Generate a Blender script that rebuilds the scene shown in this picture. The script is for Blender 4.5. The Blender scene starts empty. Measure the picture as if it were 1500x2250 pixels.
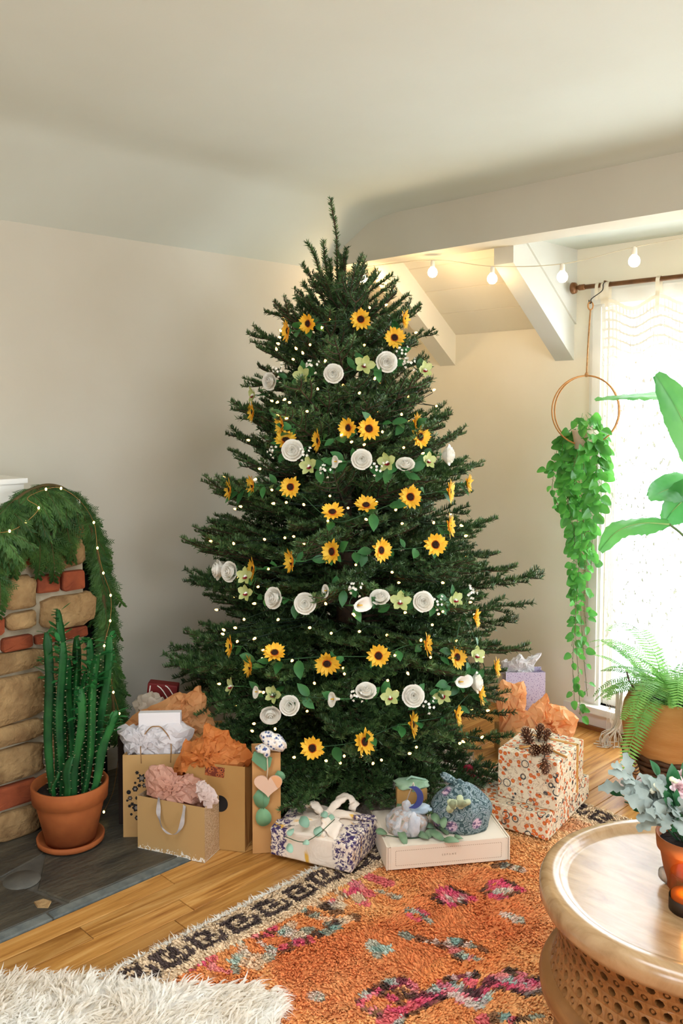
import bpy, bmesh, math, random
import numpy as np
from mathutils import Vector, Matrix, noise as mn
PI = math.pi
rnd = random.Random(7)
scn = bpy.context.scene
COL = scn.collection

def L(c):
    c = c / 255.0
    return c / 12.92 if c <= 0.04045 else ((c + 0.055) / 1.055) ** 2.4
def S(r, g, b):
    return (L(r), L(g), L(b), 1.0)

# ------------------------------------------------------------------ camera
# The photograph: 1500 x 2250, focal length 1937 px, pitched down 3.4 degrees, principal point 110 px above the centre.
FPX, PPX, PPY, CAMH = 1937.0, 750.0, 1015.0, 1.5
TP = 115 / FPX
PITCH = math.atan(TP)
YAW = math.radians(45.141)          # heading is this far left of +Y
Hd = np.array([-math.sin(YAW), math.cos(YAW), 0.0])
Rt = np.array([math.cos(YAW), math.sin(YAW), 0.0])
Fw = Hd * math.cos(PITCH) - np.array([0, 0, math.sin(PITCH)])
Up = np.cross(Rt, Fw)
CP = np.array([0.0, 0.0, CAMH])
cd = bpy.data.cameras.new('camera')
cam = bpy.data.objects.new('camera', cd)
COL.objects.link(cam)
scn.camera = cam
cd.sensor_fit = 'VERTICAL'
cd.sensor_height = 36.0
cd.sensor_width = 24.0
cd.lens = FPX / 2250.0 * 36.0
cd.shift_y = -(1125 - PPY) / 2250.0
cd.clip_start = 0.05
cam.matrix_world = Matrix((( Rt[0], Up[0], -Fw[0], 0), (Rt[1], Up[1], -Fw[1], 0), (Rt[2], Up[2], -Fw[2], CAMH), (0, 0, 0, 1)))

# ------------------------------------------------------------------ world, daylight, exposure
scn.view_settings.view_transform = 'Standard'
scn.view_settings.look = 'None'
scn.view_settings.exposure = 0.0
scn.view_settings.gamma = 1.0
scn.view_settings.use_curve_mapping = False
wd = bpy.data.worlds.new('world')
scn.world = wd
wd.use_nodes = True
wd.node_tree.nodes['Background'].inputs[0].default_value = (0.90, 0.97, 1.06, 1)
wd.node_tree.nodes['Background'].inputs[1].default_value = 10.8
def area(name, loc, rot, sx, sy, power, col=(1, 1, 1), portal=False):
    l = bpy.data.lights.new(name, 'AREA')
    l.shape = 'RECTANGLE'
    l.size, l.size_y = sx, sy
    l.energy = power
    l.color = col
    if portal:
        l.cycles.is_portal = True
    o = bpy.data.objects.new(name, l)
    o.location = loc
    o.rotation_euler = rot
    COL.objects.link(o)
    return o
# portals: the dormer window, and unseen openings added for light right, behind and overhead
area('daylight_dormer', (-0.85, 3.80, 1.05), (-PI / 2, 0, 0), 2.36, 1.86, 1, portal=True)
area('added_daylight_right', (2.02, 1.6, 1.2), (0, PI / 2, 0), 1.6, 1.8, 1, portal=True)
area('added_daylight_rear', (0.0, -2.42, 1.15), (PI / 2, 0, 0), 1.1, 1.5, 1, portal=True)
area('added_daylight_overhead', (-0.5, 0.35, 2.6), (0, 0, 0), 1.8, 1.3, 1, portal=True)

# ------------------------------------------------------------------ geometry helpers
def ray(x, y):
    return Fw + Rt * ((x - PPX) / FPX) - Up * ((y - PPY) / FPX)
def cut(x, y, n, d):
    n = np.array(n, float)
    r = ray(x, y)
    return CP + r * ((d - n @ CP) / (n @ r))
def gp(x, y, z=0.0): return cut(x, y, (0, 0, 1), z)
def atX(x, y, v): return cut(x, y, (1, 0, 0), v)
def atY(x, y, v): return cut(x, y, (0, 1, 0), v)
def atD(x, y, ref):                       # same distance along the view's heading as the point ref
    return cut(x, y, Hd, float(Hd @ np.array(ref[:3])) if not np.isscalar(ref) else ref)
def V3(*a): return np.array(a, float)
def unit(v):
    v = np.array(v, float)
    return v / (np.linalg.norm(v) + 1e-12)

class B:
    """collects vertices and faces of ONE mesh"""
    def __init__(s): s.v = []; s.f = []; s.m = []; s.n = 0
    def add(s, v, f, m=0):
        v = np.asarray(v, float).reshape(-1, 3)
        s.v.append(v)
        s.f += [tuple(int(i) + s.n for i in q) for q in f]
        s.m += [m] * len(f)
        s.n += len(v)
        return s
    def get(s): return (np.concatenate(s.v) if s.v else np.zeros((0, 3))), s.f, s.m

def box(c0, c1):
    (x0, y0, z0), (x1, y1, z1) = c0, c1
    v = [(x0, y0, z0), (x1, y0, z0), (x1, y1, z0), (x0, y1, z0), (x0, y0, z1), (x1, y0, z1), (x1, y1, z1), (x0, y1, z1)]
    return v, [(3, 2, 1, 0), (4, 5, 6, 7), (0, 1, 5, 4), (1, 2, 6, 5), (2, 3, 7, 6), (3, 0, 4, 7)]
def prism(base, top):                     # two equal rings of points
    n = len(base)
    v = list(map(tuple, base)) + list(map(tuple, top))
    return v, [tuple(range(n))[::-1], tuple(range(n, 2 * n))] + [(i, (i + 1) % n, n + (i + 1) % n, n + i) for i in range(n)]
def frames(path):
    p = np.asarray(path, float)
    t = np.gradient(p, axis=0)
    t /= np.linalg.norm(t, axis=1)[:, None] + 1e-12
    a = V3(0, 0, 1) if abs(t[0][2]) < 0.9 else V3(1, 0, 0)
    ns = []
    n = unit(np.cross(t[0], a))
    for k in range(len(p)):
        n = unit(n - t[k] * (n @ t[k]))
        ns.append(n)
    ns = np.array(ns)
    return p, t, ns, np.cross(t, ns)
def tube(path, r, n=6, closed=False, cap=True):
    p, t, a, b = frames(path)
    k = len(p)
    r = np.broadcast_to(np.asarray(r, float), (k,))
    th = np.arange(n) * 2 * PI / n
    v = (p[:, None] + r[:, None, None] * (np.cos(th)[None, :, None] * a[:, None] + np.sin(th)[None, :, None] * b[:, None])).reshape(-1, 3)
    f = []
    for i in range(k if closed else k - 1):
        j = (i + 1) % k
        for q in range(n):
            w = (q + 1) % n
            f.append((i * n + q, i * n + w, j * n + w, j * n + q))
    if cap and not closed:
        f += [tuple(range(n))[::-1], tuple(range((k - 1) * n, k * n))]
    return v, f
def lathe(prof, n=32, c=(0, 0, 0), cap=False):
    v = []
    f = []
    for (r, z) in prof:
        for q in range(n):
            a = 2 * PI * q / n
            v.append((c[0] + r * math.cos(a), c[1] + r * math.sin(a), c[2] + z))
    for i in range(len(prof) - 1):
        for q in range(n):
            w = (q + 1) % n
            f.append((i * n + q, i * n + w, (i + 1) * n + w, (i + 1) * n + q))
    if cap:
        f += [tuple(range(n))[::-1], tuple(range((len(prof) - 1) * n, len(prof) * n))]
    return v, f
def gridf(nu, nv):
    return [(i * nv + j, (i + 1) * nv + j, (i + 1) * nv + j + 1, i * nv + j + 1) for i in range(nu - 1) for j in range(nv - 1)]
def catmull(pts, m=8):
    p = np.asarray(pts, float)
    q = np.vstack([2 * p[0] - p[1], p, 2 * p[-1] - p[-2]])
    out = []
    for i in range(1, len(q) - 2):
        for k in range(m):
            t = k / m
            out.append(0.5 * ((2 * q[i]) + (-q[i - 1] + q[i + 1]) * t + (2 * q[i - 1] - 5 * q[i] + 4 * q[i + 1] - q[i + 2]) * t * t + (-q[i - 1] + 3 * q[i] - 3 * q[i + 1] + q[i + 2]) * t ** 3))
    out.append(p[-1])
    return np.array(out)
def ico(sub=2, r=1.0):
    bm = bmesh.new()
    bmesh.ops.create_icosphere(bm, subdivisions=sub, radius=r)
    bm.verts.ensure_lookup_table()
    v = np.array([x.co[:] for x in bm.verts])
    f = [tuple(q.index for q in x.verts) for x in bm.faces]
    bm.free()
    return v, f
def rbox(sx, sy, sz, bev=0.006, seg=2):   # rounded box, base centre at the origin
    bm = bmesh.new()
    bmesh.ops.create_cube(bm, size=1)
    for x in bm.verts:
        x.co = Vector((x.co.x * sx, x.co.y * sy, (x.co.z + 0.5) * sz))
    bmesh.ops.bevel(bm, geom=bm.edges[:], offset=bev, segments=seg, affect='EDGES', profile=0.6)
    bm.verts.index_update()
    v = np.array([x.co[:] for x in bm.verts])
    f = [tuple(q.index for q in x.verts) for x in bm.faces]
    bm.free()
    return v, f
def nz(p, s=1.0, o=0.0):
    return mn.noise(Vector((p[0] * s + o, p[1] * s + o * 1.7, p[2] * s - o)))

def mkmesh(name, V, F, mats, mi=None, smooth=True, col=None):
    me = bpy.data.meshes.new(name)
    V = np.asarray(V, float)
    me.from_pydata(V.tolist(), [], F)
    for m in (mats if isinstance(mats, (list, tuple)) else [mats]):
        me.materials.append(m)
    if mi is not None and len(mi) and max(mi) > 0:
        me.polygons.foreach_set('material_index', np.array(mi, dtype=np.int32))
    if smooth:
        me.polygons.foreach_set('use_smooth', np.ones(len(F), dtype=bool))
    if col is not None:
        a = me.color_attributes.new('paint', 'FLOAT_COLOR', 'POINT')
        c = np.ones((len(V), 4), np.float32)
        c[:, :3] = col
        a.data.foreach_set('color', c.ravel())
    me.update()
    return me
def origin(o):
    r = np.zeros(3)
    while o is not None:
        r += np.array(o.location[:])
        o = o.parent
    return r
def link(name, me, parent=None, mat=None):
    o = bpy.data.objects.new(name, me)
    COL.objects.link(o)
    if parent is not None:
        o.parent = parent
    if mat is not None:
        o.matrix_local = mat
    return o
def put(name, b, mats, parent=None, smooth=True, base=None, col=None):
    """ONE mesh object from world-space geometry, its origin at its parent's (or at base)"""
    V, F, mi = b.get() if isinstance(b, B) else (np.asarray(b[0], float).reshape(-1, 3), b[1], None)
    o0 = origin(parent) if parent is not None else (np.array(base, float) if base is not None else np.zeros(3))
    o = link(name, mkmesh(name, V - o0, F, mats, mi, smooth, col), parent)
    if parent is None and base is not None:
        o.location = base
    return o
def tag(o, label=None, cat=None, group=None, kind=None):
    if label: o['label'] = label
    if cat: o['category'] = cat
    if group: o['group'] = group
    if kind: o['kind'] = kind
    return o
def thing(name, label, cat, loc=(0, 0, 0), group=None):
    o = bpy.data.objects.new(name, None)
    o.empty_display_size = 0.05
    COL.objects.link(o)
    o.location = [float(q) for q in loc]
    return tag(o, label, cat, group)
def struct(name, b, m, parent=None, smooth=False):
    o = put(name, b, m, parent, smooth)
    if parent is None:
        o['kind'] = 'structure'
    return o
def basis(x, y, z, loc=(0, 0, 0), s=1.0):
    m = Matrix.Identity(4)
    for i in range(3):
        m[i][0], m[i][1], m[i][2], m[i][3] = x[i] * s, y[i] * s, z[i] * s, loc[i]
    return m
def zmat(zdir, loc, s=1.0, roll=0.0):     # local +Z along zdir
    z = unit(zdir)
    a = V3(0, 0, 1) if abs(z[2]) < 0.95 else V3(0, 1, 0)
    x = unit(np.cross(a, z))
    y = np.cross(z, x)
    c, q = math.cos(roll), math.sin(roll)
    return basis(x * c + y * q, y * c - x * q, z, loc, s)
def xmat(xdir, up, loc, s=1.0):           # local +X along xdir, local +Z near up
    x = unit(xdir)
    y = unit(np.cross(up, x))
    return basis(x, y, np.cross(x, y), loc, s)
def tf(v, m):
    v = np.asarray(v, float)
    M = np.array(m)
    return v @ M[:3, :3].T + M[:3, 3]

# ------------------------------------------------------------------ materials
def nodes(name):
    m = bpy.data.materials.new(name)
    m.use_nodes = True
    nt = m.node_tree
    return m, nt, nt.nodes['Principled BSDF']
def N(nt, t, **kw):
    n = nt.nodes.new(t)
    for k, v in kw.items():
        if k.startswith('i_'):
            n.inputs[k[2:].replace('_', ' ')].default_value = v
        else:
            setattr(n, k, v)
    return n
def ramp(nt, fac, stops, mode='LINEAR'):
    r = nt.nodes.new('ShaderNodeValToRGB')
    r.color_ramp.interpolation = mode
    e = r.color_ramp.elements
    while len(e) < len(stops): e.new(0.5)
    for k, (p, c) in enumerate(stops):
        e[k].position = p
        e[k].color = c if len(c) == 4 else (*c, 1)
    nt.links.new(fac, r.inputs[0])
    return r.outputs[0]
def mix(nt, fac, a, b, mode='MIX'):
    n = nt.nodes.new('ShaderNodeMix')
    n.data_type = 'RGBA'
    n.blend_type = mode
    for s, v in ((n.inputs['Factor'], fac), (n.inputs[6], a), (n.inputs[7], b)):
        if hasattr(v, 'is_linked'): nt.links.new(v, s)
        else: s.default_value = v
    return n.outputs[2]
def mth(nt, op, a, b=0.0):
    n = nt.nodes.new('ShaderNodeMath')
    n.operation = op
    for s, v in ((n.inputs[0], a), (n.inputs[1], b)):
        if hasattr(v, 'is_linked'): nt.links.new(v, s)
        else: s.default_value = v
    return n.outputs[0]
def coords(nt, scale=(1, 1, 1), rot=(0, 0, 0), kind='Object'):
    t = nt.nodes.new('ShaderNodeTexCoord')
    m = nt.nodes.new('ShaderNodeMapping')
    m.inputs['Scale'].default_value = scale
    m.inputs['Rotation'].default_value = rot
    nt.links.new(t.outputs[kind], m.inputs[0])
    return m.outputs[0]
def noise_tex(nt, vec, scale, detail=3, rough=0.5, dist=0.0):
    n = N(nt, 'ShaderNodeTexNoise')
    n.inputs['Scale'].default_value = scale
    n.inputs['Detail'].default_value = detail
    n.inputs['Roughness'].default_value = rough
    n.inputs['Distortion'].default_value = dist
    nt.links.new(vec, n.inputs['Vector'])
    return n.outputs[0]
def voro(nt, vec, scale, feature='F1', out=0, rnd_=1.0):
    n = N(nt, 'ShaderNodeTexVoronoi', feature=feature)
    n.inputs['Scale'].default_value = scale
    n.inputs['Randomness'].default_value = rnd_
    nt.links.new(vec, n.inputs['Vector'])
    return n.outputs[out]
def bump(nt, p, h, strength=0.3, dist=0.01):
    b = N(nt, 'ShaderNodeBump')
    b.inputs['Strength'].default_value = strength
    b.inputs['Distance'].default_value = dist
    nt.links.new(h, b.inputs['Height'])
    nt.links.new(b.outputs[0], p.inputs['Normal'])
def thin(m, nt, p, amount, colsock=None, col=None):
    """lets light through a thin sheet (leaf, petal, paper, curtain)"""
    t = N(nt, 'ShaderNodeBsdfTranslucent')
    if colsock is not None: nt.links.new(colsock, t.inputs[0])
    else: t.inputs[0].default_value = col
    mx = N(nt, 'ShaderNodeMixShader')
    mx.inputs[0].default_value = amount
    nt.links.new(p.outputs[0], mx.inputs[1])
    nt.links.new(t.outputs[0], mx.inputs[2])
    nt.links.new(mx.outputs[0], nt.nodes['Material Output'].inputs[0])
def mat(name, c1, c2=None, scale=6, rough=0.6, bmp=0.0, bscale=60, trans=0.0, spec=0.3, stretch=(1, 1, 1), metal=0.0, perobj=0.0, detail=4, lo=0.35, hi=0.65, emis=None, es=0.0, bd=0.004):
    m, nt, p = nodes(name)
    p.inputs['Roughness'].default_value = rough
    p.inputs['Specular IOR Level'].default_value = spec
    p.inputs['Metallic'].default_value = metal
    vec = coords(nt, stretch)
    cs = None
    if c2 is not None:
        cs = ramp(nt, noise_tex(nt, vec, scale, detail), [(lo, c1), (hi, c2)])
    if perobj:
        oi = N(nt, 'ShaderNodeObjectInfo')
        hv = N(nt, 'ShaderNodeHueSaturation')
        nt.links.new(mth(nt, 'ADD', mth(nt, 'MULTIPLY', oi.outputs['Random'], perobj), 1 - perobj / 2), hv.inputs['Value'])
        if cs is not None: nt.links.new(cs, hv.inputs['Color'])
        else: hv.inputs['Color'].default_value = c1
        cs = hv.outputs[0]
    if cs is not None: nt.links.new(cs, p.inputs['Base Color'])
    else: p.inputs['Base Color'].default_value = c1
    if bmp: bump(nt, p, noise_tex(nt, vec, bscale, 4), bmp, bd)
    if emis is not None:
        p.inputs['Emission Color'].default_value = emis
        p.inputs['Emission Strength'].default_value = es
    if trans: thin(m, nt, p, trans, cs, c1)
    return m
WALL = mat('wall_paint', S(205, 200, 184), S(202, 196, 179), 3, 0.85, 0.05, 90, spec=0.15)
CEIL = mat('ceiling_paint', S(205, 210, 198), S(202, 206, 193), 2, 0.9, 0.06, 40, spec=0.1)
WHITE = mat('white_trim_paint', S(240, 238, 230), S(235, 232, 222), 4, 0.5, 0.02, 60)
KNEE = mat('cream_paint', S(243, 236, 217), S(240, 232, 211), 3, 0.85, 0.05, 90, spec=0.15)
def wood_mat(name, c1, c2, c3, stretch=(14, 0.9, 14), rough=0.35, perobj=0.35, spec=0.4, ringscale=2.5):
    m, nt, p = nodes(name)
    vec = coords(nt, stretch)
    oi = N(nt, 'ShaderNodeObjectInfo')
    ad = N(nt, 'ShaderNodeVectorMath', operation='ADD')
    sc = N(nt, 'ShaderNodeVectorMath', operation='SCALE')
    cb = N(nt, 'ShaderNodeCombineXYZ')
    for i in range(3): nt.links.new(oi.outputs['Random'], cb.inputs[i])
    nt.links.new(cb.outputs[0], sc.inputs[0]); sc.inputs['Scale'].default_value = 37.0
    nt.links.new(vec, ad.inputs[0]); nt.links.new(sc.outputs[0], ad.inputs[1])
    a = noise_tex(nt, ad.outputs[0], ringscale, 6, 0.6, 1.2)
    c = ramp(nt, a, [(0.3, c1), (0.52, c2), (0.72, c3)])
    hv = N(nt, 'ShaderNodeHueSaturation')
    nt.links.new(mth(nt, 'ADD', mth(nt, 'MULTIPLY', oi.outputs['Random'], perobj), 1 - perobj / 2), hv.inputs['Value'])
    nt.links.new(c, hv.inputs['Color'])
    nt.links.new(hv.outputs[0], p.inputs['Base Color'])
    p.inputs['Roughness'].default_value = rough
    p.inputs['Specular IOR Level'].default_value = spec
    bump(nt, p, a, 0.08, 0.002)
    return m
OAK = wood_mat('oak_floor', S(140, 88, 36), S(186, 132, 66), S(208, 162, 98))
SLATE = mat('slate', S(52, 50, 44), S(84, 78, 64), 5, 0.5, 0.8, 26, spec=0.45, perobj=0.25, bd=0.008, stretch=(2.2, .8, 1), detail=8)
SLATEDGE = mat('slate_edge', S(92, 98, 96), S(118, 122, 116), 30, 0.7, 0.4, 60)
MORTAR = mat('mortar', S(176, 164, 140), S(150, 138, 114), 12, 0.95, 0.8, 50, bd=0.006)
BRICK = mat('red_brick', S(150, 76, 44), S(118, 56, 34), 14, 0.9, 0.6, 70, perobj=0.3)
STONE = mat('sandstone', S(176, 144, 98), S(122, 92, 58), 13, 0.9, 1.0, 34, perobj=0.35, bd=0.014, detail=7, lo=.3, hi=.7)
TERRA = mat('terracotta', S(174, 98, 50), S(154, 82, 40), 10, 0.75, 0.15, 60)
SOIL = mat('soil', S(44, 34, 26), S(28, 22, 18), 30, 1.0, 1.0, 90)
GLASS, nt, p = nodes('window_glass')
t_ = N(nt, 'ShaderNodeBsdfTransparent'); g_ = N(nt, 'ShaderNodeBsdfGlossy'); g_.inputs['Roughness'].default_value = 0.02
mx_ = N(nt, 'ShaderNodeMixShader'); mx_.inputs[0].default_value = 0.06
nt.links.new(t_.outputs[0], mx_.inputs[1]); nt.links.new(g_.outputs[0], mx_.inputs[2]); nt.links.new(mx_.outputs[0], nt.nodes['Material Output'].inputs[0])

# ------------------------------------------------------------------ the setting
XW, YH, YW, ZH, ZC = -3.23, 3.06, 3.717, 2.2, 2.45
XR, YB = 2.0, -2.4
# floor slab and boards that run along the left wall
struct('floor', box((XW, YB, -0.06), (XR, YW + 0.2, -0.012)), OAK)
floor_o = bpy.data.objects['floor']
x = -2.378
row = 0
while x < -0.25:
    w = 0.083
    y = 0.25 - rnd.uniform(0, 0.9)
    while y < YW:
        ln = rnd.uniform(0.7, 1.5)
        y0, y1 = max(y, 0.2), min(y + ln, YW)
        if y1 - y0 > 0.02:
            z = rnd.uniform(-0.0006, 0.0)
            g = 0.0011
            base = [(x + g, y0 + g, -0.012), (x + w - g, y0 + g, -0.012), (x + w - g, y1 - g, -0.012), (x + g, y1 - g, -0.012)]
            mid = [(a, b, z - 0.0012) for a, b, _ in base]
            top = [(a + (0.0012 if i in (0, 3) else -0.0012), b + (0.0012 if i < 2 else -0.0012), z) for i, (a, b, _) in enumerate(base)]
            bb = B(); bb.add(*prism(base, mid)); bb.add(*prism(mid, top))
            put('floor_board', bb, OAK, floor_o, False)
        y += ln
    x += w
    row += 1

# walls
struct('wall_left', box((XW - 0.1, YB, -0.06), (XW, YW + 0.2, 2.6)), WALL)
def wall_hole(u0, u1, z0, z1, hu0, hu1, hz0, hz1, mk):
    b = B()
    for a0, a1, c0, c1 in ((u0, hu0, z0, z1), (hu1, u1, z0, z1), (hu0, hu1, z0, hz0), (hu0, hu1, hz1, z1)):
        if a1 - a0 > 1e-4 and c1 - c0 > 1e-4:
            b.add(*mk(a0, a1, c0, c1))
    return b
WX0, WX1, WZ0, WZ1 = -2.03, 0.33, 0.12, 1.98
struct('wall_back', wall_hole(XW, XR, -0.06, 2.6, WX0, WX1, WZ0, WZ1, lambda a, b_, c, d: box((a, YW, c), (b_, YW + 0.12, d))), KNEE)
struct('wall_right', wall_hole(YB, YW + 0.12, -0.06, 2.6, 0.7, 2.5, 0.4, 2.0, lambda a, b_, c, d: box((XR, a, c), (XR + 0.1, b_, d))), WALL)
struct('wall_rear', wall_hole(XW, XR, -0.06, 2.6, -0.55, 0.55, 0.4, 1.9, lambda a, b_, c, d: box((a, YB - 0.1, c), (b_, YB, d))), WALL)
# ceiling: flat, sloping down to the left wall, with a soft cove along the header
prof = [(XW, 2.2), (-2.90, 2.425), (-2.80, 2.444), (-2.7, ZC), (-1.4, ZC), (0.4, ZC), (XR, ZC)]
b = B()
ys = [YB, -0.3, 1.0, 2.2, 2.6, 2.8, 2.9, 2.98, 3.03, YH, 3.2]
V = []
for y in ys:
    dz = 0 if y < 2.8 else -0.05 * (min(1, (y - 2.8) / 0.26)) ** 2
    for (px, pz) in prof: V.append((px, y, pz + (dz if pz > 2.3 else 0)))
hole = (1 * len(prof) + 4)  # opening for the added skylight
b.add(V, [q[::-1] for q in gridf(len(ys), len(prof)) if q[0] != hole])
for c0, c1 in (((-1.41, -0.31, ZC), (-1.4, 1.01, 2.6)), ((0.4, -0.31, ZC), (0.41, 1.01, 2.6)), ((-1.41, -0.31, ZC), (0.41, -0.3, 2.6)), ((-1.41, 1.0, ZC), (0.41, 1.01, 2.6))): b.add(*box(c0, c1))
struct('ceiling', b, CEIL, smooth=True)
# header beam across the room in front of the dormer
hb = [(YH, ZH), (YH + 0.15, ZH), (YH + 0.15, 2.6), (YH, 2.6)]
struct('trim_1', prism([(XW, y, z) for y, z in hb], [(XR, y, z) for y, z in hb]), WALL)
# sloping roof panel between the rafters, left of the dormer, made of boards
k = math.tan(math.radians(38))
XCH = -2.205                       # dormer cheek
b = B()
y0, y1 = YH + 0.15, YW
struct('ceiling.001', prism([(XW, y1, 1.9), (XCH, y1, 1.9), (XCH, y0, 1.9 + k * (y1 - y0)), (XW, y0, 1.9 + k * (y1 - y0))],
       [(XW, y1, 2.0), (XCH, y1, 2.0), (XCH, y0, 2.0 + k * (y1 - y0)), (XW, y0, 2.0 + k * (y1 - y0))]), KNEE)
roof_o = bpy.data.objects['ceiling.001']
nb = 4
for i in range(nb):                # wide boards with open joints on the underside
    a0 = y1 - (y1 - y0) * i / nb - 0.002
    a1 = y1 - (y1 - y0) * (i + 1) / nb + 0.002
    q = [(XW, a0), (XCH, a0), (XCH, a1), (XW, a1)]
    put('ceiling_board', prism([(xx, yy, 1.9 + k * (y1 - yy) - 0.008) for xx, yy in q], [(xx, yy, 1.9 + k * (y1 - yy) + 0.001) for xx, yy in q]), KNEE, roof_o, False)
BEAM = mat('beam_paint', S(214, 213, 202), S(210, 208, 196), 4, 0.6, 0.02, 60)
def rafter(name, xa, xb):
    zb = 1.732
    q = [(YW, zb), (YW, zb + 0.22), (YH + 0.15, zb + 0.22 + k * (YW - YH - 0.15)), (YH + 0.15, zb + k * (YW - YH - 0.15))]
    struct(name, prism([(xa, y, z) for y, z in q], [(xb, y, z) for y, z in q]), BEAM if xa > -2.5 else KNEE)
rafter('trim_2', -2.285, -2.185)
rafter('trim_3', -2.985, -2.885)
# the dormer: cheek wall and flat ceiling
struct('wall_dormer', prism([(XCH, YH + 0.15, 1.9 + k * (YW - YH - 0.15)), (XCH, YW, 1.9), (XCH, YW, 2.5), (XCH, YH + 0.15, 2.5)],
       [(XCH + 0.03, YH + 0.15, 1.9 + k * (YW - YH - 0.15)), (XCH + 0.03, YW, 1.9), (XCH + 0.03, YW, 2.5), (XCH + 0.03, YH + 0.15, 2.5)]), BEAM)
struct('ceiling.002', box((XCH, YH + 0.15, 2.245), (XR, YW, 2.3)), CEIL)
struct('baseboard_back', box((XCH, YW - 0.014, 0), (XR, YW, 0.10)), WHITE)
struct('baseboard_left', box((XW, 1.7, 0), (XW + 0.014, YW, 0.10)), WHITE)
struct('trim_4', box((-2.3, YW - 0.028, 0), (XR, YW - 0.012, 0.018)), mat('shoe_moulding', S(150, 96, 50), S(128, 80, 40), 20, 0.5))

# windows
def window(name, T, W, z0, z1, nx, nzr):   # T maps (u along the wall, v out of the room, z)
    def bx(u0, u1, v0, v1, a, c):
        v, f = box((u0, v0, a), (u1, v1, c))
        return [T(*q) for q in v], f
    root = thing(name, None, None, T(W / 2, 0, z0)); root['kind'] = 'structure'
    for u0, u1, a, c in ((-0.062, 0.012, z0, z1 - 0.012), (W - 0.012, W + 0.062, z0, z1 - 0.012), (-0.0621, W + 0.0621, z1 - 0.012, z1 + 0.075)):
        bb = B(); bb.add(*bx(u0, u1, -0.018, 0.0, a, c)); bb.add(*bx(u0 + 0.016, u1 - 0.016, -0.026, -0.016, a + 0.01, c - (0 if c < z1 else 0.012)))
        put('casing', bb, WHITE, root, False)
    put('window_sill', bx(-0.08, W + 0.08, -0.06, 0.06, z0 - 0.03, z0), WHITE, root, False)
    for i in range(nx):
        u0, u1 = W * i / nx, W * (i + 1) / nx
        bb = B()
        for a in ((u0 + 0.006, u0 + 0.05, z0, z1), (u1 - 0.05, u1 - 0.006, z0, z1), (u0 + .05, u1 - .05, z0, z0 + 0.06), (u0 + .05, u1 - .05, z1 - 0.05, z1)):
            bb.add(*bx(a[0], a[1], 0.03, 0.07, a[2], a[3]))
        sash = put('sash', bb, WHITE, root, False)
        for j in range(1, nzr):
            zz = z0 + (z1 - z0) * j / nzr
            put('glazing_bar', bx(u0 + .05, u1 - .05, 0.036, 0.064, zz - 0.009, zz + 0.009), WHITE, sash, False)
        put('pane', bx(u0 + 0.045, u1 - 0.045, 0.048, 0.053, z0 + 0.05, z1 - 0.04), GLASS, sash, False)
    return root
window('window_1', lambda u, v, z: (WX0 + u, YW + v, z), WX1 - WX0, WZ0, WZ1, 3, 1)
window('window_added_right', lambda u, v, z: (XR + v, 2.5 - u, z), 1.8, 0.4, 2.0, 2, 1)  # unseen window, added to bring in light from the right
window('window_added_rear', lambda u, v, z: (-0.55 + u, YB - v, z), 1.1, 0.4, 1.9, 1, 1)  # unseen window, added to light the room from behind the camera
window('window_added_skylight', lambda u, v, z: (-1.4 + u, z, ZC + v), 1.8, -0.3, 1.0, 2, 1)  # unseen skylight, added to brighten the near floor

# ------------------------------------------------------------------ fireplace on the left wall
FX = -2.93
FY0, FY1 = 0.15, 1.60
bric = thing('fireplace', 'brick and sandstone chimney breast with white mantel shelf on the left wall', 'fireplace', (-3.08, 0.9, 0.0))
put('mortar', box((XW + 0.002, FY0, 0.0), (FX - 0.012, FY1 - 0.012, 1.13)), MORTAR, bric, False)
def masonry(kind, x0, x1, y0, y1, seed, out=0.012):
    r = random.Random(seed)
    pa, pb = atX(x0, y0, FX), atX(x1, y1, FX)
    c = [atX(x0, y0, FX), atX(x1, y0, FX), atX(x1, y1, FX), atX(x0, y1, FX)]
    ya, yb = c[0][1], c[1][1]
    zt = (c[0][2] + c[1][2]) / 2; zb = (c[2][2] + c[3][2]) / 2
    zb = max(zb, 0.004)
    if zt - zb < 0.01: return
    n = 7
    j = 0.05 if kind == 'brick' else 0.13
    ring = []
    for i in range(16):                     # super-ellipse outline, rough for the stones
        a = 2 * PI * (i + 0.5) / 16
        e = 0.28 if kind == 'brick' else 0.42
        cx = math.copysign(abs(math.cos(a)) ** e, math.cos(a)); sy = math.copysign(abs(math.sin(a)) ** e, math.sin(a))
        q = 1 + r.uniform(-j, j * 0.4)
        ring.append(((ya + yb) / 2 + cx * (yb - ya) / 2 * q, max(0.003, (zt + zb) / 2 + sy * (zt - zb) / 2 * q)))
    cy, cz = (ya + yb) / 2, (zt + zb) / 2
    b = B()
    V = []
    for dx, s in ((-0.03, 1.0), (out * 0.5, 1.0), (out, 0.95), (out * 1.15 + (0 if kind == 'brick' else 0.004), 0.72)):
        for (yy, zz) in ring:
            V.append((FX + dx + r.uniform(-0.003, 0.003) * (1.6 if kind == 'stone' else .6), cy + (yy - cy) * s, cz + (zz - cz) * s))
    V.append((FX + out * 1.2 + (0 if kind == 'brick' else 0.005), cy, cz))
    f = []
    for lv in range(3):
        for i in range(16): f.append((lv * 16 + i, lv * 16 + (i + 1) % 16, (lv + 1) * 16 + (i + 1) % 16, (lv + 1) * 16 + i))
    for i in range(16): f.append((48 + i, 48 + (i + 1) % 16, 64))
    b.add(V, f)
    put(kind, b, BRICK if kind == 'brick' else STONE, bric, kind == 'stone')
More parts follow.
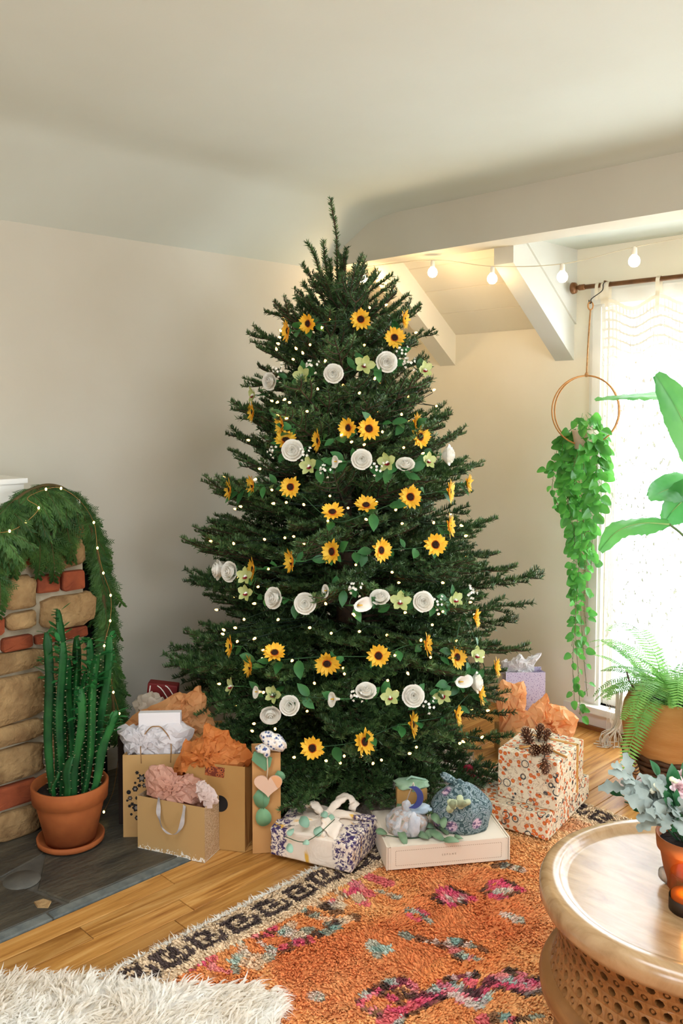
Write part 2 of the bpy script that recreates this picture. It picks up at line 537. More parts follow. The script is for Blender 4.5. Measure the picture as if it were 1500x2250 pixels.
ML = [('brick', 84, 126, 1149, 1166), ('stone', 118, 184, 1186, 1248), ('brick', 150, 183, 1152, 1182), ('stone', 4, 108, 1172, 1206), ('brick', 20, 112, 1210, 1240), ('stone', -120, 66, 1212, 1262),
      ('stone', 6, 78, 1266, 1340), ('stone', 12, 80, 1344, 1382), ('brick', 78, 130, 1262, 1302), ('brick', 134, 184, 1253, 1297), ('stone', 83, 209, 1305, 1378), ('brick', -70, 8, 1358, 1402), ('brick', 2, 71, 1398, 1428), ('brick', 76, 128, 1392, 1412), ('brick', 131, 191, 1378, 1402),
      ('stone', -40, 97, 1430, 1478), ('stone', 100, 190, 1412, 1494), ('stone', -60, 110, 1482, 1588), ('stone', 114, 194, 1498, 1590), ('stone', -90, 104, 1596, 1640), ('stone', 108, 194, 1594, 1664), ('stone', -70, 102, 1645, 1716), ('stone', 106, 192, 1668, 1712),
      ('brick', -30, 86, 1722, 1772), ('brick', 90, 192, 1716, 1756), ('stone', -20, 88, 1778, 1852), ('stone', 92, 192, 1762, 1810),
      ('stone', -330, -125, 1215, 1300), ('stone', -300, -75, 1310, 1395), ('brick', -260, -45, 1432, 1480), ('stone', -320, -65, 1490, 1600), ('stone', -320, -95, 1608, 1700), ('stone', -320, -75, 1706, 1790), ('stone', -300, -25, 1795, 1890)]
for i, (kd, x0, x1, y0, y1) in enumerate(ML): masonry(kd, x0, x1, y0, y1, 100 + i)
v, f = box((XW + 0.002, FY0 - 0.05, 1.125), (FX + 0.05, FY1 - 0.05, 1.18))
bb = B(); bb.add(v, f); bb.add(*box((XW + 0.002, FY0 - 0.03, 1.095), (FX + 0.025, FY1 - 0.07, 1.127)))
put('mantel_shelf', bb, WHITE, bric, False)
# a white painted box stands on the mantel (only its right corner is in the picture)
wb = thing('mantel_box', 'white painted box standing on the mantel behind the cedar garland', 'box', (-3.08, 1.1, 1.18))
put('body', box((-3.20, 0.7, 1.1805), (-2.95, 1.375, 1.245)), WHITE, wb, False)
put('lid', box((-3.21, 0.69, 1.245), (-2.94, 1.385, 1.262)), WHITE, wb, False)
# dark iron fire tool frame at the right edge of the bricks
IRON = mat('black_iron', S(28, 27, 26), S(18, 18, 18), 20, 0.6, 0.2, 60)
fb = thing('fire_screen', 'narrow black iron fire screen leaning behind the hanging cedar', 'fire screen', (-2.99, 1.66, 0.0))
put('screen_panel', box((-3.03, 1.615, 0.02), (-3.015, 1.71, 0.93)), IRON, fb, False)
for y in (1.612, 1.713): put('screen_post', tube([(-3.02, y, 0.0), (-3.02, y, 0.97)], 0.007, 8), IRON, fb)

# slate hearth
he = thing('hearth', 'dark slate hearth set flush in front of the fireplace', 'hearth', (-2.8, 1.1, 0.0)); he['kind'] = 'structure'
del he['category']
def slab(poly, z=0.006, m=None, name='slate_slab'):
    base = [(a, b_, -0.012) for a, b_ in poly]
    cx = sum(a for a, _ in poly) / len(poly); cy = sum(b_ for _, b_ in poly) / len(poly)
    mid = [(a, b_, z - 0.004) for a, b_ in poly]
    top = [(a + (cx - a) * 0.012, b_ + (cy - b_) * 0.012, z) for a, b_ in poly]
    bb = B(); bb.add(*prism(base, mid)); bb.add(*prism(mid, top))
    return put(name, bb, m or SLATE, he, False)
put('grout', box((XW, 0.1, -0.012), (-2.385, 2.12, 0.001)), mat('dark_grout', S(92, 88, 78), S(74, 70, 62), 14, 0.9, 0.5, 60), he, False)
slab([(-2.425, 1.245), (-2.425, 2.1), (-2.80, 2.1), (-2.93, 1.62), (-2.75, 1.33), (-2.56, 1.21)])
slab([(-2.425, 0.12), (-2.425, 1.233), (-2.56, 1.198), (-2.70, 1.15), (-2.72, 0.12)], 0.005)
slab([(-2.712, 1.155), (-2.757, 1.32), (-2.94, 1.61), (-3.225, 1.6), (-3.225, 1.06), (-2.95, 1.09)], 0.006)
slab([(-2.73, 0.12), (-2.71, 1.143), (-2.95, 1.078), (-3.225, 1.048), (-3.225, 0.12)], 0.004)
slab([(-2.942, 1.622), (-2.812, 2.1), (-3.225, 2.1), (-3.225, 1.612)], 0.005)
for y0, y1 in ((0.12, 0.62), (0.625, 1.17), (1.175, 1.66), (1.665, 2.1)):
    slab([(-2.384, y0), (-2.384, y1), (-2.42, y1), (-2.42, y0)], 0.0045, SLATEDGE, 'slate_edging')
c = gp(48, 1937)
bb = B(); bb.add(*lathe([(0.058, 0.004), (0.056, 0.0075), (0.001, 0.0078)], 28, (c[0], c[1], 0)))
put('round_inlay', bb, mat('slate_round', S(96, 94, 86), S(78, 76, 70), 20, 0.6, 0.3, 60), he)
c = gp(97, 1990)
put('tan_inlay', prism([(c[0] - .03, c[1] - .02, .003), (c[0] + .005, c[1] - .025, .003), (c[0] + .03, c[1] - .002, .003), (c[0] + .005, c[1] + .022, .003), (c[0] - .025, c[1] + .01, .003)],
    [(c[0] - .028, c[1] - .018, .009), (c[0] + .005, c[1] - .022, .009), (c[0] + .027, c[1] - .002, .009), (c[0] + .005, c[1] + .02, .009), (c[0] - .023, c[1] + .009, .009)]), STONE, he, False)
# ------------------------------------------------------------------ the fir tree
TRX, TRY = -2.493, 2.497
TR = V3(TRX, TRY, 0)
RZ = [(0.0, 0.56), (0.15, 0.62), (0.35, 0.66), (0.6, 0.65), (0.8, 0.63), (1.0, 0.59), (1.22, 0.535), (1.46, 0.46), (1.61, 0.40), (1.79, 0.355), (1.88, 0.29), (2.0, 0.19), (2.12, 0.10), (2.35, 0.01)]
def Rz(z): return float(np.interp(z, [a for a, _ in RZ], [b_ for _, b_ in RZ]))
def on_tree(px, py, kk=0.9):
    d = ray(px, py)
    best, bp = 9, None
    for t in np.arange(2.3, 4.4, 0.01):
        p = CP + d * t
        q = math.hypot(p[0] - TRX, p[1] - TRY) - Rz(p[2]) * kk
        if q < 0: return p
        if q < best: best, bp = q, p
    return bp
NEED, nt, p = nodes('fir_needles')
vec = coords(nt)
cs = ramp(nt, noise_tex(nt, vec, 35, 3), [(0.3, S(34, 62, 32)), (0.55, S(74, 106, 56)), (0.75, S(124, 152, 94))])
oi = N(nt, 'ShaderNodeObjectInfo'); hv = N(nt, 'ShaderNodeHueSaturation')
nt.links.new(mth(nt, 'ADD', mth(nt, 'MULTIPLY', oi.outputs['Random'], 0.5), 0.72), hv.inputs['Value']); nt.links.new(cs, hv.inputs['Color'])
nt.links.new(hv.outputs[0], p.inputs['Base Color']); p.inputs['Roughness'].default_value = 0.42; p.inputs['Specular IOR Level'].default_value = 0.45
BARK = mat('fir_bark', S(86, 66, 48), S(62, 48, 36), 30, 0.9, 0.6, 60)

def needles(stems, rng, per_m, ln, w, up_bias=0.35):
    """flat blades along stems = list of (points, radius); returns vertices of quads"""
    P, T = [], []
    for pts in stems:
        seg = pts[1:] - pts[:-1]
        l = np.linalg.norm(seg, axis=1)
        n = max(4, int(l.sum() * per_m))
        u = np.sort(rng.random(n)) * l.sum()
        c = np.r_[0, np.cumsum(l)]
        i = np.clip(np.searchsorted(c, u, side='right') - 1, 0, len(l) - 1)
        fr = (u - c[i]) / l[i]
        P.append(pts[i] + seg[i] * fr[:, None]); T.append(seg[i] / l[i][:, None])
    P = np.concatenate(P); T = np.concatenate(T)
    n = len(P)
    r = rng.normal(size=(n, 3)); r[:, 2] = np.abs(r[:, 2]) * 0.9 - 0.25
    r -= T * (r * T).sum(1)[:, None]
    r /= np.linalg.norm(r, axis=1)[:, None]
    d = T * rng.uniform(0.45, 0.85, (n, 1)) + r + np.array([0, 0, up_bias])
    d /= np.linalg.norm(d, axis=1)[:, None]
    q = rng.normal(size=(n, 3)); s = np.cross(d, q); s /= np.linalg.norm(s, axis=1)[:, None]
    ll = ln * rng.uniform(0.7, 1.15, (n, 1))
    ww = w * rng.uniform(0.8, 1.2, (n, 1))
    a = P - s * ww * 0.35; b_ = P + s * ww * 0.35
    m1 = P + d * ll * 0.6 + s * ww * 0.5; m0 = P + d * ll * 0.6 - s * ww * 0.5
    t = P + d * ll
    V = np.stack([a, b_, m1, t, m0], 1).reshape(-1, 3)
    F = (np.arange(n)[:, None] * 5 + np.arange(5)[None]).tolist()
    return V, F

def branch_proto(length, seed, lift=0.05, fan=1.0, per_m=1350):
    rng = np.random.default_rng(seed)
    r = random.Random(seed)
    n = 9
    s = np.linspace(0, 1, n)
    bend = r.uniform(-0.06, 0.06)
    main = np.c_[s * length, bend * length * s ** 2, lift * length * (s ** 2) - 0.03 * length * s]
    stems, tubes = [], [(main, np.linspace(0.006 if length > .3 else 0.004, 0.0016, n))]
    stems.append(main[2:] if length > 0.3 else main[1:])
    step = 0.062
    d = length * 0.16
    side = 1
    while d < length * 0.97:
        f = d / length
        base = np.array([np.interp(d, main[:, 0], main[:, i]) for i in range(3)])
        tl = min(0.26, (0.50 * (length - d) + 0.05)) * r.uniform(0.8, 1.15) * fan
        for sd in ((1, -1) if r.random() < 0.8 else (side,)):
            a = math.radians(r.uniform(38, 56)) * sd
            m = 5
            u = np.linspace(0, 1, m)
            ca = a * (1 - 0.35 * u)
            dz = r.uniform(-0.16, 0.16)
            pts = base + np.c_[np.cos(ca) * u * tl, np.sin(ca) * u * tl, dz * u * tl + 0.12 * tl * u * u]
            stems.append(pts); tubes.append((pts, np.linspace(0.0028, 0.0014, m)))
            if tl > 0.13:
                for q in (0.4, 0.65):
                    bb = base + (pts[-1] - base) * q
                    for s2 in (1, -1):
                        a2 = a + s2 * math.radians(42)
                        l2 = tl * (1 - q) * 0.75
                        p2 = bb + np.c_[np.cos(a2) * u * l2, np.sin(a2) * u * l2, r.uniform(-.1, .25) * u * l2]
                        stems.append(p2); tubes.append((p2, np.linspace(0.002, 0.0012, m)))
        side = -side
        d += step * r.uniform(0.8, 1.2)
    b = B()
    for pts, rr in tubes: b.add(*tube(pts, rr, 4, cap=False), m=1)
    b.add(*needles(stems, rng, per_m, 0.0195, 0.0027), m=0)
    V, F, mi = b.get()
    return mkmesh('branch', V, F, [NEED, BARK], mi, False)
LONG = [branch_proto(0.62, 11 + i, r_) for i, r_ in enumerate((0.02, 0.09, 0.14, 0.05))]
MIDB = [branch_proto(0.40, 31 + i, r_) for i, r_ in enumerate((0.04, 0.12, 0.0, 0.08))]
SHRT = [branch_proto(0.22, 51 + i, r_) for i, r_ in enumerate((0.03, 0.1, 0.15))]
TINY = [branch_proto(0.15, 71 + i, 0.05, 0.5) for i in range(2)]

SLIM = [branch_proto(0.62, 91 + i, r_, 0.5) for i, r_ in enumerate((0.06, 0.12, 0.02))]
tree = thing('christmas_tree', 'tall decorated fir tree standing in the corner of the room', 'christmas tree', (TRX, TRY, 0.0))
put('trunk', tube([(TRX, TRY, 0.0), (TRX + .005, TRY, 0.8), (TRX - .005, TRY + .005, 1.5), (TRX, TRY, 2.1)], [0.042, 0.034, 0.02, 0.006], 10), BARK, tree)
def add_branch(z, az, el, ln, roll=0.0, base_r=0.0):
    pool = LONG if ln > 0.5 else MIDB if ln > 0.3 else SHRT if ln > 0.17 else TINY
    nominal = 0.62 if ln > 0.5 else 0.40 if ln > 0.3 else 0.22 if ln > 0.17 else 0.15
    d = V3(math.cos(az) * math.cos(el), math.sin(az) * math.cos(el), math.sin(el))
    up = V3(-math.cos(az) * math.sin(el), -math.sin(az) * math.sin(el), math.cos(el))
    sd = np.cross(up, d)
    up = up * math.cos(roll) + sd * math.sin(roll)
    return link('branch', rnd.choice(pool), tree, xmat(d, up, V3(math.cos(az) * base_r, math.sin(az) * base_r, z), ln / nominal))
z, az, cnt = 0.16, 0.3, 0
cam_az = math.atan2(-TRY, -TRX)
while z < 1.93:
    R = Rz(z + 0.03)
    n = int(4.5 + R * 13) if z < 1.7 else int(3.0 + R * 8)
    for i in range(n):
        a = az + 2 * PI * i / n + rnd.uniform(-0.14, 0.14)
        el = math.radians(np.interp(z, [0.1, 0.35, 0.9, 1.5, 1.8, 2.05], [-10, 0, 10, 22, 38, 58]) + rnd.uniform(-9, 9))
        ln = Rz(z + 0.02 + R * math.sin(el) * 0.8) / max(0.35, math.cos(el)) * rnd.uniform(0.80, 1.10)
        # nothing grows into the walls behind
        ex, ey = TRX + math.cos(a) * ln, TRY + math.sin(a) * ln
        if ex < XW + 0.04: ln *= (TRX - XW - 0.04) / (TRX - ex)
        add_branch(z, a, el, ln, rnd.uniform(-0.5, 0.5))
        cnt += 1
    az += 2.4
    z += np.interp(z, [0, 1.2, 1.7, 2.0], [0.098, 0.092, 0.10, 0.10])
# low branches that droop towards the presents, and the shoots that break the outline
for a_, l_, z_, e_ in ((-0.75, 0.6, 0.30, -22), (-0.45, 0.58, 0.28, -20), (-1.1, 0.55, 0.32, -24), (-0.15, 0.6, 0.30, -18), (0.3, 0.6, 0.30, -16)):
    add_branch(z_, cam_az + 0.0 + a_ + 0.35, math.radians(e_), l_)
def shoot(px, py, z0, ln, pool, s=1.0):    # a branch whose tip stands out at the outline
    tip = atD(px, py, TR)
    d = tip - V3(TRX, TRY, z0)
    return link('branch', pool, tree, xmat(d, V3(-d[0] * .3 - Hd[0] * .5, -d[1] * .3 - Hd[1] * .5, 1), V3(0, 0, z0), np.linalg.norm(d) / ln))
shoot(372, 1447, 0.36, 0.62, SLIM[1]); shoot(1198, 1270, 0.72, 0.62, SLIM[2]); shoot(1168, 1322, 0.66, 0.62, SLIM[0]); shoot(1092, 1164, 0.93, 0.62, SLIM[1])
shoot(1140, 1368, 0.58, 0.62, SLIM[2]); shoot(540, 738, 1.70, 0.40, MIDB[0]); shoot(508, 925, 1.43, 0.40, MIDB[1]); shoot(538, 835, 1.56, 0.40, MIDB[2]); shoot(1128, 1560, 0.26, 0.62, SLIM[0]); shoot(945, 742, 1.68, 0.40, MIDB[3])
shoot(455, 1165, 0.95, 0.62, SLIM[1]); shoot(425, 1270, 0.74, 0.62, SLIM[2]); shoot(432, 1388, 0.5, 0.62, SLIM[0]); shoot(990, 905, 1.38, 0.40, MIDB[0]); shoot(1120, 1640, 0.2, 0.62, SLIM[1])
# the top: leader and the steep shoots round it
def spike(path, seed, per_m=900):
    rng = np.random.default_rng(seed)
    pts = catmull([atD(x, y, TR) + V3(0, 0, 0) for x, y in path], 6)
    b = B(); b.add(*tube(pts, np.linspace(0.005, 0.002, len(pts)), 5), m=1)
    b.add(*needles([pts], rng, int(per_m * 2.2), 0.021, 0.0027, 0.2), m=0)
    put('leader_shoot', b, [NEED, BARK], tree, False)
spike([(743, 680), (741, 600), (739, 520), (731, 470), (726, 437)], 5, 700)
spike([(735, 690), (706, 610), (690, 560), (674, 533)], 6)
spike([(738, 680), (718, 600), (710, 530)], 7)
spike([(742, 670), (752, 600), (762, 545)], 8, 1300)
spike([(745, 690), (770, 620), (796, 560)], 9)
spike([(735, 700), (700, 640), (664, 580)], 10, 1100)
spike([(748, 700), (800, 650), (862, 604)], 12)
spike([(748, 705), (815, 660), (874, 615)], 13)
spike([(738, 720), (690, 690), (650, 655)], 14, 1100)
spike([(750, 720), (840, 690), (898, 648)], 15, 1100)
spike([(738, 720), (640, 700), (582, 686)], 16, 1100)
spike([(736, 690), (728, 620), (724, 570)], 17, 1300)
spike([(740, 700), (722, 650), (694, 605)], 18, 1100)
spike([(745, 700), (765, 650), (788, 600)], 19, 1100)
spike([(742, 690), (745, 620), (750, 560)], 20, 1100)
spike([(738, 710), (700, 670), (664, 622)], 21, 1100)
# fluffy tree skirt on the floor
SKIRT = mat('skirt_fur', S(214, 202, 186), S(168, 152, 138), 18, 0.95)
rng = np.random.default_rng(3)
def fur(center_fn, n, ln, w, rng, lean=0.6, segs=3, droop=0.6):
    """n strands, center_fn(n) gives root points and outward directions"""
    P, D = center_fn(n)
    jit = rng.normal(size=D.shape) * lean
    d = D + jit; d /= np.linalg.norm(d, axis=1)[:, None]
    s = np.cross(d, rng.normal(size=d.shape)); s /= np.linalg.norm(s, axis=1)[:, None]
    l = ln * rng.uniform(0.6, 1.2, (n, 1))
    wv = w * rng.uniform(0.7, 1.3, (n, 1))
    rows = []
    curl = rng.normal(size=d.shape) * 0.35
    for k_ in range(segs + 1):
        u = k_ / segs
        c_ = P + d * l * u + curl * l * u * u * 0.6 + np.array([0, 0, -1.0]) * l * droop * u * u
        ww = wv * (1 - u) ** 0.7 if k_ < segs else 0.0 * wv
        rows += [c_ - s * ww, c_ + s * ww] if k_ < segs else [c_]
    V = np.stack(rows, 1).reshape(-1, 3)
    m = 2 * segs + 1
    F = []
    base = (np.arange(n) * m)[:, None]
    for k_ in range(segs - 1):
        F += (base + np.array([2 * k_, 2 * k_ + 1, 2 * k_ + 3, 2 * k_ + 2])).tolist()
    F += (base + np.array([2 * segs - 2, 2 * segs - 1, 2 * segs])).tolist()
    return V, F
sk = thing('tree_skirt', 'fluffy cream fur tree skirt on the floor under the tree', 'tree skirt', (TRX, TRY, 0.0))
put('skirt_cloth', lathe([(0.08, 0.05), (0.3, 0.04), (0.48, 0.028), (0.56, 0.012), (0.57, 0.002)], 48, (TRX, TRY, 0)), SKIRT, sk)
def skf(n):
    r = np.sqrt(rng.uniform(0.1, 1, n)) * 0.58; a = rng.uniform(0, 2 * PI, n)
    P = np.c_[TRX + r * np.cos(a), TRY + r * np.sin(a), np.interp(r, [0, .3, .56, .6], [.05, .04, .012, .004])]
    return P, np.tile([[0.15, -0.1, 1.0]], (n, 1))
V, F = fur(skf, 9000, 0.045, 0.0022, rng, 0.7, 3, 0.5)
V[:, 2] = np.maximum(V[:, 2], 0.002)
o = put('fur', (V, F), SKIRT, sk, False); o['kind'] = 'stuff'
# ------------------------------------------------------------------ flowers on the tree
YEL = mat('sunflower_petal', S(252, 212, 78), S(242, 184, 46), 30, 0.55, trans=0.25, perobj=0.2)
BRN = mat('sunflower_disc', S(58, 30, 16), S(34, 18, 12), 90, 0.9, 1.0, 300)
ORG = mat('sunflower_ring', S(196, 92, 14), S(160, 66, 12), 60, 0.8)
PETW = mat('white_silk', S(246, 243, 234), S(238, 232, 216), 12, 0.6, trans=0.08)
ORCH = mat('pale_green_silk', S(206, 214, 148), S(184, 196, 118), 25, 0.5, trans=0.25)
LIP = mat('crimson_lip', S(176, 34, 54), S(140, 22, 44), 30, 0.5)
LEAF = mat('silk_leaf', S(44, 98, 50), S(70, 124, 66), 16, 0.4, trans=0.15, perobj=0.45)
STEMG = mat('green_wire', S(44, 84, 46), S(34, 68, 40), 20, 0.6)
WIRE = mat('dark_green_wire', S(22, 42, 30), None, rough=0.5)
def petal(l, w, n=5, cup=0.2, tipw=0.0, twist=0.0, base_w=0.3, fold=0.15):
    """pointed petal along +X from the origin, 3 columns"""
    V = []
    for i in range(n):
        u = i / (n - 1)
        ww = w * 0.5 * (base_w + (1 - base_w) * math.sin(PI * min(1, u * 0.92 + 0.04)) ** 0.8) * (1 if i < n - 1 else tipw)
        z = cup * l * u * u
        for q in (-1, 0, 1): V.append((u * l, q * ww, z + abs(q) * fold * ww))
    return np.array(V), gridf(n, 3)
def rotz(v, a):
    c, s = math.cos(a), math.sin(a)
    v = np.asarray(v)
    return np.c_[v[:, 0] * c - v[:, 1] * s, v[:, 0] * s + v[:, 1] * c, v[:, 2]]
def roty(v, a):                            # lifts +X towards +Z
    c, s = math.cos(a), math.sin(a)
    v = np.asarray(v)
    return np.c_[v[:, 0] * c - v[:, 2] * s, v[:, 1], v[:, 0] * s + v[:, 2] * c]
def m_of(b, name, mats, smooth=True):
    V, F, mi = b.get()
    return mkmesh(name, V, F, mats, mi, smooth)
def sunflower_meshes(seed):
    r = random.Random(seed)
    b = B()
    for lay, (n, l, w, el) in enumerate(((15, 0.036, 0.014, 0.28), (13, 0.033, 0.013, 0.55))):
        for i in range(n):
            v, f = petal(l * r.uniform(.85, 1.12), w, 5, r.uniform(-0.25, 0.15), 0.1)
            v = roty(v, el + r.uniform(-.2, .2)); v[:, 0] += 0.011
            b.add(rotz(v, 2 * PI * (i + 0.5 * lay) / n + r.uniform(-.1, .1)), f)
    pm = m_of(b, 'petals', YEL)
    b = B(); v, f = lathe([(0.0005, 0.008), (0.006, 0.0085), (0.0105, 0.0075), (0.0135, 0.003), (0.012, -0.003)], 18)
    v = np.array(v); v += np.random.default_rng(seed).normal(size=v.shape) * 0.0005
    b.add(v, f)
    b.add(*lathe([(0.0135, 0.0055), (0.0168, 0.0035), (0.0175, 0.001), (0.0135, 0.0)], 18), m=1)
    dm = m_of(b, 'flower_center', [BRN, ORG])
    b = B(); b.add(*lathe([(0.001, -0.012), (0.010, -0.008), (0.016, -0.001)], 10)); b.add(*tube([(0, 0, -0.01), (0, 0, -0.05)], 0.002, 5))
    return [('petals', pm), ('flower_center', dm), ('calyx', m_of(b, 'calyx', LEAF))]
def rose_meshes(seed):
    r = random.Random(seed)
    b = B()
    for ring, (n, rad, h, top, open_) in enumerate(((2, 0.005, 0.030, 0.034, 0.0), (3, 0.010, 0.030, 0.0335, 0.15), (4, 0.016, 0.030, 0.031, 0.3), (5, 0.022, 0.029, 0.027, 0.55), (6, 0.028, 0.026, 0.020, 0.9))):
        for i in range(n):
            nu, nv = 8, 7
            a0 = 2 * PI * (i + 0.37 * ring) / n + r.uniform(-.2, .2)
            span = 2 * PI / n * 1.45
            V = []
            for p_ in range(nu):
                u = p_ / (nu - 1)
                for q in range(nv):
                    s = q / (nv - 1) - 0.5
                    wv = math.cos(s * 2.4)
                    rr = rad * (0.3 + 0.7 * math.sin(min(1.0, u * 1.2) * PI / 2)) * (1 + 0.10 * s) + open_ * 0.011 * max(0, u - 0.6) ** 1.2 * 2
                    zz = top - h * (1 - u) - (1 - wv) * 0.004 * u - open_ * 0.016 * max(0, u - 0.72) ** 1.1
                    an = a0 + s * span
                    V.append((rr * math.cos(an), rr * math.sin(an), zz + r.uniform(-.0005, .0005)))
            b.add(V, gridf(nu, nv))
    b.add(*lathe([(0.001, 0.004), (0.012, 0.008), (0.02, 0.012), (0.016, 0.016), (0.001, 0.02)], 10))
    b2 = B()
    for i in range(5):
        v, f = petal(0.024, 0.009, 4, -0.1, 0.05); v = roty(v, 0.1); v[:, 2] -= 0.014
        b2.add(rotz(v, i * 2 * PI / 5), f)
    b2.add(*tube([(0, 0, -0.01), (0, 0, -0.05)], 0.002, 5))
    return [('petals', m_of(b, 'petals', PETW)), ('calyx', m_of(b2, 'calyx', LEAF))]
def orchid_meshes(seed):
    r = random.Random(seed)
    b = B()
    for i, (l, w, el) in enumerate(((0.040, 0.026, .35), (0.042, 0.030, .2), (0.040, 0.024, .45), (0.040, 0.024, .45), (0.042, 0.030, .2))):
        a = PI / 2 + (0, 1.25, 2.45, 3.83, 5.03)[i]
        v, f = petal(l, w, 6, r.uniform(-.1, .3), 0.15, fold=0.35); v = roty(v, el)
        b.add(rotz(v, a), f)
    l_ = B()
    for i in range(3):
        v, f = petal(0.02, 0.013, 5, 0.5, 0.3, fold=-0.4); v = roty(v, 0.7); l_.add(rotz(v, -PI / 2 + (i - 1) * 0.55), f)
    l_.add(*tube([(0, 0, 0), (0, 0.002, 0.010), (0, -0.003, 0.017)], [0.004, 0.0045, 0.003], 6), m=1)
    b2 = B(); b2.add(*tube([(0, 0, 0.0), (0, 0, -0.05)], 0.002, 5))
    return [('petals', m_of(b, 'petals', ORCH)), ('lip', m_of(l_, 'lip', [LIP, PETW])), ('stalk', m_of(b2, 'stalk', LEAF))]
def calla_meshes(seed):
    b = B()
    V = []
    nu, nv = 9, 15
    for i in range(nu):
        u = i / (nu - 1)
        for j in range(nv):
            a = -PI + 2 * PI * j / (nv - 1)
            rr = 0.004 + 0.020 * u ** 1.8 * (1 + 0.55 * max(0, math.cos(a)) * u)
            V.append((rr * math.cos(a), rr * math.sin(a) * 0.9, -0.02 + 0.055 * u + 0.016 * u * u * math.cos(a) - 0.012 * max(0, u - .75) * 4))
    b.add(V, gridf(nu, nv))
    s = B(); s.add(*tube([(0, 0, 0), (0.001, 0, 0.022)], [0.003, 0.002], 6)); s2 = B(); s2.add(*tube([(0, 0, -0.02), (0, 0, -0.07)], 0.0032, 6))
    return [('spathe', m_of(b, 'spathe', PETW)), ('spadix', m_of(s, 'spadix', YEL)), ('stalk', m_of(s2, 'stalk', LEAF))]
def sprig_meshes(seed):
    r = random.Random(seed)
    b, st = B(), B()
    for i in range(11):
        d = unit((r.uniform(-1, 1), r.uniform(-1, 1), r.uniform(0.2, 1)))
        l = r.uniform(0.018, 0.038)
        st.add(*tube([(0, 0, -0.02), d * l], 0.0009, 4))
        for q in range(5):
            v, f = petal(0.0085, 0.006, 4, 0.3, 0.3); v = rotz(roty(v, 0.5), q * 2 * PI / 5)
            b.add(tf(v, zmat(d, d * l)), f)
    return [('blossoms', m_of(b, 'blossoms', PETW)), ('stems', m_of(st, 'stems', LEAF))]
FL = {'S': [sunflower_meshes(i) for i in range(3)], 'R': [rose_meshes(i) for i in range(3)], 'O': [orchid_meshes(i) for i in range(2)], 'C': [calla_meshes(1)], 'B': [sprig_meshes(i) for i in range(2)]}
NAME = {'S': 'sunflower', 'R': 'white_rose', 'O': 'green_orchid', 'C': 'calla_lily', 'B': 'blossom_sprig'}
def facing(code, p):
    rad = unit((p[0] - TRX, p[1] - TRY, 0.15))
    tc = unit(CP - p)
    d = {'f': tc * 1.0 + rad * 0.5, 'l': -Rt * 1.0 + tc * 0.35, 'r': Rt * 1.0 + tc * 0.35, 'u': V3(0, 0, 0.85) + tc * 0.8, 'd': V3(0, 0, -0.5) + tc * 0.9, 'a': -Rt * 0.6 + tc * 0.75, 'b': Rt * 0.6 + tc * 0.75}[code]
    return unit(d)
def leafmesh(l, w, seed=0):
    r = random.Random(seed)
    n = 6
    V = []
    for i in range(n):
        u = i / (n - 1)
        ww = w / 2 * math.sin(PI * (0.08 + 0.9 * u) ** 0.9) if i < n - 1 else 0.0
        z = -0.18 * l * u * u
        for q in (-1, 0, 1): V.append((0.008 + u * l, q * ww, z + abs(q) * 0.2 * ww))
    b = B(); b.add(V, gridf(n, 3)); b.add(*tube([(0, 0, 0), (0.012, 0, 0)], 0.0012, 4))
    return b
SLEAF = [m_of(leafmesh(0.05, 0.028, i), 'leaf', LEAF) for i in range(2)] + [m_of(leafmesh(0.04, 0.024, 3), 'leaf', LEAF)]
ordn = ['first', 'second', 'third', 'fourth', 'fifth', 'sixth', 'seventh', 'eighth', 'ninth', 'tenth', 'eleventh', 'twelfth', 'thirteenth', 'fourteenth']
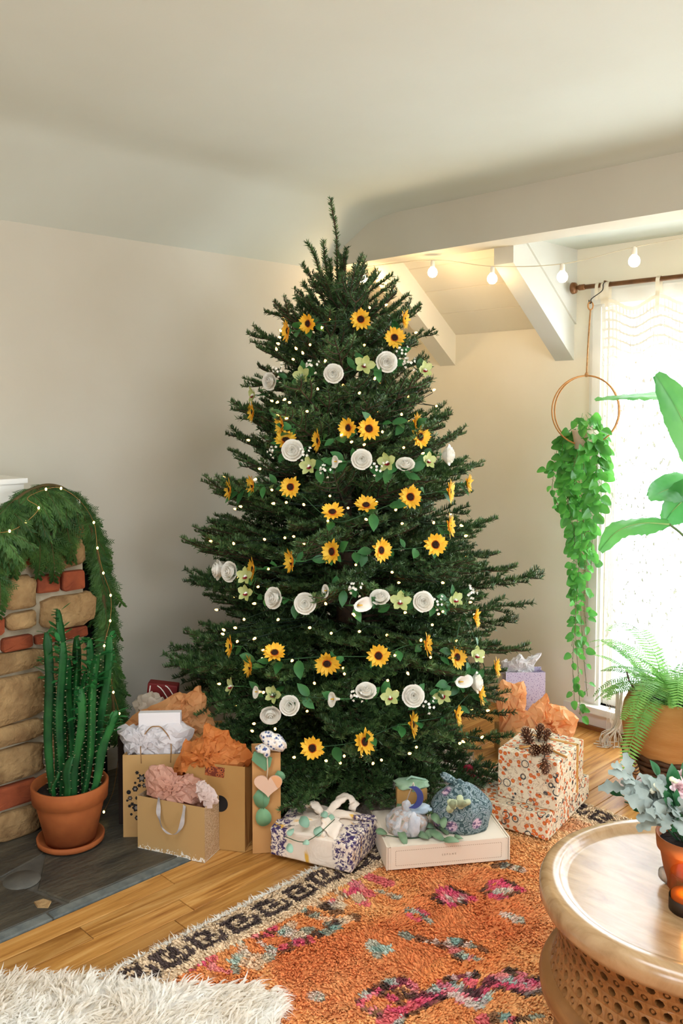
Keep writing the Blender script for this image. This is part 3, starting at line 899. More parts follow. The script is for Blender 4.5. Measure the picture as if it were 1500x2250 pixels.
ROWS = [  # row words, kinds and pixels in the photograph, facing
 ('near the tree top', [('S', 633, 727, 'l'), ('S', 677, 711, 'a'), ('S', 792, 702, 'f'), ('S', 866, 742, 'f'), ('S', 886, 702, 'r')]),
 ('in the top white flower band', [('O', 560, 868, 'l'), ('R', 597, 838, 'a'), ('B', 612, 815, 'f'), ('O', 667, 825, 'a'), ('B', 687, 803, 'f'), ('R', 733, 822, 'f'), ('O', 800, 803, 'f'), ('R', 848, 797, 'f'), ('B', 880, 775, 'f'), ('B', 898, 797, 'f'), ('O', 930, 812, 'b')]),
 ('just above the middle white band', [('S', 556, 905, 'l'), ('S', 620, 934, 'l'), ('S', 628, 968, 'u'), ('S', 700, 968, 'l'), ('S', 766, 940, 'a'), ('S', 810, 942, 'f'), ('S', 912, 930, 'r'), ('S', 922, 960, 'b')]),
 ('in the middle white flower band', [('B', 606, 990, 'l'), ('R', 644, 990, 'f'), ('B', 668, 997, 'f'), ('O', 682, 1024, 'a'), ('B', 716, 1032, 'f'), ('C', 742, 1014, 'a'), ('R', 794, 1010, 'f'), ('B', 826, 1030, 'f'), ('O', 854, 1016, 'a'), ('R', 890, 1026, 'u'), ('O', 938, 1012, 'b'), ('R', 976, 1000, 'r')]),
 ('just under the middle white band', [('S', 506, 1076, 'l'), ('S', 556, 1066, 'l'), ('S', 638, 1070, 'f'), ('S', 730, 1126, 'u'), ('S', 804, 1111, 'u'), ('S', 901, 1092, 'f'), ('S', 986, 1080, 'r'), ('S', 1026, 1062, 'r')]),
 ('across the middle of the tree', [('S', 557, 1250, 'l'), ('S', 642, 1233, 'l'), ('S', 730, 1212, 'a'), ('S', 836, 1209, 'b'), ('S', 956, 1197, 'f'), ('S', 986, 1155, 'r')]),
 ('in the widest white flower band', [('R', 488, 1252, 'l'), ('R', 510, 1256, 'a'), ('O', 542, 1266, 'a'), ('O', 543, 1303, 'a'), ('R', 607, 1314, 'a'), ('R', 671, 1326, 'f'), ('C', 721, 1298, 'a'), ('B', 781, 1292, 'f'), ('C', 786, 1330, 'b'), ('R', 834, 1318, 'u'), ('O', 878, 1322, 'f'), ('R', 928, 1322, 'f'), ('B', 958, 1325, 'f'), ('O', 997, 1318, 'b'), ('B', 1026, 1300, 'r')]),
 ('just below the widest white band', [('S', 508, 1420, 'l'), ('S', 551, 1464, 'l'), ('S', 603, 1435, 'u'), ('S', 718, 1457, 'd'), ('S', 831, 1441, 'f'), ('S', 936, 1416, 'r'), ('S', 1003, 1444, 'b'), ('S', 1043, 1358, 'r'), ('S', 1088, 1466, 'r')]),
 ('in the lowest white flower band', [('O', 512, 1508, 'l'), ('C', 568, 1520, 'a'), ('R', 594, 1566, 'd'), ('O', 604, 1526, 'a'), ('R', 637, 1550, 'f'), ('C', 736, 1536, 'a'), ('B', 783, 1526, 'f'), ('R', 804, 1524, 'u'), ('O', 856, 1532, 'f'), ('R', 906, 1529, 'f'), ('B', 940, 1550, 'f'), ('O', 972, 1526, 'd'), ('C', 1008, 1498, 'b'), ('R', 1038, 1500, 'r'), ('O', 1044, 1440, 'b')]),
 ('in the lowest sunflower row', [('S', 686, 1644, 'f'), ('S', 799, 1630, 'b'), ('S', 904, 1592, 'r'), ('S', 1002, 1572, 'r'), ('S', 1054, 1526, 'r')]),
]
GROUPN = {'S': 'sunflowers hung on the tree', 'R': 'white roses hung on the tree', 'O': 'green orchids hung on the tree', 'C': 'calla lilies hung on the tree', 'B': 'blossom sprigs hung on the tree'}
DESC = {'S': 'yellow brown-centred sunflower', 'R': 'white rose', 'O': 'pale green orchid with crimson lip', 'C': 'white calla lily', 'B': 'small sprig of white blossoms'}
SIZE = {'S': 0.92, 'R': 1.05, 'O': 0.95, 'C': 1.0, 'B': 0.9}
vines = []
for row, items in ROWS:
    seen = {}
    tot = {}
    for q in items: tot[q[0]] = tot.get(q[0], 0) + 1
    pts = []
    for (kd, px, py, fc) in sorted(items, key=lambda q: q[1]):
        p = on_tree(px, py, 0.97)
        d = facing(fc, p)
        p = p + unit(CP - p) * 0.03
        i = seen.get(kd, 0); seen[kd] = i + 1
        lab = DESC[kd] + (', ' + ordn[i] + ' from the left ' if tot[kd] > 1 else ' ') + row
        t = thing(NAME[kd], lab, 'flower', p, GROUPN[kd])
        t.matrix_world = zmat(d, p, SIZE[kd] * rnd.uniform(0.9, 1.08), rnd.uniform(-0.35, 0.35))
        for nm, me in FL[kd][(i + len(row)) % len(FL[kd])]: link(nm, me, t)
        pts.append(p - d * 0.045 * 0.9)
    vines.append((row, pts))
# the garland vines that carry the flowers, with their leaves
for gi, (row, pts) in enumerate(vines):
    lab = 'leafy green garland vine carrying the flowers ' + row
    gpt = [q for i, q in enumerate(pts) if i == 0 or np.linalg.norm(q - pts[i - 1]) > 0.05]
    path = catmull(gpt, 6)
    t = thing('garland_vine', lab, 'garland', path[0], 'leafy garland vines on the tree')
    put('vine', tube(path, 0.0017, 5), STEMG, t)
    for k_ in range(0, len(path)):
        if rnd.random() < 0.5:
            p = path[k_]
            rad = unit((p[0] - TRX, p[1] - TRY, 0.0))
            d = unit(rad * 0.6 + unit(CP - p) * 0.3 + V3(rnd.uniform(-1, 1), rnd.uniform(-1, 1), rnd.uniform(-1, 0.9)))
            link('leaf', rnd.choice(SLEAF), t, xmat(d, unit(rad + V3(0, 0, 0.6)), p - path[0], rnd.uniform(0.8, 1.35)))

# ------------------------------------------------------------------ string of warm lights on the tree
BULB = mat('warm_bulb', S(255, 214, 140), None, emis=(1.0, 0.48, 0.11, 1), es=10)
CORE = mat('bulb_socket', S(24, 48, 34), None, rough=0.5)
v, f = lathe([(0.0006, 0.013), (0.0026, 0.011), (0.0042, 0.006), (0.0042, 0.002), (0.0024, 0.0)], 8)
BM = mkmesh('light_bulb', v, f, BULB)
v, f = lathe([(0.0006, 0.0), (0.0026, 0.0), (0.003, -0.008), (0.0006, -0.009)], 7)
SM = mkmesh('bulb_socket', v, f, CORE)
LP = [(614, 756), (652, 768), (608, 770), (618, 728), (708, 717), (681, 758), (716, 790), (812, 677), (666, 778), (698, 856), (628, 876), (612, 882), (634, 884), (788, 865), (822, 835), (950, 858), (958, 892), (676, 904), (612, 916), (632, 918), (882, 912), (748, 958), (840, 950), (798, 978), (770, 972), (886, 984), (926, 998), (598, 1077), (628, 1104), (564, 1052), (604, 1106), (764, 1116), (826, 1104), (720, 1144), (868, 1121), (802, 1140), (668, 1110), (626, 1182), (666, 1192), (514, 1196), (582, 1186), (860, 1257), (1010, 1154), (1020, 1178), (952, 1150), (562, 1326), (612, 1360), (568, 1289), (536, 1362), (494, 1386), (492, 1394), (519, 1380), (562, 1401), (522, 1408), (716, 1328), (778, 1352), (682, 1379), (728, 1391), (788, 1388), (778, 1350), (888, 1346), (962, 1349), (972, 1344), (950, 1373), (1040, 1350), (576, 1446), (643, 1450), (756, 1480), (756, 1660), (924, 1409), (894, 1477), (852, 1495), (946, 1444), (748, 1677), (648, 1664), (718, 1672), (1068, 1562), (1008, 1634), (1014, 1628), (1056, 1622), (897, 1656), (795, 1661), (914, 1642), (820, 1676), (580, 1520), (604, 1600), (556, 1607), (560, 1590), (1000, 1410), (866, 1440), (690, 1500), (970, 1280), (590, 1250)]
lt = thing('tree_lights', 'string of warm white mini lights wound round the tree', 'string lights', TR + V3(0, 0, 1.0))
order = sorted(LP, key=lambda q: -q[1] // 60 * -10000 + (q[0] if int(q[1] // 60) % 2 else -q[0]))
wp = []
for (px, py) in order:
    p = on_tree(px, py, 0.96)
    p = p + unit(CP - p) * 0.02
    wp.append(p)
    d = unit(V3(p[0] - TRX, p[1] - TRY, 0) * 1.0 + V3(rnd.uniform(-.4, .4), rnd.uniform(-.4, .4), rnd.uniform(-.2, .5)))
    bo = link('light_bulb', BM, lt, zmat(d, p - TR - V3(0, 0, 1.0)))
    link('bulb_socket', SM, bo)
for k_ in range(90):                        # the ones deeper in and round the back
    zz = 0.2 + 1.7 * (k_ + 0.5) / 90
    a = k_ * 2.399
    r = Rz(zz) * rnd.uniform(0.5, 0.92)
    p = V3(TRX + r * math.cos(a), TRY + r * math.sin(a), zz)
    bo = link('light_bulb', BM, lt, zmat((math.cos(a), math.sin(a), 0.2), p - TR - V3(0, 0, 1.0)))
    link('bulb_socket', SM, bo)
path = []
for i in range(len(wp) - 1):
    m_ = (wp[i] + wp[i + 1]) / 2
    g = np.linalg.norm(wp[i + 1] - wp[i])
    path += [wp[i], m_ + V3(TRX - m_[0], TRY - m_[1], 0) * min(0.8, 0.1 + g) + V3(0, 0, -0.012)]
put('wire', tube(catmull(path + [wp[-1]], 3), 0.0014, 4), WIRE, lt)
# ------------------------------------------------------------------ euphorbia in the terracotta pot
sc = gp(156, 1853); sc[2] = 0.0065
EUPH = mat('euphorbia_green', S(40, 104, 46), S(22, 66, 34), 9, 0.5, 0.1, 60, perobj=0.35)
EUPL = mat('euphorbia_leaf', S(36, 112, 56), S(58, 138, 70), 14, 0.4, trans=0.15)
SPINE = mat('cactus_spine', S(206, 190, 150), None)
ct = thing('potted_euphorbia', 'tall green ribbed euphorbia cactus in a terracotta pot on the slate hearth', 'cactus', sc)
D_ = float(Hd @ sc)
mpx = D_ / FPX                               # metres per pixel there
put('saucer', lathe([(0.001, 0.004), (0.105, 0.004), (0.112, 0.010), (0.114, 0.026), (0.108, 0.027), (0.104, 0.012), (0.001, 0.011)], 40, sc), TERRA, ct)
H_ = 0.215
put('pot', lathe([(0.001, 0.012), (0.083, 0.012), (0.116, H_ - 0.062), (0.116, H_ - 0.06), (0.126, H_ - 0.058), (0.130, H_ - 0.004), (0.127, H_), (0.119, H_ - 0.002), (0.113, H_ - 0.05), (0.10, H_ - 0.1)], 44, sc), TERRA, ct)
b = B(); v, f = lathe([(0.114, H_ - 0.035), (0.08, H_ - 0.03), (0.04, H_ - 0.034), (0.001, H_ - 0.03)], 28, sc)
v = np.array(v); v[:, 2] += np.random.default_rng(1).normal(size=len(v)) * 0.003
put('soil', (v, f), SOIL, ct)
STEMS = [(103, 1390, 118, 0.02), (129, 1342, 136, -0.05), (133, 1412, 140, 0.035), (165, 1403, 160, -0.05), (198, 1405, 184, -0.02), (213, 1439, 198, 0.04), (241, 1399, 214, -0.02), (179, 1513, 176, 0.06), (252, 1562, 210, 0.03), (157, 1663, 163, 0.085), (127, 1697, 128, 0.07), (150, 1450, 150, -0.03), (188, 1480, 178, -0.06), (226, 1480, 206, -0.05), (112, 1480, 122, -0.03), (205, 1560, 196, -0.01)]
er = random.Random(5)
for (tx, ty, bx, dd) in STEMS:
    base = atD(bx, 1722, D_ + 0) ; base = sc + Rt * ((bx - 156) * mpx * 0.96) - Hd * dd; base[2] = sc[2] + H_ - 0.04
    top = atD(tx, ty, D_ - dd)
    l = top[2] - base[2]
    n = max(6, int(l / 0.02))
    small = l < 0.15
    b = B(); sp = B()
    V = []
    for i in range(n):
        u = i / (n - 1)
        c = base + (top - base) * u + Rt * (0.006 * math.sin(u * 7 + tx)) 
        R = (0.0165 if not small else 0.010) * (0.78 + 0.3 * math.sin(min(1, u * 1.3) * 2)) * (1 if u < 0.93 else 0.8 if i < n - 1 else 0.45) * (1 + 0.05 * math.sin(i * 2.1))
        for q in range(12):
            a = 2 * PI * q / 12 + tx
            rr = R * (1.0 if q % 4 == 0 else 0.62 if q % 4 in (1, 3) else 0.5)
            V.append(c + V3(rr * math.cos(a), rr * math.sin(a), 0.004 if q % 4 == 0 else 0))
            if q % 4 == 0 and i > 0:
                d = V3(math.cos(a), math.sin(a), 0.2)
                for s in (1, -1):
                    e = c + d * rr; t2 = e + d * 0.006 + V3(-math.sin(a), math.cos(a), 0) * 0.003 * s
                    sp.add([e + V3(0, 0, .0007), e - V3(0, 0, .0007), t2], [(0, 1, 2)])
    f = [(i * 12 + q, i * 12 + (q + 1) % 12, (i + 1) * 12 + (q + 1) % 12, (i + 1) * 12 + q) for i in range(n - 1) for q in range(12)]
    f.append(tuple(range((n - 1) * 12, n * 12)))
    b.add(V, f)
    st = put('stem', b, EUPH, ct, True)
    o = put('spines', sp, SPINE, st, False); o['kind'] = 'stuff'
    if l > 0.2:                                # leaves along the upper part of the ribs
        lb = B()
        for i in range(er.randint(14, 26)):
            u = er.uniform(0.72, 1.0)
            a = 2 * PI * er.randint(0, 2) / 3 + tx + er.uniform(-.3, .3)
            c = base + (top - base) * u
            d = unit((math.cos(a), math.sin(a), er.uniform(0.1, 0.7)))
            v, f = petal(er.uniform(0.026, 0.044), 0.017, 5, er.uniform(-.3, .3), 0.2)
            lb.add(tf(v, xmat(d, (0, 0, 1), c + d * 0.012)), f)
        o = put('leaves', lb, EUPL, st); o['kind'] = 'stuff'

# ------------------------------------------------------------------ cedar garland over the mantel, with fairy lights
CEDAR = mat('cedar_green', S(38, 76, 32), S(72, 108, 48), 10, 0.55, trans=0.12, perobj=0.6)
TWIG = mat('cedar_twig', S(96, 78, 44), S(70, 62, 34), 20, 0.8)
def cedar_proto(seed, L_=0.26):
    r = random.Random(seed)
    b = B()
    n = 10
    u = np.linspace(0, 1, n)
    main = np.c_[u * L_ * 0.85, r.uniform(-.05, .05) * u * u * L_ * 4, -0.45 * L_ * u ** 2]
    b.add(*tube(main, np.linspace(0.002, 0.0008, n), 4), m=1)
    def strip(p0, d, nrm, l, w):
        s = np.cross(d, nrm); s = unit(s)
        m = p0 + d * l * 0.55 - V3(0, 0, l * .08); e = p0 + d * l - V3(0, 0, l * 0.3)
        b.add([p0 - s * w * .5, p0 + s * w * .5, m + s * w * .6, m - s * w * .6, e], [(0, 1, 2, 3), (3, 2, 4)])
    for i in range(26):
        q = 0.06 + 0.92 * i / 26
        p0 = np.array([np.interp(q, u, main[:, k_]) for k_ in range(3)])
        sd = 1 if i % 2 else -1
        a = math.radians(r.uniform(26, 46)) * sd
        tl = L_ * 0.40 * (1 - q * 0.72) * r.uniform(.75, 1.15)
        tilt = -0.9 * q
        d = unit((math.cos(a), math.sin(a), tilt + r.uniform(-.15, .15)))
        m = 7
        for k_ in range(m):
            t_ = (k_ + 0.5) / m
            pb = p0 + d * tl * t_ - V3(0, 0, tl * .22 * t_ * t_)
            for s2 in (1, -1):
                a2 = math.radians(34) * s2
                d2 = unit((d[0] * math.cos(a2) - d[1] * math.sin(a2), d[0] * math.sin(a2) + d[1] * math.cos(a2), d[2] - 0.15))
                strip(pb, d2, V3(0, 0, 1) + V3(r.uniform(-.5, .5), r.uniform(-.5, .5), 0), tl * 0.40 * (1 - 0.6 * t_) + 0.006, 0.0034)
        strip(p0, d, V3(0, 0, 1), tl, 0.0026); strip(p0, d, V3(1, 1, 0.2), tl, 0.0026)
    V, F, mi = b.get()
    return mkmesh('spray', V, F, [CEDAR, TWIG], mi, False)
CP_ = [cedar_proto(i) for i in range(5)]
XG = FX + 0.035
gp_px = [(-70, 1190, .05), (-30, 1140, .06), (20, 1108, .06), (60, 1080, .05), (100, 1066, .03), (140, 1074, .0), (172, 1105, -.02), (196, 1150, -.03), (212, 1205, -.04), (222, 1265, -.04), (228, 1325, -.04), (233, 1385, -.04), (238, 1450, -.03), (246, 1520, -.02), (252, 1585, 0.0)]
gpath = catmull([atX(x, y, XG + e) for x, y, e in gp_px], 6)
ga = thing('cedar_garland', 'green cedar garland draped over the mantel end and hanging beside the bricks', 'garland', gpath[0])
put('stem', tube(gpath, 0.006, 6), TWIG, ga)
gr = random.Random(9)
for i in range(4, len(gpath) - 2):
    p = gpath[i]
    u = i / len(gpath)
    t = unit(gpath[min(i + 1, len(gpath) - 1)] - gpath[i - 1])
    for k_ in range(4 if u < 0.35 else 3):
        if u < 0.36: d = V3(gr.uniform(0.15, 0.6), gr.uniform(-0.6, 0.5), gr.uniform(-0.9, -0.1))
        elif u < 0.50: d = t * 1.0 + V3(gr.uniform(0.0, 0.5), gr.uniform(-0.3, 0.2), gr.uniform(-0.7, -0.2))
        else: d = t * gr.uniform(0.7, 1.2) + V3(gr.uniform(0.0, 0.35), gr.uniform(-0.25, 0.35), 0)
        d = unit(d)
        link('spray', gr.choice(CP_), ga, xmat(d, unit(V3(0.8, -0.2, 0.5) + V3(gr.uniform(-.4, .4), gr.uniform(-.4, .4), 0)), p - gpath[0], gr.uniform(0.42, 0.70) if u > 0.36 else gr.uniform(0.45, 0.72)))
# long sprays hanging in front of the bricks
for (x, y, l_) in ((20, 1150, 1.05), (52, 1155, 1.0), (78, 1150, 1.15), (104, 1165, 1.15), (44, 1165, 0.95), (142, 1120, 1.1), (150, 1140, 0.95), (8, 1170, .7), (66, 1120, .9), (-14, 1190, 1.2), (-6, 1250, 1.0)):
    p = atX(x, y, XG + 0.05)
    d = unit(V3(0.25, gr.uniform(-0.1, 0.3), -1))
    link('spray', gr.choice(CP_), ga, xmat(d, V3(1, -0.3, 0.3), p - gpath[0], l_ * 0.72))
FAIR = mat('fairy_bulb', S(255, 236, 150), None, emis=(1.0, 0.72, 0.22, 1), es=9)
COP = mat('copper_wire', S(176, 130, 74), None, rough=0.4, metal=0.6)
fpx = [(-30, 1172), (21, 1167), (57, 1147), (85, 1116), (60, 1095), (101, 1075), (134, 1073), (175, 1100), (206, 1148), (214, 1204), (227, 1259), (243, 1308), (242, 1364), (229, 1419), (240, 1470), (249, 1521), (262, 1568), (266, 1610)]
lights = [1, 2, 3, 5, 6, 8, 9, 10, 11, 12, 13, 15, 16]
fp = [atX(x, y, XG + (0.13 if i < 5 else 0.085) if i < 8 else XG + 0.04) for i, (x, y) in enumerate(fpx)]
fp += [atX(258, 1680, FX + 0.02), atX(248, 1740, FX + 0.06), atX(228, 1784, FX + 0.10)]
fl = thing('fairy_lights', 'copper wire fairy lights with yellow dots threaded along the cedar garland', 'string lights', fp[0])
put('wire', tube(catmull(fp, 6), 0.0009, 5), COP, fl)
v, f = ico(2, 0.0048)
FB = mkmesh('light_bulb', v * np.array([0.8, 0.8, 1.1]), f, FAIR)
for i in lights + [len(fp) - 1]: link('light_bulb', FB, fl, Matrix.Translation(Vector(fp[i] - fp[0])))

# ------------------------------------------------------------------ kraft bags and other presents on the left
KRAFT = mat('kraft_paper', S(190, 152, 98), S(180, 139, 86), 5, 0.75, 0.12, 40, bd=0.003)
KRAFT2 = mat('kraft_paper_dark', S(180, 138, 80), S(170, 127, 72), 4, 0.75, 0.12, 30, bd=0.003)
GOLDK, nt, p = nodes('glitter_kraft')
vec = coords(nt)
spk = ramp(nt, voro(nt, vec, 420, out=1), [(0.0, S(150, 118, 82)), (0.5, S(196, 166, 128)), (1.0, S(226, 208, 182))])
nt.links.new(spk, p.inputs['Base Color']); p.inputs['Roughness'].default_value = 0.5; p.inputs['Metallic'].default_value = 0.25
FLECK, nt, p = nodes('kraft_with_silver_flecks')
vec = coords(nt)
zf = N(nt, 'ShaderNodeSeparateXYZ'); nt.links.new(vec, zf.inputs[0])
edge = ramp(nt, mth(nt, 'MULTIPLY', zf.outputs[2], 20.0), [(0.0, (1, 1, 1)), (0.35, (.55, .55, .55)), (0.8, (0, 0, 0))])
ns = noise_tex(nt, vec, 140, 5)
msk = ramp(nt, mth(nt, 'ADD', mth(nt, 'MULTIPLY', edge, 0.5), ns), [(0.84, (0, 0, 0)), (0.9, (1, 1, 1))])
nt.links.new(mix(nt, msk, S(184, 147, 94), S(232, 226, 214)), p.inputs['Base Color']); p.inputs['Roughness'].default_value = 0.65
BLACK = mat('black_print', S(26, 24, 24), None, rough=0.6)
GREYP = mat('grey_print', S(132, 122, 112), None, rough=0.6)
DARKB = mat('dark_brown_paper', S(44, 30, 22), S(36, 24, 18), 5, 0.7)
RIBG = mat('grey_satin_ribbon', S(188, 180, 176), S(160, 152, 150), 6, 0.35, stretch=(1, 1, 6))
TISW = mat('white_tissue', S(242, 238, 238), S(234, 228, 228), 8, 0.7, trans=0.3)
TISO = mat('orange_tissue', S(232, 150, 82), S(218, 130, 62), 9, 0.6, trans=0.35)
TISP = mat('pink_tissue', S(228, 178, 156), S(218, 162, 138), 9, 0.6, trans=0.3)
TISG = mat('cream_tissue', S(214, 200, 180), S(204, 188, 166), 9, 0.6, trans=0.3)
def bag(name, label, fl, fr, depth, h, m, msd=None, lean=0.0, group=None, crease=0.012):
    """open paper bag: front-left and front-right floor points, extends away from the viewer"""
    fl = np.array(fl, float); fr = np.array(fr, float)
    x = fr - fl; w = np.linalg.norm(x); x /= w
    y = np.cross(V3(0, 0, 1), x)
    if y @ Hd < 0: y = -y
    o = (fl + fr) / 2
    t = thing(name, label, 'gift bag', (o[0], o[1], fl[2]), group)
    def P(u, v_, z): return o + x * u + y * (v_ + lean * z) + V3(0, 0, z)
    tk = 0.0012
    def sheet(pts_uvz, nm, mt):
        b = B()
        A = np.array([P(*q) for q in pts_uvz])
        n_ = unit(np.cross(A[1] - A[0], A[2] - A[0]))
        b.add(*prism(A - n_ * tk / 2, A + n_ * tk / 2))
        return put(nm, b, mt, t, False)
    sheet([(-w / 2, 0, 0.001), (w / 2, 0, 0.001), (w / 2, 0, h), (-w / 2, 0, h)], 'front_panel', m)
    sheet([(-w / 2, depth, 0.001), (w / 2, depth, 0.001), (w / 2, depth, h), (-w / 2, depth, h)], 'back_panel', m)
    for s in (-1, 1):
        b = B()
        k_ = [(s * w / 2, 0, .001), (s * (w / 2 - crease * .3), depth / 2, .001), (s * w / 2, depth, .001), (s * w / 2, 0, h), (s * (w / 2 - crease), depth / 2, h), (s * w / 2, depth, h)]
        b.add([P(*q) for q in k_], [(0, 1, 4, 3), (1, 2, 5, 4)])
        put('side_panel', b, msd or m, t, False)
    sheet([(-w / 2, 0, 0.002), (w / 2, 0, 0.002), (w / 2, depth, 0.002), (-w / 2, depth, 0.002)], 'bottom_panel', m)
    return t, P, w
def crumple(name, label, m, c, rad, seed, sub=4, amp=0.34, cat='tissue paper', group=None, f=1.0):
    """a crumpled sheet of paper: folded, faceted puff"""
    v, fa = ico(3 if sub > 2 else 2)
    out = []
    r = random.Random(int(seed * 77))
    for q in v:
        g = mn.noise(Vector(q * 1.6 * f + seed * 3.1))
        e = abs(mn.noise(Vector(q * 3.4 * f - seed * 1.7)))
        k_ = 0.78 + 0.38 * g + 0.7 * (0.42 - e) * amp + r.uniform(-1, 1) * 0.11
        out.append(q * k_ + np.array([r.uniform(-1, 1) for _ in range(3)]) * 0.05)
    v = np.array(out) * np.array(rad)
    A = np.array([v[:, 0]]).T * Rt + np.array([v[:, 1]]).T * Hd + np.array([v[:, 2]]).T * V3(0, 0, 1)
    o = put(name, (A + np.array(c), fa), m, None, False, base=c)
    return tag(o, label, cat, group)
def mound(name, label, m, px, ref, depth, seed, cat='tissue paper', rings=9, amp=0.5):
    """a crumpled sheet heaped up: an irregular pointed outline, folded facets, real depth front and back"""
    r = random.Random(seed)
    ref = np.array(ref, float)
    O = []
    for i in range(len(px)):                 # more points along the outline
        a, b_ = np.array(px[i], float), np.array(px[(i + 1) % len(px)], float)
        for k_ in range(4): O.append(a + (b_ - a) * k_ / 4 + (np.array([r.uniform(-2.5, 2.5), r.uniform(-2.5, 2.5)]) if k_ else 0))
    O = np.array([atD(x, y, ref) for x, y in O])
    c = O.mean(axis=0); n = len(O)
    c = c + Rt * r.uniform(-.02, .02) + V3(0, 0, r.uniform(-.02, .01))
    V = [c - Hd * depth * 0.7]
    F = []
    for sgn in (-1, 1):
        st = len(V)
        for k_ in range(1, rings + 1):
            s = k_ / rings
            for i in range(n):
                p = c + (O[i] - c) * s
                e = abs(nz(p, 16, seed)) + 0.55 * abs(nz(p, 34, seed + 5)) + 0.25 * abs(nz(p, 70, seed + 9))
                h = depth * (1 - s ** 2.2) ** 0.6
                p = p + Hd * sgn * (h + depth * amp * (0.6 - 1.9 * e) * (1 - s ** 4)) + (Rt * r.uniform(-1, 1) + V3(0, 0, r.uniform(-1, 1))) * 0.011 * (s < .95)
                V.append(p)
        for k_ in range(rings - 1):
            for i in range(n):
                q = (st + k_ * n + i, st + k_ * n + (i + 1) % n, st + (k_ + 1) * n + (i + 1) % n, st + (k_ + 1) * n + i)
                t1, t2 = ((q[0], q[1], q[2]), (q[0], q[2], q[3])) if (i + k_) % 2 else ((q[0], q[1], q[3]), (q[1], q[2], q[3]))
                F += [t1[::-1], t2[::-1]] if sgn < 0 else [t1, t2]
        if sgn > 0: V.append(c + Hd * depth * .9)
        cc = 0 if sgn < 0 else len(V) - 1
        F += [(cc, st + i, st + (i + 1) % n) for i in range(n)]
    o = put(name, (V, F), m, None, False, base=c)
    return tag(o, label, cat)
def sheet_fan(name, label, m, c, r0, h, seed, n=36, spread=1.0, points=4, cat='tissue paper', group=None, tilt=(0, 0), squash=0.6, flare=1.3, low=-0.02):
    """a square sheet pushed into a bag: pleats below, pointed corners flaring out on top"""
    r = random.Random(seed)
    ph = r.uniform(0, 6)
    rows = 8
    V = []
    for i in range(rows):
        u = i / (rows - 1)
        for q in range(n):
            a = 2 * PI * q / n
            k_ = 0.5 + 0.5 * math.cos(points * a + ph)
            edge = (0.62 + 0.55 * k_ ** 1.5) 
            fold = math.sin(a * 9 + seed + 1.3 * math.sin(a * 3)) * 0.16 * (0.3 + u) + r.uniform(-.03, .03)
            rr = r0 * (0.45 + u ** flare * spread * edge) * (1 + fold)
            zz = low + (h - low) * (u ** 0.8) * (0.55 + 0.6 * k_ * u) + fold * 0.12 * h
            V.append(np.array(c) + Rt * rr * math.cos(a) + Hd * rr * math.sin(a) * squash + V3(0, 0, zz) + Rt * tilt[0] * zz + Hd * tilt[1] * zz)
    F = [(i * n + q, i * n + (q + 1) % n, (i + 1) * n + (q + 1) % n, (i + 1) * n + q) for i in range(rows - 1) for q in range(n)]
    o = put(name, (V, F), m, None, False, base=c)
    return tag(o, label, cat, group)
def arc_handle(P, u0, u1, v_, z0, dz, r, m, t, nm='handle', dv=0.0):
    pts = [P(u0, v_, z0 - 0.03), P(u0, v_ + dv * .3, z0 + dz * .45), P(u0 * .72 + u1 * .28, v_ + dv, z0 + dz * .93), P((u0 + u1) / 2, v_ + dv, z0 + dz), P(u0 * .28 + u1 * .72, v_ + dv, z0 + dz * .93), P(u1, v_ + dv * .3, z0 + dz * .45), P(u1, v_, z0 - 0.03)]
    return put(nm, tube(catmull(pts, 6), r, 6), m, t)
def flatdisc(P, u, z, r, n=14, star=0.0, k_=6):
    """a printed rosette on a bag's front, half a millimetre proud"""
    V = [P(u, -0.0013, z)]
    for i in range(n):
        a = 2 * PI * i / n
        rr = r * (1 - star * (0.5 - 0.5 * math.cos(k_ * a)))
        V.append(P(u + rr * math.cos(a), -0.0013, z + rr * math.sin(a)))
    return V, [(0, 1 + i, 1 + (i + 1) % n) for i in range(n)]
def htop(ref, px, py): return atD(px, py, ref)[2]

# dark bag at the back left, then the snowflake bag
a0 = gp(252, 1832); a1 = a0 + Rt * 0.17 + Hd * 0.0
t, P, w = bag('gift_bag', 'plain dark brown paper bag mostly hidden behind the snowflake bag', a0 + Hd * 0.06, a0 + Hd * 0.06 + Rt * 0.15, 0.06, 0.33, DARKB)
f0 = gp(271, 1843)
mp = float(Hd @ f0) / FPX
t, P, w = bag('gift_bag', 'kraft paper bag printed with snowflakes, filled with white tissue', f0, f0 + Rt * 0.232 + Hd * 0.012, 0.085, (1843 - 1652) * mp, KRAFT, lean=0.03)
h_ = (1843 - 1652) * mp
sn, sn2 = B(), B()
for (px, py, r_, st) in ((310, 1712, 11, .5), (296, 1735, 7, .2), (282, 1742, 5, .0), (285, 1755, 6, .4), (300, 1755, 5, .4), (290, 1768, 5, .4), (299, 1776, 10, .25), (301, 1798, 6, .2), (284, 1772, 4, .3), (296, 1722, 3, .2), (305, 1728, 5, .4), (288, 1790, 3, 0), (304, 1764, 4, .3), (279, 1760, 3, .2), (316, 1728, 6, .4), (300, 1700, 5, .4)):
    q = atD(px, py, f0)
    u = (q - (f0 + (f0 + Rt * .232)) / 2) @ Rt
    sn.add(*flatdisc(P, u, q[2], r_ * mp, 30, st, 6))
    if r_ > 5:
        c_ = flatdisc(lambda a, b_, z: P(a, b_ - 0.0006, z), u, q[2], r_ * mp * 0.5, 24, 0.3, 6); sn2.add(*c_)
so = put('printed_snowflakes', sn, BLACK, t, False); so['kind'] = 'stuff'
so = put('printed_snowflake_centers', sn2, GREYP, t, False); so['kind'] = 'stuff'
arc_handle(P, -0.022 - .03, 0.06 - .01, 0.0, h_, 0.098, 0.0022, mat('twisted_paper_cord', S(170, 132, 90), S(140, 104, 66), 40, 0.8), t)
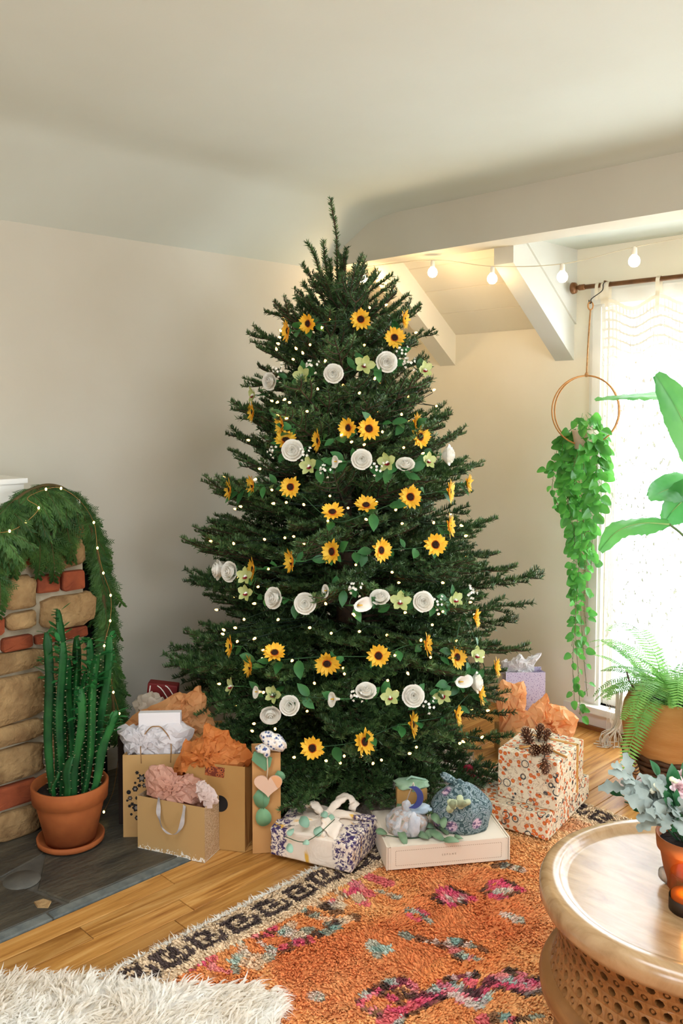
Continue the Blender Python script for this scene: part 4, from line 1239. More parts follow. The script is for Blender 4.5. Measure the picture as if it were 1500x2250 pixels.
mound('tissue_paper', 'white tissue paper spreading out of the snowflake bag', TISW, [(256, 1602), (276, 1590), (300, 1606), (314, 1582), (345, 1594), (396, 1588), (428, 1602), (412, 1636), (400, 1660), (340, 1664), (276, 1660), (268, 1630)], P(0, .042, 0), .036, 4)
q = atD(352, 1600, f0 + Hd * 0.05)
gb = thing('gift_box', 'white paper box standing up inside the snowflake bag', 'gift box', q - V3(0, 0, .06))
v, f = rbox(0.148, 0.03, 0.145, 0.003)
put('box_body', (tf(v, basis(unit(Rt + V3(0, 0, .02)), Hd, V3(0, 0, 1), q + V3(0, 0, -0.085))), f), mat('white_card', S(240, 236, 236), S(232, 228, 228), 4, 0.6), gb, False)
# the middle kraft bag with the orange tissue
m0, m1 = gp(408, 1858), gp(538, 1873)
mm = float(Hd @ m1) / FPX
t, P, w = bag('gift_bag', 'plain kraft bag with a black round sticker, filled with orange tissue', m0, m1, 0.10, (1872 - 1676) * mm, KRAFT2, lean=0.02, crease=0.02)
h_ = (1872 - 1676) * mm
def on_front(px, py): 
    q = atD(px, py, m1)
    return float((q - (m0 + m1) / 2) @ unit(m1 - m0)), float(q[2])
u, z_ = on_front(478, 1772)
b = B(); b.add(*flatdisc(P, u, z_, 19 * mm, 32)); put('round_sticker', b, BLACK, t, False)['label'] = 'black round sticker'
us = [on_front(x, y) for x, y in ((441, 1712), (487, 1715), (489, 1693), (443, 1690))]
ORNP, nt, p = nodes('patterned_sticker')
vec = coords(nt)
nt.links.new(ramp(nt, voro(nt, vec, 80), [(0.25, S(70, 28, 18)), (0.3, S(196, 108, 54)), (0.6, S(110, 44, 26))]), p.inputs['Base Color'])
put('patterned_sticker', prism([P(a, -0.0008, c) for a, c in us], [P(a, -0.0016, c) for a, c in us]), ORNP, t, False)
mound('tissue_paper', 'crumpled dark orange tissue paper filling the plain kraft bag', TISO, [(386, 1702), (398, 1660), (420, 1630), (446, 1622), (452, 1588), (476, 1600), (502, 1604), (512, 1632), (540, 1634), (556, 1662), (546, 1684), (505, 1686), (450, 1686), (412, 1694)], P(0, .045, 0), .045, 5, amp=.6)
mound('tissue_paper', 'fold of orange tissue hanging over the front of the plain kraft bag', TISO, [(380, 1710), (388, 1668), (408, 1622), (432, 1636), (420, 1668), (402, 1700), (390, 1716)], f0 - Hd * 0.004, .02, 8)
# bag behind with the big orange spread and cream tissue
k0 = gp(330, 1790)
t, P, w = bag('gift_bag', 'kraft bag standing at the back under a wide spread of orange tissue', k0, k0 + Rt * 0.26, 0.07, 0.33, KRAFT2)
mound('tissue_paper', 'wide sheet of light orange tissue spread over the bag at the back', mat('light_orange_tissue', S(244, 184, 124), S(232, 162, 98), 9, 0.6, trans=0.4), [(270, 1594), (300, 1566), (345, 1546), (395, 1520), (416, 1524), (436, 1506), (450, 1526), (458, 1560), (474, 1592), (470, 1640), (420, 1660), (360, 1640), (310, 1606)], k0 + Hd * .03, .045, 9, rings=10, amp=.4)
crumple('tissue_paper', 'cream tissue paper puff beside the dark red present', TISG, atD(330, 1550, k0 + Hd * .08), (0.07, 0.04, 0.055), 31)
# dark red present with white stripes against the wall
RED = mat('dark_red_paper', S(112, 26, 24), S(92, 18, 18), 6, 0.6)
rp = atD(338, 1518, k0 + Hd * .14)
rg = thing('wrapped_gift', 'dark red wrapped present with white stripes leaning on the left wall', 'gift', rp - V3(0, 0, .22))
bx_, by_, bz_ = unit(Rt + V3(0, 0, -0.12)), Hd, unit(V3(0, 0, 1) + Rt * 0.12)
v, f = rbox(0.115, 0.05, 0.245, 0.006)
put('box_body', (tf(v, basis(bx_, by_, bz_, rp - V3(0, 0, .21) + Rt * .01)), f), RED, rg, False)
for i, (u0, z0, u1, z1) in enumerate(((-0.048, 0.10, -0.046, 0.235), (-0.02, 0.238, 0.045, 0.16), (0.01, 0.242, 0.056, 0.19))):
    pts = [tf([(u0 + (u1 - u0) * k_ / 5, -0.0262, z0 + (z1 - z0) * (k_ / 5) ** (1 if i == 0 else 1.5))], basis(bx_, by_, bz_, rp - V3(0, 0, .21) + Rt * .01))[0] for k_ in range(6)]
    put('white_stripe', tube(pts, 0.0022, 5), PETW, rg)
# the tall bottle bag with bow, heart tag and leaf string
p0, p1 = gp(555, 1876), gp(617, 1872)
mt_ = float(Hd @ p0) / FPX
ht = (1876 - 1645) * mt_
t, P, w = bag('gift_bag', 'tall narrow kraft bottle bag with heart tag and fabric bow beside the tree', p0, p1, 0.09, ht, mat('kraft_orange', S(202, 152, 96), S(192, 140, 84), 4, 0.75, 0.1, 30), lean=0.0)
FLOR, nt, p = nodes('blue_floral_cotton')
vec = coords(nt)
d1 = voro(nt, vec, 95)
c1 = ramp(nt, d1, [(0.22, S(58, 72, 116)), (0.34, S(120, 136, 170)), (0.5, S(236, 230, 222))])
c2 = ramp(nt, noise_tex(nt, vec, 60, 3), [(0.52, (0, 0, 0)), (0.6, (1, 1, 1))])
nt.links.new(mix(nt, c2, c1, S(226, 210, 190)), p.inputs['Base Color']); p.inputs['Roughness'].default_value = 0.8
def lump(c, rad, seed, ax=None, sub=3, amp=.2, fr=2.0):
    v, f = ico(sub)
    v = np.array([q * (1 + amp * nz(q, fr, seed) + amp * .5 * nz(q, fr * 2.3, seed + 4)) for q in v]) * np.array(rad)
    ax = ax or (Rt, Hd, V3(0, 0, 1))
    return v[:, :1] * ax[0] + v[:, 1:2] * ax[1] + v[:, 2:] * ax[2] + np.array(c), f
r45 = (unit(Rt + V3(0, 0, -.55)), Hd, unit(V3(0, 0, 1) + Rt * .55))
b = B(); b.add(*lump(atD(600, 1628, p0 - Hd * .02), (0.05, 0.022, 0.028), 3, r45)); b.add(*lump(atD(577, 1645, p0 - Hd * .025), (0.024, 0.02, 0.016), 5)); b.add(*lump(atD(586, 1652, p0 - Hd * .03), (0.012, 0.012, 0.02), 6))
put('fabric_bow', b, FLOR, t)
EUC = mat('eucalyptus_leaf', S(128, 172, 128), S(104, 152, 116), 10, 0.6, trans=0.12, perobj=0.2)
def roundleaf(c, rx, rz, ang, seed, m=EUC, nm='eucalyptus_leaf', parent=None, nrm=None, up=None):
    n = 18
    z = unit(nrm if nrm is not None else -Hd)
    x = unit(up if up is not None else V3(0, 0, 1)); x = unit(x - z * (x @ z)); y = np.cross(z, x)
    ca, sa = math.cos(ang), math.sin(ang)
    xa, ya = x * ca + y * sa, y * ca - x * sa
    V = [np.array(c) + z * 0.002]
    for i in range(n):
        a = 2 * PI * i / n
        tip = 1.12 if i == 0 else 1.0
        V.append(np.array(c) + xa * rz * math.cos(a) * tip + ya * rx * math.sin(a) + z * 0.004 * math.cos(2 * a + seed))
    for i in range(n):
        V.append(V[1 + i] - z * 0.0008)
    V.append(V[0] - z * .0008)
    F = [(0, 1 + i, 1 + (i + 1) % n) for i in range(n)] + [(2 * n + 1, 1 + n + (i + 1) % n, 1 + n + i) for i in range(n)] + [(1 + i, 1 + n + i, 1 + n + (i + 1) % n, 1 + (i + 1) % n) for i in range(n)]
    return put(nm, (V, F), m, parent)
q_ = p0 - Hd * .012
b = B()
cc = [atD(x, y, q_) for x, y in ((553, 1668), (558, 1650), (575, 1648), (598, 1664), (594, 1682), (583, 1692), (566, 1680))]
v, f = prism([c - Hd * .004 for c in cc], [c - Hd * .008 for c in cc])
put('folded_leaf', (v, f), EUC, t, False)
roundleaf(atD(575, 1754, q_), 24 * mt_, 18 * mt_, 1.4, 1, parent=t)
roundleaf(atD(579, 1796, q_), 18 * mt_, 21 * mt_, 0.1, 2, parent=t)
roundleaf(atD(615, 1706, q_ + Hd * .006), 12 * mt_, 12 * mt_, 0.4, 3, parent=t)
put('string', tube([atD(586, 1652, q_ - Hd * .012), atD(588, 1690, q_ - Hd * .012), atD(586, 1712, q_ - Hd * .012)], 0.0022, 5), mat('cotton_string', S(214, 196, 166), None, rough=0.9), t)
put('leaf_stalk', tube([atD(579, 1745, q_ - Hd * .004), atD(579, 1778, q_ - Hd * .004)], 0.001, 5), EUC, t)
hc = atD(589, 1724, q_ - Hd * 0.014)
HV = []
for i in range(40):
    a = 2 * PI * i / 40
    HV.append((16 * math.sin(a) ** 3 / 16 * 31.5 * mt_, (13 * math.cos(a) - 5 * math.cos(2 * a) - 2 * math.cos(3 * a) - math.cos(4 * a)) / 16 * 28 * mt_))
ring0 = [hc + Rt * a + V3(0, 0, c) + Hd * .003 for a, c in HV]; ring1 = [hc + Rt * a + V3(0, 0, c) - Hd * .003 for a, c in HV]
CLAY = mat('clay_tag', S(226, 190, 164), S(220, 182, 156), 8, 0.6)
hp = put('heart_tag', prism(ring0, ring1), CLAY, t, False)
dip = [(a, c) for a, c in HV if a > 0.006 + 0.0 and True]
dl = sorted([(a, c) for a, c in HV if a * 0.9 + c * 0.45 > 0.019], key=lambda q: math.atan2(q[1] - 0.012, q[0] - 0.03))
put('dipped_half', prism([hc + Rt * a * .97 + V3(0, 0, c * .97) - Hd * .003 for a, c in dl], [hc + Rt * a * .97 + V3(0, 0, c * .97) - Hd * .0036 for a, c in dl]), mat('clay_tag_orange', S(226, 166, 118), None, rough=0.6), hp, False)
# the small glitter bag in front
g0, g1, g2 = gp(303, 1866), gp(450, 1897), gp(476, 1866)
mg = float(Hd @ g1) / FPX
hg = (1897 - 1768) * mg
t, P, w = bag('gift_bag', 'small kraft bag with glitter sides and grey ribbon handles in front', g0, g1, float(np.linalg.norm(g2 - g1)), hg, FLECK, GOLDK, group=None, crease=0.004)
for vv in (0.0,):
    pts = []
    for (px, py, dd) in ((349, 1752, .0), (348, 1775, .01), (349, 1795, .016), (356, 1817, .02), (371, 1832, .022), (386, 1832, .022), (397, 1818, .02), (402, 1796, .016), (405, 1770, .0)):
        q = gp(px, py); 
        n_ = unit(np.cross(g1 - g0, V3(0, 0, 1))); n_ = n_ if n_ @ Hd < 0 else -n_
        q = cut(px, py, n_, float(n_ @ g0) + dd + 0.003); pts.append(q)
    c_ = catmull(pts, 5)
    V = []
    for i, q in enumerate(c_):
        s = unit(g1 - g0) * 0.0065 + V3(0, 0, 0.003) * math.sin(i * .3) + n_ * 0.004 * math.cos(i * .5)
        V += [q - s, q + s]
    put('ribbon_handle', (V, [(2 * i, 2 * i + 1, 2 * i + 3, 2 * i + 2) for i in range(len(c_) - 1)]), RIBG, t)
mound('tissue_paper', 'crumpled pink tissue paper in the small glitter bag', TISP, [(318, 1702), (328, 1684), (350, 1680), (372, 1694), (388, 1706), (402, 1714), (420, 1704), (440, 1716), (458, 1738), (462, 1772), (420, 1778), (360, 1762), (322, 1746)], P(0, .045, 0), .036, 41, amp=.6)
mound('tissue_paper', 'pale lining tissue over the right edge of the small glitter bag', mat('pale_pink_tissue', S(238, 220, 212), S(230, 206, 196), 9, 0.6, trans=.25), [(430, 1722), (444, 1716), (460, 1732), (478, 1766), (456, 1772), (436, 1752)], P(w / 2 - .02, .02, 0), .018, 47)
# ------------------------------------------------------------------ cloth wrapped box in front of the tree
def fabric(name, base, build, rough=0.8):
    m, nt, p = nodes(name)
    build(nt, p, coords(nt))
    p.inputs['Roughness'].default_value = rough
    return m
def _shibori(nt, p, vec):
    n1 = noise_tex(nt, vec, 9, 2)
    fine = noise_tex(nt, vec, 75, 5, 0.7, 0.6)
    sx = N(nt, 'ShaderNodeSeparateXYZ'); nt.links.new(vec, sx.inputs[0])
    # purple only towards the two ends of the cloth (cloth pattern)
    ends = mth(nt, 'ABSOLUTE', sx.outputs[0])
    e2 = ramp(nt, mth(nt, 'ADD', ends, mth(nt, 'MULTIPLY', n1, 0.04)), [(0.105, (0, 0, 0)), (0.112, (1, 1, 1))])
    pm = ramp(nt, fine, [(0.46, (1, 1, 1)), (0.54, (0, 0, 0))])
    gold = ramp(nt, noise_tex(nt, coords(nt, (1, 3, 1), (0, 0, .6)), 9, 3, 0.5, 1.0), [(0.62, (0, 0, 0)), (0.70, (1, 1, 1))])
    c = mix(nt, gold, S(242, 226, 208), S(232, 180, 70))
    c = mix(nt, mth(nt, 'MULTIPLY', e2, pm), c, S(58, 40, 92))
    nt.links.new(c, p.inputs['Base Color'])
    bump(nt, p, noise_tex(nt, vec, 14, 3, 0.5, 1.5), 0.5, 0.012)
SHIB = fabric('purple_shibori_cloth', None, _shibori)
fL, fF, fR = gp(592, 1888), gp(772, 1932), gp(822, 1862)
X_ = unit(fF - fL); Y_ = unit(np.cross(V3(0, 0, 1), X_)); wX = float(np.linalg.norm(fF - fL)); wY = float((fR - fF) @ Y_)
mf = float(Hd @ fF) / FPX
hB = (1932 - 1862) * mf * 0.98
cB = (fL + fF) / 2 + Y_ * wY / 2
ft = thing('cloth_wrapped_gift', 'box wrapped in cream and purple cloth knotted on top, in front of the tree', 'gift', (cB[0], cB[1], 0.016))
ft.matrix_world = basis(X_, Y_, V3(0, 0, 1), (cB[0], cB[1], 0.016))
n = 26
bm_v, bm_f = rbox(wX, wY, hB, 0.012, 3)
bm = bmesh.new()
vs = [bm.verts.new(q) for q in bm_v]; [bm.faces.new([vs[i] for i in q]) for q in bm_f]
bmesh.ops.subdivide_edges(bm, edges=bm.edges[:], cuts=5, use_grid_fill=True)
bm.verts.index_update()
Vv = np.array([q.co[:] for q in bm.verts]); Ff = [tuple(q.index for q in x.verts) for x in bm.faces]; bm.free()
for q in Vv:                                 # folds that run to the knot
    a = math.atan2(q[1], q[0]); r_ = math.hypot(q[0], q[1])
    top = max(0, (q[2] - hB * 0.8) / (hB * 0.2))
    q[2] += top * (0.008 * math.sin(a * 11) * min(1, r_ / 0.05) + 0.022 * max(0, 1 - r_ / 0.10))
    q[:2] *= 1 + 0.01 * math.sin(q[2] * 60 + a * 7)
link('wrapped_box', mkmesh('wrapped_box', Vv, Ff, SHIB), ft)
def strap(pts, ws, nm, thick=0.006, mt=None, parent=None):
    """a soft band of cloth along a path, flat oval in section"""
    P_ = catmull(pts, 6)
    W = np.interp(np.linspace(0, 1, len(P_)), np.linspace(0, 1, len(ws)), ws)
    p, t, a, b_ = frames(P_)
    V = []
    k_ = 10
    for i in range(len(P_)):
        up = V3(0, 0, 1); s = unit(np.cross(t[i], up)); up = np.cross(s, t[i])
        for q in range(k_):
            an = 2 * PI * q / k_
            V.append(p[i] + s * math.cos(an) * W[i] * (1 + .12 * math.sin(i * 1.7)) + up * (math.sin(an) * thick + 0.004 * math.cos(2 * an + i * .6)))
    F = [(i * k_ + q, i * k_ + (q + 1) % k_, (i + 1) * k_ + (q + 1) % k_, (i + 1) * k_ + q) for i in range(len(P_) - 1) for q in range(k_)] + [tuple(range(k_))[::-1], tuple(range((len(P_) - 1) * k_, len(P_) * k_))]
    return link(nm, mkmesh(nm, V, F, mt or SHIB), parent)
v, f = lump((0, 0, 0), (0.020, 0.017, 0.016), 4, (V3(1, 0, 0), V3(0, 1, 0), V3(0, 0, 1)))
link('knot', mkmesh('knot', v + V3(0.005, 0, hB + 0.022), f, SHIB), ft)
zt = hB
strap([(0, 0, zt + .022), (0.03, -0.03, zt + .034), (0.06, -0.065, zt + .022), (0.082, -0.095, zt - .006)], [0.014, 0.026, 0.036, 0.003], 'cloth_tail', 0.004, None, ft)
strap([(0, 0, zt + .022), (0.012, -0.04, zt + .016), (0.03, -0.08, zt + .008), (0.05, -0.10, zt + .002)], [0.012, 0.022, 0.024, 0.004], 'cloth_tail', 0.004, None, ft)
strap([(0, 0, zt + .022), (-0.03, 0.012, zt + .034), (-0.06, 0.02, zt + .044), (-0.075, 0.012, zt + .030)], [0.012, 0.018, 0.014, 0.006], 'cloth_tail', 0.007, None, ft)
strap([(0.01, 0.01, zt + .02), (0.02, 0.06, zt + .045), (0.035, 0.10, zt + .05), (0.06, 0.11, zt + .03), (0.06, 0.09, zt + .012)], [0.012, 0.018, 0.022, 0.02, 0.012], 'cloth_tail', 0.007, None, ft)
strap([(0.0, 0.0, zt + .012), (0.05, 0.04, zt + .02), (wX * .48, wY * .40, zt - .004)], [0.02, 0.028, 0.014], 'cloth_fold', 0.007, None, ft)
strap([(0.0, 0.0, zt + .010), (-0.07, -0.04, zt + .008), (-wX * .44, -wY * .40, zt - .004)], [0.02, 0.034, 0.014], 'cloth_fold', 0.006, None, ft)
MINT = mat('pale_eucalyptus', S(172, 206, 182), S(146, 186, 160), 12, 0.6, trans=0.1, perobj=0.2)
def sprig(name, label, pts, leaves, cat='sprig', group=None, m=None):
    c_ = catmull(pts, 5)
    t = thing(name, label, cat, c_[0], group)
    put('stalk', tube(c_, 0.0013, 5), STEMG, t)
    for (p, rx, rz_, ang, nrm) in leaves: roundleaf(p, rx, rz_, ang, rz_ * 99, m or MINT, 'leaf', t, nrm)
    return t
rf = fF - Hd * 0.0
def LP_(px, py, dd=0.0): return atD(px, py, fF + Hd * (0.05 + dd))
UPN = unit(V3(0, 0, 1) - Hd * .7)
sprig('eucalyptus_sprig', 'pale eucalyptus sprig lying on the purple and cream cloth gift', [LP_(625, 1838, .0), LP_(665, 1850, -.01), LP_(700, 1832), LP_(735, 1800, .05)],
      [(LP_(636, 1864, -.055), 8 * mf, 11 * mf, .3, UPN), (LP_(638, 1828, .01), 7 * mf, 10 * mf, -.7, UPN), (LP_(672, 1852, -.03), 8 * mf, 6 * mf, .2, UPN), (LP_(668, 1806, .02), 12 * mf, 15 * mf, .5, UPN), (LP_(698, 1826, .01), 10 * mf, 12 * mf, -.4, UPN), (LP_(712, 1790, .06), 9 * mf, 8 * mf, .1, UPN), (LP_(728, 1796, .06), 8 * mf, 7 * mf, 1.1, UPN)])

# ------------------------------------------------------------------ pale mailer box
wF, wR_ = gp(850, 1922), gp(1118, 1898)
Xb = unit(wR_ - wF); Yb = unit(np.cross(V3(0, 0, 1), Xb)); WX_ = float(np.linalg.norm(wR_ - wF))
mw_ = float(Hd @ wF) / FPX
bkl = gp(806, 1828)
DP = 0.26
HB = 0.077
cM = (wF + wR_) / 2 + Yb * DP / 2
CARD = mat('pale_card', S(240, 226, 206), S(236, 221, 200), 5, 0.7, 0.05, 60)
CARDI = mat('card_print', S(170, 142, 112), None, rough=0.8)
mb = thing('mailer_box', 'large pale pink cardboard mailer box with small printed front lying on the rug', 'box', (cM[0], cM[1], 0.014))
mb.matrix_world = basis(Xb, Yb, V3(0, 0, 1), (cM[0], cM[1], 0.014))
def lk(nm, vf, m, parent, smooth=False): return link(nm, mkmesh(nm, vf[0], vf[1], m, None, smooth), parent)
hx, hy = WX_ / 2, DP / 2
lk('box_body', box((-hx + .004, -hy + .002, 0), (hx - .004, hy, HB - .004)), CARD, mb)
bb = B(); bb.add(*box((-hx + .012, -hy, HB - .0035), (hx - .012, hy + .001, HB))); bb.add(*box((-hx + .012, -hy - .0025, 0.002), (hx - .012, -hy + .0005, HB)))
fl_ = lk('lid', (bb.get()[0], bb.get()[1]), CARD, mb)
for s in (-1, 1):
    lk('side_flap', box((s * hx - .002, -hy - .001, 0.0), (s * hx + .002, hy, HB + .001)), CARD, mb)
    lk('lid_tuck', prism([(s * (hx - .012), -hy, HB), (s * (hx - .012), hy, HB), (s * (hx - .004), hy, HB - .004), (s * (hx - .004), -hy, HB - .004)], [(s * (hx - .012), -hy, HB + .001), (s * (hx - .012), hy, HB + .001), (s * (hx - .003), hy, HB - .003), (s * (hx - .003), -hy, HB - .003)]), CARD, mb)
bb = B()
x0, x1, z0, z1 = -hx + .028, hx - .028, 0.014, HB - .014
def dash(a, c, hz_):
    bb.add([(a - (.0022 if hz_ else .0007), -hy - .0029, c - (.0007 if hz_ else .0022)), (a + (.0022 if hz_ else .0007), -hy - .0029, c - (.0007 if hz_ else .0022)), (a + (.0022 if hz_ else .0007), -hy - .0029, c + (.0007 if hz_ else .0022)), (a - (.0022 if hz_ else .0007), -hy - .0029, c + (.0007 if hz_ else .0022))], [(0, 1, 2, 3)])
for i in range(50):
    for zz in (z0, z1): dash(x0 + (x1 - x0) * (i + .5) / 50, zz, True)
for i in range(8):
    for xx in (x0, x1): dash(xx, z0 + (z1 - z0) * (i + .5) / 8, False)
o = lk('dashed_border', (bb.get()[0], bb.get()[1]), CARDI, fl_); o['kind'] = 'stuff'
def text(s, size, m, parent, mat_, space=1.6, nm='printed_text'):
    c = bpy.data.curves.new(nm, 'FONT')
    c.body = s; c.size = size; c.align_x = 'CENTER'; c.space_character = space; c.extrude = 0.0001
    c.materials.append(mat_)
    o = bpy.data.objects.new(nm, c); COL.objects.link(o)
    me = bpy.data.meshes.new_from_object(o)
    bpy.data.objects.remove(o)
    return link(nm, me, parent, m)
text('SEPANE', 0.0085, basis((1, 0, 0), (0, 0, 1), (0, -1, 0), (0, -hy - .0029, HB * .5 - .003)), fl_, CARDI, 1.9)
def onbox(px, py, z=HB + .0165): return gp(px, py, z)

# cloth pouches and the small box on the mailer
def _greyfloral(nt, p, vec):
    c = ramp(nt, noise_tex(nt, vec, 34, 4, 0.6, 0.8), [(0.30, S(96, 118, 96)), (0.42, S(196, 170, 156)), (0.52, S(176, 182, 186)), (0.64, S(214, 208, 208)), (0.75, S(120, 140, 130))])
    nt.links.new(c, p.inputs['Base Color']); bump(nt, p, noise_tex(nt, vec, 18, 3, .5, 2), 0.5, 0.01)
def _paisley(nt, p, vec):
    d = noise_tex(nt, vec, 12, 2)
    w = N(nt, 'ShaderNodeTexWave', wave_type='RINGS'); nt.links.new(vec, w.inputs[0]); w.inputs['Scale'].default_value = 8; w.inputs['Distortion'].default_value = 18; w.inputs['Detail'].default_value = 2; w.inputs['Detail Scale'].default_value = 3.2
    c = ramp(nt, w.outputs[1], [(0.0, S(46, 70, 74)), (0.30, S(84, 110, 110)), (0.42, S(182, 194, 192)), (0.54, S(100, 126, 128)), (0.68, S(54, 62, 82)), (0.82, S(164, 178, 180)), (1.0, S(62, 88, 92))])
    f = voro(nt, vec, 13)
    c = mix(nt, ramp(nt, f, [(0.2, (1, 1, 1)), (0.28, (0, 0, 0))]), c, mix(nt, ramp(nt, noise_tex(nt, vec, 120, 2), [(.45, (0, 0, 0)), (.55, (1, 1, 1))]), S(206, 176, 190), S(96, 76, 110)))
    nt.links.new(c, p.inputs['Base Color']); bump(nt, p, noise_tex(nt, vec, 12, 3, .5, 2), 0.6, 0.012)
GREYF = fabric('grey_floral_cotton', None, _greyfloral)
PAIS = fabric('teal_paisley_cotton', None, _paisley)
def pouch(c, rad, seed, gather=0.35, n=36):
    """a gathered bundle: round belly, pleats that rise to the knot"""
    V = []
    rows = 16
    for i in range(rows):
        u = i / (rows - 1)
        z = rad[2] * (u ** 0.9)
        pr = math.sin(min(1, 0.30 + u * 0.78) * PI) ** 0.62 if u < 0.86 else None
        r = (1 - gather * 0) * (0.86 + 0.25 * u if u < 0.3 else 0.935 * math.cos((u - 0.3) / 0.7 * PI / 2 * 0.93) ** 0.7)
        r = max(r, 0.16)
        for q in range(n):
            a = 2 * PI * q / n
            pl = 1 + (0.02 + 0.10 * u) * math.sin(a * 9 + seed + 1.5 * math.sin(a * 2)) + 0.06 * nz((math.cos(a), math.sin(a), u * 2), 1.6, seed)
            V.append(np.array(c) + Rt * r * rad[0] * pl * math.cos(a) + Hd * r * rad[1] * pl * math.sin(a) + V3(0, 0, z))
    F = [(i * n + q, i * n + (q + 1) % n, (i + 1) * n + (q + 1) % n, (i + 1) * n + q) for i in range(rows - 1) for q in range(n)] + [tuple(range(n))[::-1], tuple(range((rows - 1) * n, rows * n))]
    return V, F
pc = onbox(1012, 1812)
mp_ = float(Hd @ pc) / FPX
pa = thing('cloth_pouch', 'teal paisley cloth bundle with a green cactus tag on the mailer box', 'gift', pc)
put('cloth_body', pouch(pc, (71 * mp_, 0.085, 0.145), 2), PAIS, pa)
kb = pc + V3(0, 0, 0.142) - Rt * 0.01
put('knot', lump(kb, (0.022, 0.018, 0.017), 3), PAIS, pa)
b = B(); b.add(*lump(kb - Rt * 0.03 + V3(0, 0, .013) + Hd * .01, (0.034, 0.014, 0.014), 5, (unit(-Rt + V3(0, 0, .6)), Hd, unit(V3(0, 0, 1) + Rt * .6)), 3, .3)); put('cloth_tail', b, PAIS, pa)
b = B(); b.add(*lump(kb + Rt * 0.05 - V3(0, 0, .028) - Hd * .012, (0.052, 0.016, 0.017), 8, (unit(Rt - V3(0, 0, .62)), Hd, unit(V3(0, 0, 1) + Rt * .62)), 3, .3)); put('cloth_tail', b, PAIS, pa)
CACT = mat('pale_green_clay', S(198, 208, 168), S(190, 202, 158), 10, 0.6)
cc_ = atD(1000, 1768, pc - Hd * 0.085)
def capsule(p0, p1, r):
    p0, p1 = np.array(p0), np.array(p1); d = unit(p1 - p0); s = np.cross(d, -Hd)
    ring = [p1 + d * r * math.cos(a) + s * r * math.sin(a) for a in np.linspace(-PI / 2, PI / 2, 8)] + [p0 - d * r * math.cos(a) - s * r * math.sin(a) for a in np.linspace(-PI / 2, PI / 2, 8)]
    return prism([q + Hd * .003 for q in ring], [q - Hd * .003 for q in ring])
b = B()
for a0, a1, r_ in (((988, 1778), (994, 1764), 6.5), ((994, 1764), (1018, 1766), 6), ((1012, 1770), (1010, 1754), 6), ((1018, 1766), (1028, 1762), 5), ((988, 1762), (996, 1772), 5)):
    b.add(*capsule(atD(*a0, cc_), atD(*a1, cc_), r_ * mp_ * 1.25))
put('cactus_tag', b, CACT, pa)['label'] = 'pale green cactus shaped tag'
qc = onbox(893, 1822)
pb_ = thing('cloth_pouch', 'small grey floral cloth bundle with blue moon tag on the mailer box', 'gift', qc)
put('cloth_body', pouch(qc, (50 * mp_, 0.07, 0.075), 7), GREYF, pb_)
b = B(); b.add(*lump(qc + V3(0, 0, .078) - Rt * .002 - Hd * .01, (0.016, 0.014, 0.028), 2)); put('knot', b, GREYF, pb_)
b = B(); b.add(*lump(qc + V3(0, 0, .074) + Rt * .042 - Hd * .006, (0.040, 0.016, 0.018), 9, None, 3, .3)); put('cloth_tail', b, mat('pale_blue_cotton', S(170, 196, 214), S(196, 206, 216), 20, .8), pb_)
b = B(); b.add(*lump(qc + V3(0, 0, .045) + Rt * .02 - Hd * .065, (0.020, 0.014, 0.04), 11, (unit(Rt + V3(0, 0, .2)), Hd, V3(0, 0, 1)), 3, .3)); put('cloth_tail', b, mat('white_cotton_print', S(222, 222, 224), S(190, 196, 204), 26, .8), pb_)
mcn = atD(912, 1752, qc - Hd * .03)
ring = []
for i in range(15):
    a = math.radians(-65 + 150 * i / 14 - 10); ring.append((26 * mp_ * math.cos(a), 26 * mp_ * math.sin(a)))
for i in range(15):
    a = math.radians(75 - 150 * i / 14); ring.append((24 * mp_ * math.cos(a) - 12 * mp_, 24 * mp_ * math.sin(a)))
rg_ = [mcn + Rt * (a - .012) + V3(0, 0, c) for a, c in ring]
put('moon_tag', prism([q + Hd * .003 for q in rg_], [q - Hd * .003 for q in rg_]), mat('blue_clay', S(66, 76, 140), S(56, 66, 126), 10, .5), pb_, False)['label'] = 'blue crescent moon tag'
put('string', tube([mcn + V3(0, 0, .02), mcn + V3(0, 0, .05) - Rt * .006, qc + V3(0, 0, .10)], 0.002, 5), CARD, pb_)
# small brown box with a green cloth, behind the pouches
sbp = onbox(903, 1786)
sb = thing('small_gift_box', 'small brown box tied with green cloth behind the grey floral pouch', 'gift box', sbp)
v, f = rbox(0.105, 0.07, 0.10, 0.004)
put('box_body', (tf(v, basis(Rt, Hd, V3(0, 0, 1), sbp)), f), KRAFT2, sb, False)
v, f = rbox(0.115, 0.08, 0.022, 0.008)
put('green_cloth', lump(sbp + V3(0, 0, .105), (0.062, 0.045, 0.016), 2, None, 3, .35), mat('sage_cloth', S(168, 194, 164), S(128, 160, 124), 20, .8), sb)
put('ribbon', box((-.006, -.037, .0), (.006, -.0355, .1)) if False else (tf(box((.020, -.0365, 0), (.030, -.0352, .10))[0], basis(Rt, Hd, V3(0, 0, 1), sbp)), box((0, 0, 0), (1, 1, 1))[1]), CARD, sb, False)
put('twig_bunch', tube([sbp + V3(0, 0, .115) - Rt * .02, sbp + V3(0, 0, .13), sbp + V3(0, 0, .118) + Rt * .05], 0.004, 6), MINT, sb)
